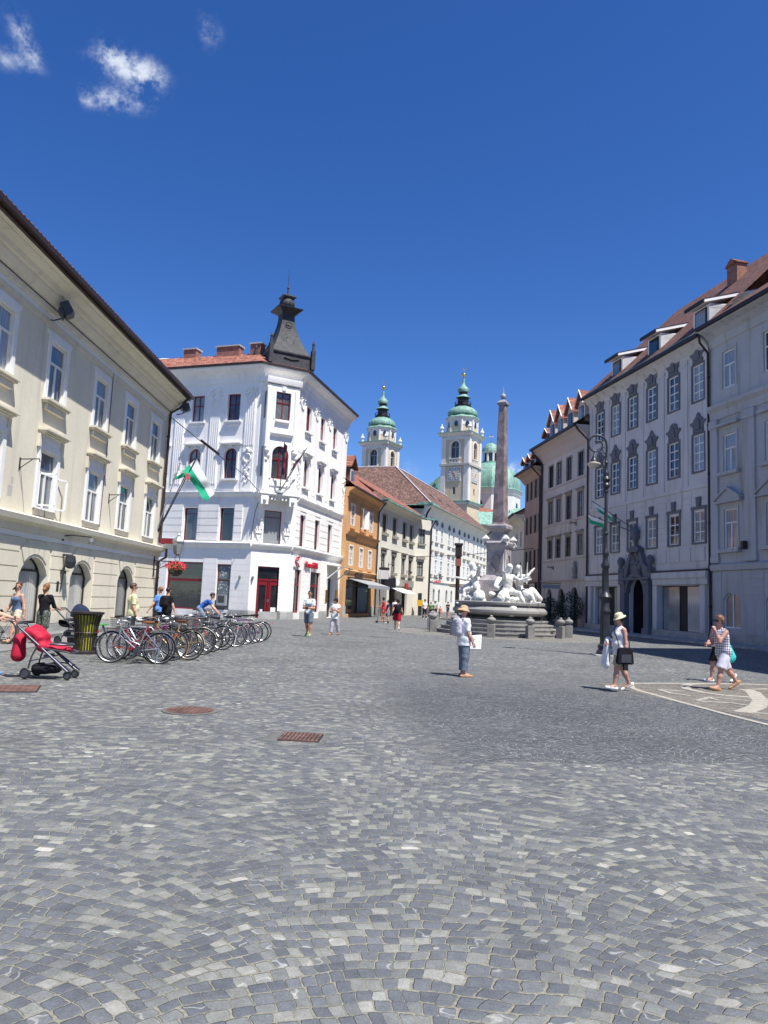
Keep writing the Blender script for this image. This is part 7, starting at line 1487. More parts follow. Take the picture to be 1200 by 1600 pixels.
# bollards with ball tops
bm_ = thing('stone_bollard', 'x', 'bollard', (0, 0, 0))
b = MB(); b.box(-.19, .19, -.19, .19, -.02, .66); o = part('post', b, 'granite', bm_); md = o.modifiers.new('Bevel', 'BEVEL'); md.width = .02; md.segments = 2
b = MB(); b.lathe([(.15, .65), (.13, .70), (.12, .72), (.21, .80), (.235, .88), (.21, .95), (.10, 1.01), (.07, 1.03), (.09, 1.06), (.05, 1.10), (.01, 1.12)], 16); part('ball_top', b, 'granite', bm_, smooth=50)
bl = [(3.0, 41.9, 'leftmost stone bollard with ball top, at the left foot of the fountain steps'), (3.05, 43.9, 'stone bollard with ball top in shade just behind the leftmost one'), (3.9, 38.5, 'stone bollard with ball top just left of the woman in the straw hat'),
      (5.66, 37.86, 'stone bollard with ball top right of the woman in the straw hat'), (7.72, 38.35, 'stone bollard with ball top in front of the right part of the basin'), (9.69, 40.0, 'second stone bollard from the right end of the fountain ring'), (10.6, 41.9, 'rightmost stone bollard of the fountain ring'), (3.4, 46.4, 'far stone bollard behind the left side of the fountain steps'), (9.3, 46.4, 'far stone bollard behind the right side of the fountain')]
for k, (x_, y_, lab) in enumerate(bl):
    o = bm_ if k == 0 else copy_tree(bm_); o.location = (x_, y_, 0); o.rotation_euler = (0, 0, atan2(y_-FC[1], x_-FC[0])+pi/2); o['label'] = lab; o['category'] = 'bollard'; o['group'] = 'stone bollards round the fountain'
# small bird on the basin steps
b = MB(); b.ball((0, 0, .09), .07, 8, 6, (1.5, 1, 1)); b.ball((.09, 0, .15), .035, 7, 5); b.tube([(-.08, 0, .1), (-.18, 0, .13)], [.03, .01], 5); single('pigeon', b, 'marble_white', 'pale pigeon standing on the fountain steps at the right', 'pigeon', (9.4, 41.9, .42), smooth=60)
# ================================================================ STREET LAMP
LP = (8.13, 27.0); root = thing('street_lamp', 'tall dark cast iron street lamp with a scrolled arm and hanging lamp', 'street lamp', (*LP, 0))
b = MB(); b.box(-.42, .42, -.42, .42, -.02, .05); part('plinth', b, 'stone_plinth', root)
b = MB(); b.lathe([(.30, .03), (.30, .14), (.25, .20), (.22, .26), (.25, .30), (.25, .36), (.18, .42), (.165, .55)], 24)
b.lathe([(.165, .5), (.16, 1.5), (.195, 1.55), (.195, 1.62), (.155, 1.68), (.15, 1.95), (.21, 2.02), (.235, 2.1), (.20, 2.16), (.15, 2.24), (.12, 2.3), (.11, 3.1), (.15, 3.17), (.16, 3.25), (.10, 3.37), (.085, 3.55), (.12, 3.62), (.12, 3.72), (.07, 3.8), (.07, 4.0)], 24)
for k in range(12): a = k*pi/6; b.tube([(.165*cos(a), .165*sin(a), .55), (.16*cos(a), .16*sin(a), 1.48)], .013, 5); b.tube([(.12*cos(a), .12*sin(a), 2.35), (.112*cos(a), .112*sin(a), 3.05)], .010, 5)
part('base', b, 'black_iron', root, smooth=35)
b = MB(); b.lathe([(.068, 3.95), (.056, 5.9), (.09, 5.94), (.09, 6.0), (.065, 6.05), (.13, 6.12), (.14, 6.2), (.09, 6.28), (.12, 6.33), (.15, 6.4), (.13, 6.46), (.09, 6.52), (.11, 6.6), (.10, 6.68), (.065, 6.74), (.055, 7.0), (.08, 7.04), (.055, 7.08), (.045, 7.35)], 20)
for z in (4.35,): b.lathe([(.08, z), (.10, z+.06), (.08, z+.12)], 20)
part('pole', b, 'black_iron', root, smooth=35)
b = MB(); pts = [(0, 0, 7.3), (.015, 0, 7.6)]
for k in range(40):
    a = radians(-10+k*12.5); r_ = .33 if k < 18 else .33*(1-(k-18)/30); pts.append((-.33+r_*cos(a)+(0 if k < 18 else -.06*(k-18)/22), 0, 7.72+r_*sin(a)-(0 if k < 18 else .0)))
b.tube(pts[:2]+pts[3:], [.04]*12+[.032]*(len(pts)-13), 7); b.tube([(-.02, 0, 7.35), (-.18, 0, 7.5), (-.12, 0, 7.65), (-.3, 0, 7.52), (-.42, 0, 7.42)], .016, 5)
for c_, r_ in (((-.09, 7.55), .06), ((-.12, 7.33), .05)): b.tube([(c_[0]+r_*cos(k*.7), 0, c_[1]+r_*sin(k*.7)) for k in range(8)], .012, 5)
part('arm', b, 'black_iron', root, smooth=60)
b = MB(); c_ = (-.46, 0); b.tube([(c_[0], 0, 7.46), (c_[0], 0, 7.28)], .02, 6); b.lathe([(.02, 7.32), (.055, 7.26), (.06, 7.2), (.10, 7.14), (.13, 7.06), (.14, 7.0)], 16, c_); part('lamp_cap', b, 'black_iron', root, smooth=40)
b = MB(); b.lathe([(.13, 7.03), (.24, 6.99), (.245, 6.95), (.2, 6.9), (.19, 6.87), (.1, 6.84), (.01, 6.83)], 18, c_); part('lamp_shade', b, 'sign_beige', root, smooth=50)
# ================================================================ STREET THINGS
bn = thing('litter_bin', 'large flared litter bin of dark slats with a yellow liner, beside the bicycles', 'bin', (-7.3, 18.8, 0))
b = MB()
for k in range(26):
    a = k*2*pi/26; pr_ = [(.285, .05), (.27, .2), (.27, .45), (.29, .7), (.345, .93), (.37, .98)]; w_ = .0155
    for (r0, z0), (r1, z1) in zip(pr_[:-1], pr_[1:]):
        ca, sa = cos(a), sin(a); b.add([(r0*ca-w_*sa, r0*sa+w_*ca, z0), (r0*ca+w_*sa, r0*sa-w_*ca, z0), (r1*ca+w_*sa, r1*sa-w_*ca, z1), (r1*ca-w_*sa, r1*sa+w_*ca, z1), ((r0-.02)*ca-w_*sa, (r0-.02)*sa+w_*ca, z0), ((r0-.02)*ca+w_*sa, (r0-.02)*sa-w_*ca, z0), ((r1-.02)*ca+w_*sa, (r1-.02)*sa-w_*ca, z1), ((r1-.02)*ca-w_*sa, (r1-.02)*sa+w_*ca, z1)], [(0, 1, 2, 3), (4, 7, 6, 5), (0, 3, 7, 4), (1, 5, 6, 2)])
part('slats', b, 'dark_metal', bn)
b = MB(); b.lathe([(.32, 0), (.32, .06), (.28, .09)], 26); b.lathe([(.365, .97), (.40, .99), (.40, 1.03), (.34, 1.03), (.33, .99)], 26); b.tube([(.28*cos(k*pi/13), .28*sin(k*pi/13), .52) for k in range(26)], .018, 5, True); part('ring', b, 'dark_metal', bn, smooth=40)
simple('bin_yellow', (.42, .42, .02), .45, noise=.25, scale=5.0, obj=True); b = MB(); b.lathe([(.235, .08), (.24, .4), (.26, .7), (.32, .95)], 20); part('liner', b, 'bin_yellow', bn, smooth=50)
simple('bench_green', (.06, .36, .07), .5, noise=.1, obj=True); bc = thing('bench', 'green backless bench with splayed dark legs in front of the cream house', 'bench', (-9.25, 24.2, 0), radians(90))
b = MB()
for k in range(4): b.box(-.95, .95, -.23+k*.12, -.13+k*.12, .42, .455)
part('seat', b, 'bench_green', bc)
for s in (-1, 1):
    for q_ in (-1, 1): b = MB(); b.tube([(s*.62, q_*.14, .42), (s*.70, q_*.18, .25), (s*.86, q_*.24, 0)], [.035, .028, .022], 6); part('leg', b, 'black_iron', bc)
b = MB(); b.tube([(-.62, 0, .41), (.62, 0, .41)], .02, 5); part('rail', b, 'black_iron', bc)
# cables across the street
tag(link('overhead_cable', (lambda b: b.mesh('overhead_cable', 'dark_metal'))(MB().tube([(-10.8, 35.5, 10.2), (-9.9, 39.5, 9.6), (-8.7, 45.0, 8.9), (-8.4, 50.2, 8.45)], .022, 5).tube([(-10.0, 39.3, 9.75), (-9.5, 41.5, 9.45)], .06, 5).tube([(-8.4, 50.2, 8.45), (-8.75, 50.1, 7.2), (-8.95, 50.3, 5.3)], .02, 4))), 'thick dark cable slung from the cream house to the white corner house', 'cable')
tag(link('overhead_cable', (lambda b: b.mesh('overhead_cable', 'dark_metal'))(MB().tube([(-.0, 74.5, 6.8), (3.5, 80, 6.4), (8, 76, 6.5), (14.6, 71.5, 7.2)], .03, 4))), 'thin cable across the far end of the square', 'cable')
# flags on the corner of the cream house
fb = Vector((-10.75, 35.1, 4.35))
for k, (dx, dy, dz, cols, lab) in enumerate(((.75, .5, 3.45, None, 'bare thin flagpole at the corner of the cream house, leftmost of three'), (1.35, .6, 3.75, ('flag_white', 'flag_green'), 'white and green flag on the middle pole at the corner of the cream house'), (1.55, .3, 3.85, ('flag_white', 'flag_green'), 'white and green flag with a red emblem, blown furthest to the right'))):
    f = thing('flag' if cols else 'flagpole', lab, 'flag' if cols else 'flagpole', tuple(fb+Vector((0, .12*k, 0))), 0, 'flags on the corner of the cream house'); d_ = Vector((dx, dy, dz)); b = MB(); b.tube([(0, 0, 0), tuple(d_)], .025, 6); b.ball(tuple(d_), .045, 7, 5); part('pole', b, 'zinc' if k == 0 else 'black_iron', f)
    if k == 1:
        b = flag_sheet(tuple(d_*.88), tuple(d_*.60), (-.85, .1, -.15), ('flag_white', 'flag_green'), .05)
        # white above green
        b = MB(); P0 = d_*.93; n_ = 10
        b = flag_sheet((-.95+dx, dy, 2.95), tuple(d_*.9), (-.05, 0, -.42), ('flag_white', 'flag_green'), .07); part('cloth', b, ['flag_white', 'flag_green'], f, smooth=60)
    if k == 2:
        b = flag_sheet(tuple(d_*.97), (dx+.95, dy+.1, 2.05), (-.62, -.05, -.62), ('flag_white', 'flag_green'), .08, fold=.35); o = part('cloth', b, ['flag_white', 'flag_green'], f, smooth=60)
        b = MB(); c_ = d_*.6+Vector((.28, -.12, .45)); b.prism([(c_[0]+a_, c_[2]+e_) for a_, e_ in ((-.12, .2), (.1, .16), (.14, -.05), (.02, -.22), (-.1, -.06))], c_[1]-.01, c_[1]+.01); part('emblem', b, 'flag_emblem', f)
# plants in tubs in front of the dormer house
for k, (x_, y_, s_, lab) in enumerate(((13.9, 68.5, 1.1, 'dark shrub in a tub, leftmost in front of the arched doorways'), (14.6, 64.5, 1.25, 'dark shrub in a tub between the middle and right doorways'), (15.4, 60.6, 1.5, 'largest dark shrub in a tub, right of the arched doorways'))):
    t = thing('potted_shrub', lab, 'potted plant', (x_, y_, 0), 0, 'shrubs in tubs by the doorways'); b = MB(); b.lathe([(.42, 0), (.5, .5), (.46, .5), (.4, .42)], 14); part('tub', b, 'dark_stone', t)
    b = MB(); b.tube([(0, 0, .3), (.05, 0, 1.2)], .06, 6); part('stem', b, 'brown_paint', t); b = MB(); leafcloud(b, 1300, .75*s_, .75*s_, .85*s_, .085, (0, 0, 1.15*s_)); part('foliage', b, 'leaf_dark', t)
for k in range(2):
    b = MB(); b.box(-.3, .3, -.2, .2, 0, .02)
simple('saddle_brown_p', (.28, .11, .08), .6)
# parasol and carved column far behind the fountain
simple('canvas_cream', (.72, .66, .52), .8, noise=.05); t = thing('parasol', 'large cream parasol behind the left statue of the fountain', 'parasol', (9.4, 74, 0))
b = MB(); b.tube([(0, 0, 0), (0, 0, 4.5)], .06, 6); part('pole', b, 'zinc', t); b = MB(); b.lathe([(2.6, 3.35), (2.6, 3.5), (1.3, 4.1), (.1, 4.6)], 8); b.lathe([(2.6, 3.2), (2.62, 3.5)], 8); part('canopy', b, 'canvas_cream', t)
t = thing('advertising_column', 'dark capped advertising column with a reddish poster, behind the left side of the basin', 'column', (7.4, 72, 0))
b = MB(); b.lathe([(.4, 0), (.4, .3), (.2, .4), (.2, 5.2)], 12); part('shaft', b, 'dark_metal', t); b = MB(); b.box(-.30, .30, -.30, .30, 6.1, 7.2); b.box(-.38, .38, -.38, .38, 7.2, 7.4); b.box(-.22, .22, -.22, .22, 5.9, 6.1); part('head', b, 'dark_metal', t); b = MB(); b.box(-.26, .26, -.26, .26, 5.2, 5.9); part('poster', b, 'saddle_brown_p', t)
# strollers
simple('stroller_red', (.42, .008, .035), .75, noise=.15, obj=True, scale=14.0); simple('stroller_frame', (.10, .10, .12), .35, .6, obj=True)
def wheel_prim(b, c, r, w_, n=18):
    b.tube([(c[0]+r*cos(a), c[1], c[2]+r*sin(a)) for a in [k*2*pi/n for k in range(n)]], w_, 7, True)
def disc(b, c, r, w_, n=16): b.prism([(c[0]+r*cos(k*2*pi/n), c[2]+r*sin(k*2*pi/n)) for k in range(n)], c[1]-w_, c[1]+w_)
st = thing('stroller', 'red stroller with a dark grey frame and a red bag hanging at the handle', 'stroller', (-5.84, 13.5, 0), radians(2)); st.scale = (.94, .94, .94)
b = MB()
for y_ in (-.22, .22): b.tube([(-.58, y_, 1.0), (-.52, y_, .93), (.42, y_, .16)], [.018, .022, .028], 8); b.tube([(-.32, y_, .12), (-.26, y_, .42), (-.16, y_, .63)], .016, 6); b.tube([(-.30, y_, .33), (.08, y_, .43)], .013, 6); b.tube([(-.1, y_, .58), (.36, y_, .53), (.45, y_, .50)], .014, 6); b.tube([(.0, y_, .3), (.40, y_, .26)], .012, 5); b.tube([(.05, y_, .48), (.50, y_, .16)], .016, 6)
b.tube([(-.58, -.22, 1.0), (-.62, 0, 1.03), (-.58, .22, 1.0)], .022, 7); b.tube([(-.32, -.25, .12), (-.32, .25, .12)], .014, 6); b.tube([(.45, -.2, .5), (.45, .2, .5)], .014, 6); part('frame', b, 'stroller_frame', st, smooth=60)
link('seat', sdf_mesh('seat', [C((-.12, -.14, .60), (-.12, .14, .60), .10, .10), C((-.38, -.14, .86), (-.38, .14, .86), .09, .09), C((-.38, -.12, .86), (-.10, -.12, .60), .09, .09), C((-.38, .12, .86), (-.10, .12, .60), .09, .09), C((-.1, 0, .60), (.34, 0, .56), .06, .05, ((0, 1, 0), .34)), C((-.30, 0, .88), (-.20, 0, .76), .12, .14, ((0, 1, 0), .6))], .016, .03, 'stroller_red', noise=(.012, 22)), st)
link('bag', sdf_mesh('bag', [C((-.60, 0, .72), (-.60, 0, .42), .10, .13, ((0, 1, 0), .8)), C((-.52, 0, .85), (-.58, 0, .7), .04, .09)], .016, .03, 'stroller_red', noise=(.004, 20)), st)
link('basket', sdf_mesh('basket', [C((-.20, -.12, .20), (-.20, .12, .20), .08, .08), C((.1, -.12, .22), (.1, .12, .22), .09, .09), C((-.2, 0, .17), (.12, 0, .2), .10, .10, ((0, 1, 0), .5))], .016, .04, 'c_black', noise=(.01, 18)), st)
b = MB(); b.box(-.05, .0, -.2, .2, .4, .46); b.tube([(.05, -.2, .66), (.33, -.2, .65), (.42, 0, .65), (.33, .2, .65), (.05, .2, .66)], .022, 7); part('bumper_bar', b, 'stroller_frame', st, smooth=60)
for (x_, y_, r_) in ((-.33, -.27, .10), (-.33, .27, .10), (.42, -.20, .078), (.42, .20, .078)):
    b = MB(); wheel_prim(b, (x_, y_, r_+.012), r_-.02, .024); w1 = part('wheel', b, 'shoe_black', st, smooth=50); b = MB(); disc(b, (x_, y_, r_+.012), r_-.025, .018); part('hub', b, 'stroller_frame', w1)
b = MB(); b.prism([(-.64, .60), (-.60, .60), (-.58, .44), (-.62, .44)], -.19, -.172); 
st = thing('stroller', 'dark navy stroller with a raised hood behind the woman in black', 'stroller', (-8.55, 21.2, 0), radians(-15))
b = MB()
for y_ in (-.24, .24): b.tube([(-.55, y_, 1.02), (.05, y_, .55), (.40, y_, .18)], .018, 6); b.tube([(.3, y_, .9), (.0, y_, .5), (-.3, y_, .14)], .016, 6)
b.tube([(-.55, -.24, 1.02), (-.55, .24, 1.02)], .02, 6); part('frame', b, 'stroller_frame', st)
link('hood', sdf_mesh('hood', [('e', (.05, 0, .80), (.38, .28, .36), [((0.05, 0, .80), (-.35, 0, -1)), ((.0, 0, .82), (-1, 0, .1))])], .016, .02, 'c_navy', noise=None), st)
link('carrycot', sdf_mesh('carrycot', [C((-.35, 0, .64), (.3, 0, .60), .15, .16, ((0, 1, 0), .7))], .018, .03, 'c_darkgrey', clips=[((0, 0, .70), (0, 0, 1))], noise=None), st)
link('basket', sdf_mesh('basket', [C((-.2, 0, .32), (.2, 0, .32), .11, .11, ((0, 1, 0), .6))], .018, .03, 'c_grey', noise=None), st)
for (x_, y_, r_) in ((-.32, -.28, .13), (-.32, .28, .13), (.42, -.22, .1), (.42, .22, .1)): b = MB(); wheel_prim(b, (x_, y_, r_+.005), r_-.02, .02); w1 = part('wheel', b, 'shoe_black', st, smooth=50); b = MB(); disc(b, (x_, y_, r_), r_-.03, .012); part('hub', b, 'stroller_frame', w1)
# ================================================================ BICYCLES
for nm, c in (('bk_silver', (.50, .51, .53)), ('bk_black', (.015, .015, .018)), ('bk_red', (.42, .02, .03)), ('bk_gold', (.42, .24, .06)), ('bk_white', (.72, .71, .68)), ('bk_blue', (.04, .08, .2)), ('bk_green', (.03, .12, .08)), ('bk_cream', (.6, .48, .3)), ('bk_purple', (.2, .03, .12)), ('bk_grey', (.14, .14, .16)), ('bk_yellow', (.6, .48, .04))): simple(nm, c, .3, .2 if nm != 'bk_silver' else .8, noise=.04, obj=True, spec=.6)
simple('rubber', (.018, .018, .018), .8, obj=True); simple('saddle_brown', (.28, .10, .035), .5, obj=True); simple('wire', (.10, .10, .11), .4, .6, obj=True); simple('reflector', (.5, .03, .02), .3, obj=True); simple('tyre_cream', (.55, .5, .42), .8, obj=True)
BM = {}
def bmesh_cached(key, fn, mat, smooth=55):
    k = (key, mat)
    if k not in BM:
        b = MB(); fn(b); me = b.mesh(key.split('|')[0], mat); smooth_by_angle(me, smooth) if smooth else None; BM[k] = me
    return BM[k]
R_W = .335; WBASE = 1.04
def f_tyre(b): b.tube([(R_W*cos(a), 0, R_W*sin(a)) for a in [k*2*pi/36 for k in range(36)]], .017, 6, True)
def f_rim(b): b.tube([(.312*cos(a), 0, .312*sin(a)) for a in [k*2*pi/36 for k in range(36)]], .010, 5, True)
def f_spk(b):
    for k in range(24): a = k*2*pi/24; o_ = .02 if k % 2 else -.02; b.tube([(.02*cos(a+1.2), o_, .02*sin(a+1.2)), (.31*cos(a), 0, .31*sin(a))], .0016, 3)
    b.tube([(0, -.05, 0), (0, .05, 0)], .018, 8)
def f_guard(b):
    for i in range(12):
        a0, a1 = radians(10+i*12), radians(22+i*12); r0, r1 = .362, .366
        b.add([(r*cos(a), y_, r*sin(a)) for a in (a0, a1) for r in (r0, r1) for y_ in (-.026, .026)], [(0, 1, 5, 4), (2, 6, 7, 3), (0, 4, 6, 2), (1, 3, 7, 5)])
    for a in (10, 80): b.tube([(.365*cos(radians(a)), .026, .365*sin(radians(a))), (0, .05, 0)], .0035, 3)
def f_frame(step):
    def fn(b):
        bb = (-.05, .29); rear = (-.52, R_W+.017); hd0 = (.36, .62); hd1 = (.33, .80); st_ = (-.20, .76)
        z = lambda p, y_=0: (p[0], y_, p[1])
        b.tube([z(hd0), z(hd1)], .021, 8); b.tube([z(bb), z(hd0)], .018, 8); b.tube([z(bb), z(st_)], .016, 8)
        if step: b.tube([(hd1[0], 0, hd1[1]-.03), (.12, 0, .50), (-.085, 0, .42)], .015, 7)
        else: b.tube([(hd1[0], 0, hd1[1]-.03), (st_[0]+.01, 0, st_[1]-.04)], .015, 7)
        for s in (-1, 1): b.tube([z(bb, s*.03), z(rear, s*.055)], .010, 6); b.tube([(st_[0]+.02, s*.02, st_[1]-.06), z(rear, s*.055)], .008, 6)
        b.tube([(bb[0], -.04, bb[1]), (bb[0], .04, bb[1])], .022, 8); b.tube([(rear[0], .06, rear[1]), (rear[0]+.06, .12, .015)], .010, 5)
    return fn
def f_post(b): b.tube([(-.20, 0, .74), (-.235, 0, .90)], .0125, 6)
def f_fork(b):
    for s in (-1, 1): b.tube([(.36, s*.03, .60), (.37, s*.05, .55), (.47, s*.05, .40), (.52, s*.05, R_W+.017)], .011, 6)
    b.tube([(.33, 0, .80), (.31, 0, .92)], .014, 6)
def f_bar(kind):
    def fn(b):
        if kind == 'city': b.tube([(.10, -.29, .98), (.22, -.27, 1.0), (.34, -.15, .99), (.36, 0, .94), (.34, .15, .99), (.22, .27, 1.0), (.10, .29, .98)], .011, 6)
        elif kind == 'drop':
            for s in (-1, 1): b.tube([(.33, 0, .95), (.35, s*.20, .95), (.43, s*.21, .94), (.47, s*.21, .87), (.42, s*.21, .80), (.34, s*.21, .80)], .012, 6)
        else: b.tube([(.29, -.31, .97), (.33, -.1, .95), (.33, .1, .95), (.29, .31, .97)], .012, 6)
        b.tube([(.31, 0, .90), (.34, 0, .95)], .014, 6)
    return fn
def f_grip(b):
    for s in (-1, 1): b.tube([(.08, s*.292, .978), (.19, s*.278, .995)], .017, 6)
def f_brake(s):
    def fn(b): b.tube([(.24, s*.26, .99), (.28, s*.2, .96), (.20, s*.27, .95)], .006, 4); b.tube([(.27, s*.20, .965), (.40, s*.05, .80), (.40, 0, .70)], .004, 4)
    return fn
def f_saddle(b): b.add([(x_, y_, z_) for (x_, y_, z_) in ((-.37, -.085, .935), (-.37, .085, .935), (-.24, .075, .93), (-.08, .02, .925), (-.08, -.02, .925), (-.24, -.075, .93), (-.36, -.07, .885), (-.36, .07, .885), (-.24, .05, .89), (-.10, .01, .90), (-.10, -.01, .90), (-.24, -.05, .89), (-.38, 0, .95), (-.2, 0, .945))], [(0, 12, 13, 5), (12, 1, 2, 13), (5, 13, 3, 4), (13, 2, 3), (0, 6, 7, 1), (1, 7, 8, 2), (2, 8, 9, 3), (3, 9, 10, 4), (4, 10, 11, 5), (5, 11, 6, 0), (6, 11, 8, 7), (11, 10, 9, 8), (0, 1, 12)])
def f_crank(b):
    disc(b, (-.05, .055, .29), .09, .003, 20); b.tube([(-.05, .07, .29), (.06, .075, .16)], .010, 5); b.tube([(-.05, -.07, .29), (-.16, -.075, .42)], .010, 5); b.box(.02, .11, .08, .17, .15, .17); b.box(-.20, -.11, -.17, -.08, .41, .43); disc(b, (-.52, .055, R_W+.017), .04, .004, 12)
    b.tube([(-.05, .058, .38), (-.52, .058, .39)], .004, 4); b.tube([(-.05, .058, .20), (-.52, .058, .315)], .004, 4)
def f_rack(b):
    for s in (-1, 1): b.tube([(-.30, s*.05, .74), (-.82, s*.06, .74)], .006, 5); b.tube([(-.72, s*.06, .74), (-.52, s*.06, R_W+.02)], .005, 4)
    for x_ in (-.34, -.5, -.66, -.82): b.tube([(x_, -.06, .74), (x_, .06, .74)], .006, 5)
def f_lamp(b): b.lathe([(.02, .84), (.035, .87), (.035, .90), (.01, .92)], 10, (.42, 0)); b.tube([(.42, 0, .87), (.34, 0, .86)], .008, 4)
def f_refl(b): b.box(-.90, -.88, -.025, .025, .62, .67)
def basket_f(x0, x1, z0, z1, hw):
    def fn(b):
        for z_ in [z0+(z1-z0)*k/5 for k in range(6)]: e = .04*(z_-z0)/(z1-z0); b.tube([(x0-e, -hw-e, z_), (x1+e, -hw-e, z_), (x1+e, hw+e, z_), (x0-e, hw+e, z_)], .004 if z_ < z1-.01 else .007, 4, True)
        for k in range(8):
            x_ = x0+(x1-x0)*k/7
            for s in (-1, 1): b.tube([(x_, s*hw, z0), (x_, s*(hw+.04), z1)], .003, 3)
        for k in range(7):
            y_ = -hw+2*hw*k/6; b.tube([(x0, y_, z0), (x1, y_, z0)], .003, 3); b.tube([(x1, y_, z0), (x1+.04, y_, z1)], .003, 3); b.tube([(x0, y_, z0), (x0-.04, y_, z1)], .003, 3)
    return fn
def bicycle(label, loc, az, lean, col, step=False, bar='city', saddle='rubber', guard=None, rack=True, front=None, rearb=False, tyre='rubber', turn=0, group='bicycles parked in a dense row'):
    """az = compass azimuth of the front wheel"""
    root = thing('bicycle', label, 'bicycle', (loc[0], loc[1], 0), 0, group); root.rotation_euler = (radians(lean), 0, radians(90-az)); root.rotation_mode = 'XYZ'
    def P(n, key, fn, mat, parent=root, l=(0, 0, 0), r=(0, 0, 0)): return link(n, bmesh_cached(key, fn, mat), parent, l, r)
    P('frame', 'frame|%d' % step, f_frame(step), col); P('seat_post', 'seat_post', f_post, 'chrome'); P('saddle', 'saddle', f_saddle, saddle); P('crank', 'crank', f_crank, 'wire')
    for i, x_ in enumerate((-.52, .52)):
        wz = R_W+.017; w_ = P('wheel', 'wheel', f_tyre, tyre, root, (x_, 0, wz), (0, 0, 0)); P('rim', 'rim', f_rim, 'chrome', w_); P('spokes', 'spokes', f_spk, 'chrome', w_)
        if guard: P('mudguard', 'mudguard', f_guard, guard, root, (x_, 0, wz), (0, radians(-20 if i == 0 else 10), 0))
    P('fork', 'fork', f_fork, col if col != 'bk_silver' else 'bk_silver'); P('handlebar', 'handlebar|'+bar, f_bar(bar), 'chrome'); P('brake', 'brake|l', f_brake(1), 'wire'); P('brake', 'brake|r', f_brake(-1), 'wire')
    if bar == 'city': P('grip', 'grip', f_grip, 'rubber')
    if rack: P('rack', 'rack', f_rack, 'wire'); P('reflector', 'reflector', f_refl, 'reflector')
    P('lamp', 'lamp', f_lamp, 'chrome')
    if front: P('basket', 'basket|f', basket_f(.40, .70, .72, .96, .16), front)
    if rearb: P('basket', 'basket|r', basket_f(-.82, -.46, .76, 1.0, .15), 'wire')
    return root
X0 = -5.45
BL = [ # y, x offset, azimuth, lean, kwargs, label
 (16.75, -.10, 262, -4, dict(col='bk_silver', step=True, saddle='saddle_brown', guard='chrome', rack=True, tyre='rubber'), 'silver step through bicycle with a brown saddle, nearest in the row'),
 (17.15, -.75, 100, 5, dict(col='bk_red', step=True, saddle='bk_white', guard='bk_silver', rack=True), 'red step through bicycle with a white saddle, leaning by the litter bin'),
 (17.45, -.95, 282, 3, dict(col='bk_silver', step=True, bar='city', guard='bk_silver', front='wire'), 'silver bicycle with a wire basket at the handlebar, furthest left by the litter bin'),
 (17.75, .05, 92, -3, dict(col='bk_purple', step=False, bar='flat', guard=None, rack=True, front=None), 'plum coloured bicycle without mudguards behind the nearest silver one'),
 (18.15, .42, 264, 4, dict(col='bk_gold', step=True, saddle='saddle_brown', guard='bk_cream', rack=True), 'gold bicycle with cream mudguards and a brown saddle'),
 (18.55, -.35, 95, -5, dict(col='bk_black', step=False, guard='bk_black', front='wire'), 'black bicycle with a wire front basket next to the gold one'),
 (18.95, .10, 268, 3, dict(col='bk_green', step=True, guard='chrome', rearb=True), 'dark green step through bicycle with a basket on its rear rack'),
 (19.4, -.5, 84, -3, dict(col='bk_cream', step=True, guard='bk_cream', front='wire', saddle='saddle_brown'), 'cream bicycle with brown saddle turned to the house'),
 (19.8, .36, 262, -4, dict(col='bk_gold', step=False, bar='flat', guard='bk_cream', saddle='saddle_brown'), 'second gold bicycle, deeper in the row than the first'),
 (20.3, .12, 88, 4, dict(col='bk_red', step=False, bar='flat', guard='bk_white'), 'red bicycle with white mudguards in the middle of the row'),
 (20.8, .40, 266, -3, dict(col='bk_grey', step=False, bar='drop', guard=None, rack=False), 'grey racing bicycle with dropped handlebar in the middle of the row'),
 (21.3, -.2, 96, 3, dict(col='bk_blue', step=True, guard='bk_blue', front='wire'), 'dark blue step through bicycle with front basket'),
 (21.9, .55, 262, 3, dict(col='bk_black', step=False, bar='flat', guard='bk_silver'), 'black bicycle with silver mudguards and a thick frame'),
 (22.5, .10, 90, -4, dict(col='bk_silver', step=False, bar='flat', guard=None), 'plain silver bicycle without mudguards'),
 (23.1, .75, 264, 4, dict(col='bk_white', step=True, guard='bk_white', rack=True), 'white bicycle with white mudguards toward the far end of the row'),
 (23.8, .35, 86, 3, dict(col='bk_black', step=True, guard='bk_black', rearb=True), 'black step through bicycle with a rear basket near the far end'),
 (24.5, .85, 265, -3, dict(col='bk_grey', step=False, bar='flat', guard=None), 'dark grey bicycle fourth from the far end of the row'),
 (25.2, .95, 262, 4, dict(col='bk_blue', step=False, bar='drop', rack=False), 'blue racing bicycle third from the far end of the row'),
 (25.9, 1.05, 268, -4, dict(col='bk_purple', step=False, bar='flat'), 'plum coloured bicycle second from the far end of the row'),
 (26.6, 1.15, 263, 3, dict(col='bk_black', step=False, bar='flat', saddle='rubber'), 'black bicycle at the far end of the row, nearest the red door')]
RB = random.Random(11)
for (y_, xo, az, ln, kw, lab) in BL:
    az += RB.uniform(-11, 11); ln += RB.uniform(-3, 3); y_ += RB.uniform(-.08, .08); xo += RB.uniform(-.12, .12); col = kw.pop('col'); s = 1 if az > 180 else -1
    bicycle(lab, (X0+.12+max(xo, -.30)*.62, y_, 0), az, ln, col, **kw)
bicycle('black bicycle cut off by the left edge of the frame behind the woman in blue', (-10.55, 20.2, 0), 275, 3, 'bk_black', group='bicycles standing apart from the row')
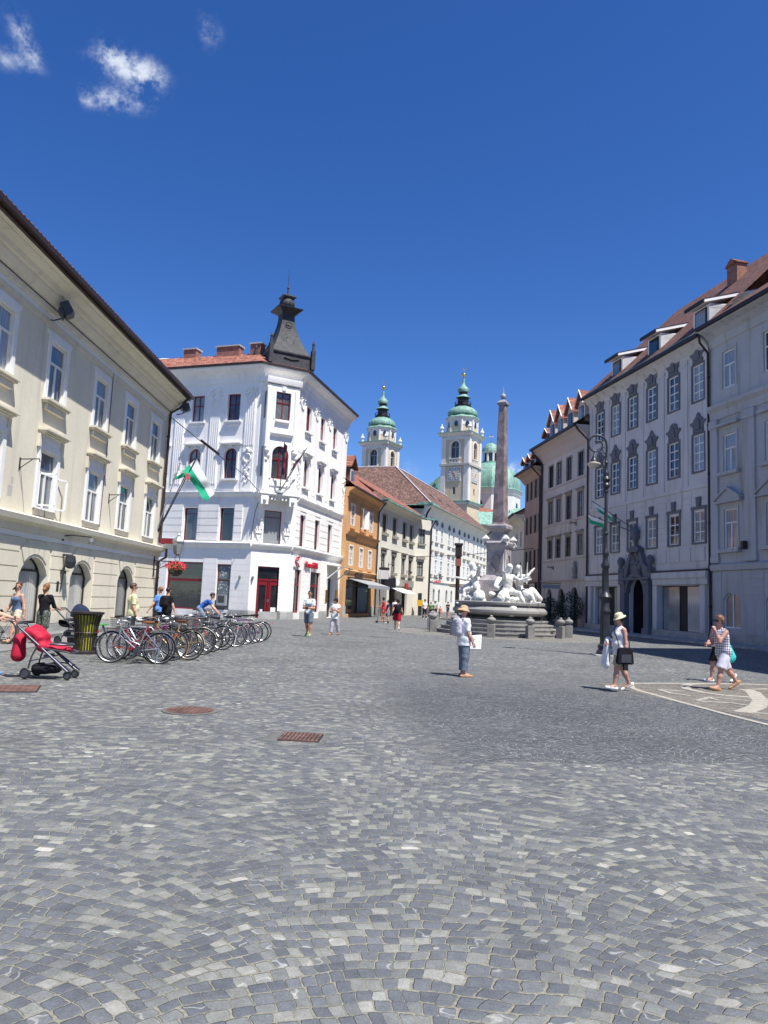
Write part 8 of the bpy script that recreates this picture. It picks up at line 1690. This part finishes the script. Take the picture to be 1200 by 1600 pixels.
for k, y_ in enumerate((17.3, 19.6, 21.9, 24.2, 26.3)):
    b = MB(); b.tube([(-.4, 0, 0), (-.4, 0, .7), (-.32, 0, .78), (.32, 0, .78), (.4, 0, .7), (.4, 0, 0)], .024, 8); b.box(-.48, -.32, -.05, .05, -.01, .012); b.box(.32, .48, -.05, .05, -.01, .012)
    o = single('bicycle_stand', b, 'zinc', ['grey hoop stand under the nearest bicycles', 'grey hoop stand beside the gold bicycles', 'grey hoop stand in the middle of the row of bicycles', 'grey hoop stand between the white bicycle and the dark grey one', 'grey hoop stand at the far end of the row of bicycles'][k], 'bicycle stand', (X0-.1+.2*k, y_, 0), 0, 'hoop stands of the bicycle row', smooth=50)
# scooter and cyclist's bicycle
bicycle('yellow bicycle ridden by the man in the blue shirt', (-7.35, 31.0, 0), 80, 0, 'bk_yellow', step=False, bar='flat', guard=None, rack=False, group='bicycles standing apart from the row')
sc_ = thing('kick_scooter', 'dark kick scooter under the person in the red dress', 'scooter', (.2, 53.0, 0), radians(180)); b = MB(); b.tube([(.32, 0, .1), (.27, 0, .95)], .022, 6); b.tube([(.27, -.22, .97), (.27, .22, .97)], .018, 6); part('stem', b, 'wire', sc_); b = MB(); b.box(-.35, .3, -.06, .06, .10, .13); part('deck', b, 'rubber', sc_)
for x_ in (-.42, .38): b = MB(); wheel_prim(b, (x_, 0, .09), .075, .02, 14); disc(b, (x_, 0, .09), .05, .012); part('wheel', b, 'rubber', sc_)
# ================================================================ PEOPLE
def bag_thing(name, label, cat, o, prims, mat, k=.02, h=.014, clips=()):
    me = sdf_mesh(name, prims, h, k, mat, clips, (.004, 30)); b = link(name, me, None, tuple(o.location), tuple(o.rotation_euler)); return tag(b, label, cat)
W, J = person('woman in a blue vest and white shorts walking along the cream house at the left', (-9.95, 20.6), 205, 1.66, dict(lean=1, turn=35, thL=22, knL=8, thR=-12, knR=18, abL=3, abR=3, uaL=-12, elL=10, uaR=10, elR=22, top='c_slateblue', sleeve=0, hem=-.01, scoop=.05, bust=1, bottom=('shorts', 'c_cream', .72), hair=('hair_auburn', 'long'), glasses=1, shoes='shoe_tan', ftL=10, ftR=-25, skin='skin_light'))
W, J = person('woman with a ponytail in a black top and camouflage shorts, with the navy stroller', (-9.25, 20.7), 12, 1.68, dict(lean=3, turn=10, thL=4, thR=-4, knR=6, uaL=28, elL=45, uaR=25, elR=50, iwL=15, iwR=10, top='c_black', sleeve=1.35, hem=-.04, bottom=('shorts', 'c_camo', .95), wide=1.25, hair=('hair_ginger', 'tail'), shoes='shoe_black', fat=1.05))
W, J = person('person in navy knee length trousers and blue shoes pushing the red stroller', (-7.05, 13.35), 88, 1.72, dict(lean=6, thR=26, knR=12, thL=-14, knL=22, uaL=28, elL=48, uaR=28, elR=48, top='c_grey', bottom=('shorts', 'c_navy', 1.0), hair=('hair_brown', 'short'), shoes='shoe_blue', ftR=5, ftL=-25))
W, J = person('man in a pale yellow shirt standing behind the bicycles beside the cream house', (-7.25, 22.0), 62, 1.80, dict(lean=-1, turn=0, thL=6, thR=-4, uaL=6, elL=22, uaR=2, elR=18, top='c_yellow', sleeve=.75, hem=-.05, loose=.020, belly=1, fat=1.12, bottom=('trousers', 'c_darkgrey', 1.95), hair=('hair_brown', 'short'), glasses=1, shoes='shoe_black'))
W, J = person('man in a light blue shirt with close cropped hair, walking toward the cream house', (-8.45, 28.8), 300, 1.76, dict(lean=2, turn=10, thL=12, knL=10, thR=-10, knR=8, uaL=10, elL=15, uoL=22, uaR=-8, elR=12, top='c_skyblue', sleeve=.6, hem=-.06, loose=.016, fat=1.05, bottom=('trousers', 'c_darkgrey', 1.95), hair=('hair_ginger', 'short'), glasses=1, shoes='shoe_black'))
W, J = person('man all in black with a black backpack, seen from behind near the shop window', (-8.0, 28.2), 25, 1.74, dict(lean=2, thL=4, thR=-4, uaL=10, elL=12, uaR=4, elR=12, uoR=14, top='c_black', sleeve=.6, hem=-.06, loose=.02, fat=1.1, bottom=('trousers', 'c_black', 1.95), hair=('hair_dark', 'short'), shoes='shoe_black'))
bag_thing('backpack', 'black backpack on the back of the man in black', 'backpack', W, [C((-.07, -.20, 1.12), (-.06, -.19, 1.34), .12, .11, ((0, 1, 0), 1.2)), C((.07, -.20, 1.12), (.06, -.19, 1.34), .12, .11, ((0, 1, 0), 1.2))], 'c_black')
W, J = person('man in bright blue shirt and jeans bent over a bicycle by the cash machine', (-7.45, 31.0), 80, 1.78, dict(pelz=.98, lean=50, nod=-20, thL=62, knL=70, thR=35, knR=40, uaL=38, elL=8, uoL=6, uaR=38, elR=8, uoR=6, top='c_blue', sleeve=.6, hem=-.02, bottom=('trousers', 'c_denim', 1.9), hair=('hair_dark', 'short'), shoes='shoe_black'))
W, J = person('man in a printed white T-shirt and navy shorts with green shoes, holding a camera', (-2.92, 31.05), 192, 1.83, dict(lean=-1, turn=12, thL=14, knL=8, thR=-12, knR=16, uaL=8, elL=85, iwL=38, uaR=12, elR=80, iwR=35, top='c_white', sleeve=.7, hem=-.03, loose=.014, bottom=('shorts', 'c_greyblue', .95), wide=1.25, hair=('hair_dark', 'short'), shoes='shoe_green', skin='skin_tan', ftR=-25, curl=60))
h_ = (J['wrL']+J['wrR'])/2+V3(0, .09, .0); b = MB(); b.box(h_[0]-.06, h_[0]+.06, h_[1]-.03, h_[1]+.03, h_[2]-.04, h_[2]+.04); b.tube([(h_[0], h_[1]+.02, h_[2]), (h_[0], h_[1]+.09, h_[2])], .03, 10); o = single('camera', b, 'bag_black', 'black camera in the hands of the man in navy shorts', 'camera', tuple(W.location)); o.rotation_euler = W.rotation_euler
b = MB(); b.box(-.11, .11, .128, .138, 1.22, 1.34); o = link('shirt_print', b.mesh('shirt_print', 'c_greyblue'), W)
bag_thing('backpack', 'green strapped backpack worn by the man holding the camera', 'backpack', W, [C((0, -.19, 1.2), (0, -.19, 1.4), .14, .12, ((0, 1, 0), 1.3))]+[C((s*.12, .10, 1.28), (s*.13, .06, 1.50), .018, .018) for s in (-1, 1)]+[C((s*.13, .06, 1.50), (s*.12, -.1, 1.50), .018, .018) for s in (-1, 1)], 'c_green')
W, J = person('woman in a white top, patterned trousers and a dark cap', (-1.98, 33.5), 200, 1.64, dict(lean=-1, turn=-35, thL=-10, knL=10, thR=10, knR=4, uaL=20, elL=95, iwL=30, uaR=15, elR=80, iwR=35, top='c_white', sleeve=.4, hem=-.09, loose=.018, bottom=('trousers', 'c_pattern', 1.92), wide=1.3, hair=('hair_dark', 'bob'), hat=('c_darkgrey', 'cap'), glasses=1, shoes='shoe_tan', skin='skin_tan', curl=40))
far = dict(near=False)
W, J = person('person in a red dress standing on a scooter in front of the ivory house', (.25, 53.0, .12), 275, 1.70, dict(near=False, lean=2, thL=4, thR=-4, uaL=25, elL=45, uaR=30, elR=45, top='c_red', sleeve=.4, hem=-.05, bottom=('skirt', 'c_red', .7), fat=1.05, hair=('hair_dark', 'bob'), shoes='shoe_tan', skin='skin_tan'))
W, J = person('person in a dark purple top and grey shorts close behind the red dress', (.62, 54.2), 250, 1.62, dict(near=False, thL=4, thR=-6, uaL=8, elL=20, uaR=10, elR=20, top='c_purple', sleeve=.5, bottom=('shorts', 'c_grey', .9), hair=('hair_dark', 'short'), hat=('c_navy', 'cap'), shoes='shoe_white'))
W, J = person('person in a white shirt and dark trousers partly behind the woman in the red shorts', (1.25, 62.5), 20, 1.80, dict(near=False, thL=8, thR=-8, top='c_white', sleeve=.6, bottom=('trousers', 'c_black', 1.95), hair=('hair_dark', 'short'), shoes='shoe_black'))
W, J = person('woman in a black top and red shorts walking away in the middle of the street', (1.0, 41.8), 5, 1.70, dict(near=True, lean=2, thL=12, knL=12, thR=-12, knR=14, ftR=-20, uaL=-14, elL=25, uoL=18, uaR=10, elR=22, uoR=14, top='c_black', sleeve=.35, hem=-.02, loose=.014, fat=1.12, bottom=('shorts', 'c_darkred', .9), wide=1.45, hair=('hair_dark', 'bob'), shoes='shoe_white', skin='skin_light'), res=.018)
bag_thing('backpack', 'small black backpack of the woman in the red shorts', 'backpack', W, [C((0, -.19, 1.12), (0, -.19, 1.28), .12, .11, ((0, 1, 0), 1.3))], 'c_black')
W, J = person('tall person in a white shirt and jeans, leftmost of the far group', (4.3, 71.5), 350, 1.86, dict(near=False, thL=8, thR=-8, uoR=20, top='c_white', sleeve=.6, bottom=('trousers', 'c_navy', 1.95), hair=('hair_dark', 'short'), shoes='shoe_white', fat=1.05))
W, J = person('person with a green backpack in the far group', (5.45, 80), 15, 1.62, dict(near=False, thL=8, thR=-8, top='c_green', sleeve=.5, bottom=('shorts', 'c_black', 1.0), hair=('hair_dark', 'short'), shoes='shoe_black'))
W, J = person('person in a pale grey shirt and black trousers in the middle of the far group', (5.9, 80.5), 10, 1.74, dict(near=False, thL=8, thR=-8, top='c_lightgrey', sleeve=.6, fat=1.1, bottom=('shorts', 'c_black', 1.3), hair=('hair_brown', 'short'), shoes='shoe_black'))
W, J = person('child in coral red, rightmost of the far group', (6.45, 80), 20, 1.22, dict(near=False, thL=8, thR=-8, top='c_coral', sleeve=.5, bottom=('shorts', 'c_coral', .7), hair=('hair_brown', 'short'), shoes='shoe_white', skin='skin_red'))
W, J = person('person in teal behind the grey shirt of the far group', (6.5, 87), 200, 1.78, dict(near=False, thL=8, thR=-8, top='c_turq', sleeve=.5, bottom=('trousers', 'c_darkgrey', 1.9), hair=('hair_dark', 'short'), hat=('c_green', 'cap'), shoes='shoe_black'))
W, J = person('woman in a dark top and short dark skirt standing alone left of the basin', (7.55, 83), 200, 1.74, dict(near=False, thL=6, thR=-6, knR=8, uaL=20, elL=90, iwL=30, uaR=15, elR=80, iwR=30, top='c_darkgrey', sleeve=.5, bottom=('skirt', 'c_greyblue', .6), hair=('hair_dark', 'bob'), shoes='shoe_tan'))
# woman with the straw hat
W, J = person('woman in a straw hat, white shirt and grey trousers with a white backpack', (1.95, 17.15), 68, 1.58, dict(lean=-2, turn=0, nod=4, thL=8, knL=8, thR=-3, knR=2, abL=4, abR=3, uaL=14, elL=45, iwL=10, uaR=4, elR=20, uoR=10, top='c_white', sleeve=.85, hem=-.085, loose=.028, belly=1, bust=1, fat=1.12, bottom=('trousers', 'c_greyblue', 1.82), wide=1.5, hair=('hair_dark', 'short'), hat=('c_straw', 'wide'), hattilt=-8, glasses=1, shoes='shoe_tan', skin='skin_red', ftL=0, curl=45), res=.0125)
bag_thing('backpack', 'white and pink backpack on the back of the woman in the straw hat', 'backpack', W, [C((-.06, -.19, 1.00), (-.05, -.19, 1.22), .11, .10, ((0, 1, 0), 1.3)), C((.06, -.19, 1.00), (.05, -.19, 1.22), .11, .10, ((0, 1, 0), 1.3)), C((.10, -.12, 1.30), (.11, .06, 1.28), .02, .02), C((-.10, -.12, 1.30), (-.11, .06, 1.28), .02, .02)], 'c_pattern')
p_ = J['wrL']+J['hdL']*.10; b = MB(); R_ = Vector(p_)
b.add([(p_[0]-.02, p_[1]-.06, p_[2]+.10), (p_[0]+.01, p_[1]+.22, p_[2]+.13), (p_[0]+.03, p_[1]+.20, p_[2]-.20), (p_[0], p_[1]-.08, p_[2]-.20), (p_[0]-.10, p_[1]+.02, p_[2]+.10), (p_[0]-.10, p_[1]+.0, p_[2]-.21)], [(0, 1, 2, 3), (0, 4, 5, 3)]); o = single('map', b, 'paper', 'white folded map held by the woman in the straw hat', 'map', tuple(W.location)); o.rotation_euler = W.rotation_euler; md = o.modifiers.new('Solidify', 'SOLIDIFY'); md.thickness = .004
# woman with the black bag
W, J = person('woman in a pale sun hat and white sleeveless top walking left past the street lamp', (4.98, 15.5), 258, 1.55, dict(lean=0, turn=-5, nod=16, thL=20, knL=10, thR=-16, knR=14, abL=3, abR=3, uaL=-6, elL=12, uoL=8, uaR=8, elR=70, iwR=30, top='c_white', sleeve=0, hem=-.07, loose=.020, bust=1, belly=1, fat=1.15, bottom=('shorts', 'c_khaki', .88), wide=1.35, hair=('hair_dark', 'bob'), hat=('c_strawpale', 'brim'), hattilt=-14, glasses=1, shoes='shoe_white', skin='skin_red', ftR=-28, ftL=8, curl=50), res=.0125)
hip = J['pel']
b = MB(); b.prismx([(-.15, .56), (.18, .56), (.205, .60), (.17, .86), (.14, .90), (-.12, .90), (-.145, .86), (-.175, .60)], -.265, -.175)
o = part('body', b, 'c_black', thing('shoulder_bag', 'large black shoulder bag worn by the woman in the pale sun hat', 'bag', tuple(W.location), W.rotation_euler.z)); bg_ = o.parent; md = o.modifiers.new('Bevel', 'BEVEL'); md.width = .03; md.segments = 3
b = MB(); b.tube([(-.20, .12, .86), (-.16, .15, 1.05), (.0, .14, 1.22), (.09, .05, 1.31), (.06, -.10, 1.27), (-.10, -.15, 1.08), (-.20, -.10, .86)], .010, 5); part('strap', b, 'c_black', bg_, smooth=60)
b = MB(); b.prismx([(-.10, .60), (.12, .60), (.12, .76), (-.10, .76)], -.275, -.262); part('pocket', b, 'c_darkgrey', bg_)
bag_thing('cardigan', 'white cardigan over the forearm of the woman in the pale sun hat', 'cardigan', W, [C((.20, .16, 1.02), (.20, .22, .55), .07, .10, ((1, 0, 0), 1.8)), C((.14, .22, 1.00), (.12, .24, .52), .06, .09, ((0, 1, 0), 1.6))], 'c_white', .03)
p_ = J['wrL']+J['hdL']*.12; b = MB(); b.box(p_[0]-.03, p_[0]+.03, p_[1]-.045, p_[1]+.045, p_[2]-.20, p_[2]-.08); b.tube([(p_[0], p_[1], p_[2]+.04), (p_[0], p_[1]-.01, p_[2]-.08)], .006, 4); o = single('compact_camera', b, 'bag_black', 'small black camera dangling from the hand of the woman in the pale sun hat', 'camera', tuple(W.location)); o.rotation_euler = W.rotation_euler
# two women on the right
W, J = person('blond woman with sunglasses in a pale striped top and black skirt', (8.42, 18.55), 240, 1.62, dict(lean=2, turn=-5, thL=-16, knL=30, thR=20, knR=14, uaL=10, elL=30, uaR=14, elR=62, iwR=22, top='c_stripe', sleeve=0, hem=-.0, scoop=.03, bust=1, belly=1, loose=.014, fat=1.15, bottom=('skirt', 'c_black', .85), hair=('hair_blond', 'short'), glasses=1, shoes='shoe_white', skin='skin_red', ftL=-30, ftR=5, curl=40), res=.0125)
W, J = person('woman in blue checked shirt and long white shorts, hand raised to her face', (7.62, 16.6), 255, 1.66, dict(lean=8, turn=5, nod=-2, thL=24, knL=8, thR=-24, knR=22, abL=3, abR=3, uaL=42, elL=122, iwL=12, uoL=4, uaR=18, elR=70, iwR=30, top='c_check', sleeve=0, hem=-.05, scoop=.0, loose=.022, bust=1, fat=1.1, bottom=('shorts', 'c_lilac', .95), wide=1.5, hair=('hair_chestnut', 'bob'), glasses=1, shoes='shoe_tan', skin='skin_red', ftR=-32, ftL=12, curl=60), res=.0125)
p_ = (J['wrL']+J['wrR'])/2; b = MB(); hc = J['head']+J['hfw']*.11; b.box(hc[0]-.05, hc[0]+.05, hc[1]-.03, hc[1]+.03, hc[2]-.03, hc[2]+.03); b.tube([(hc[0], hc[1]+.02, hc[2]), (hc[0], hc[1]+.07, hc[2])], .022, 8); o = single('camera', b, 'bag_black', 'small black camera held to the face of the woman in the checked shirt', 'camera', tuple(W.location)); o.rotation_euler = W.rotation_euler
bag_thing('shopping_bag', 'turquoise bag hanging behind the woman in the checked shirt', 'bag', W, [C((.10, -.24, .95), (.10, -.28, .72), .05, .13, ((1, 0, 0), 2.2)), C((.10, -.22, 1.0), (.08, -.14, 1.35), .012, .012)], 'c_turq', .02)
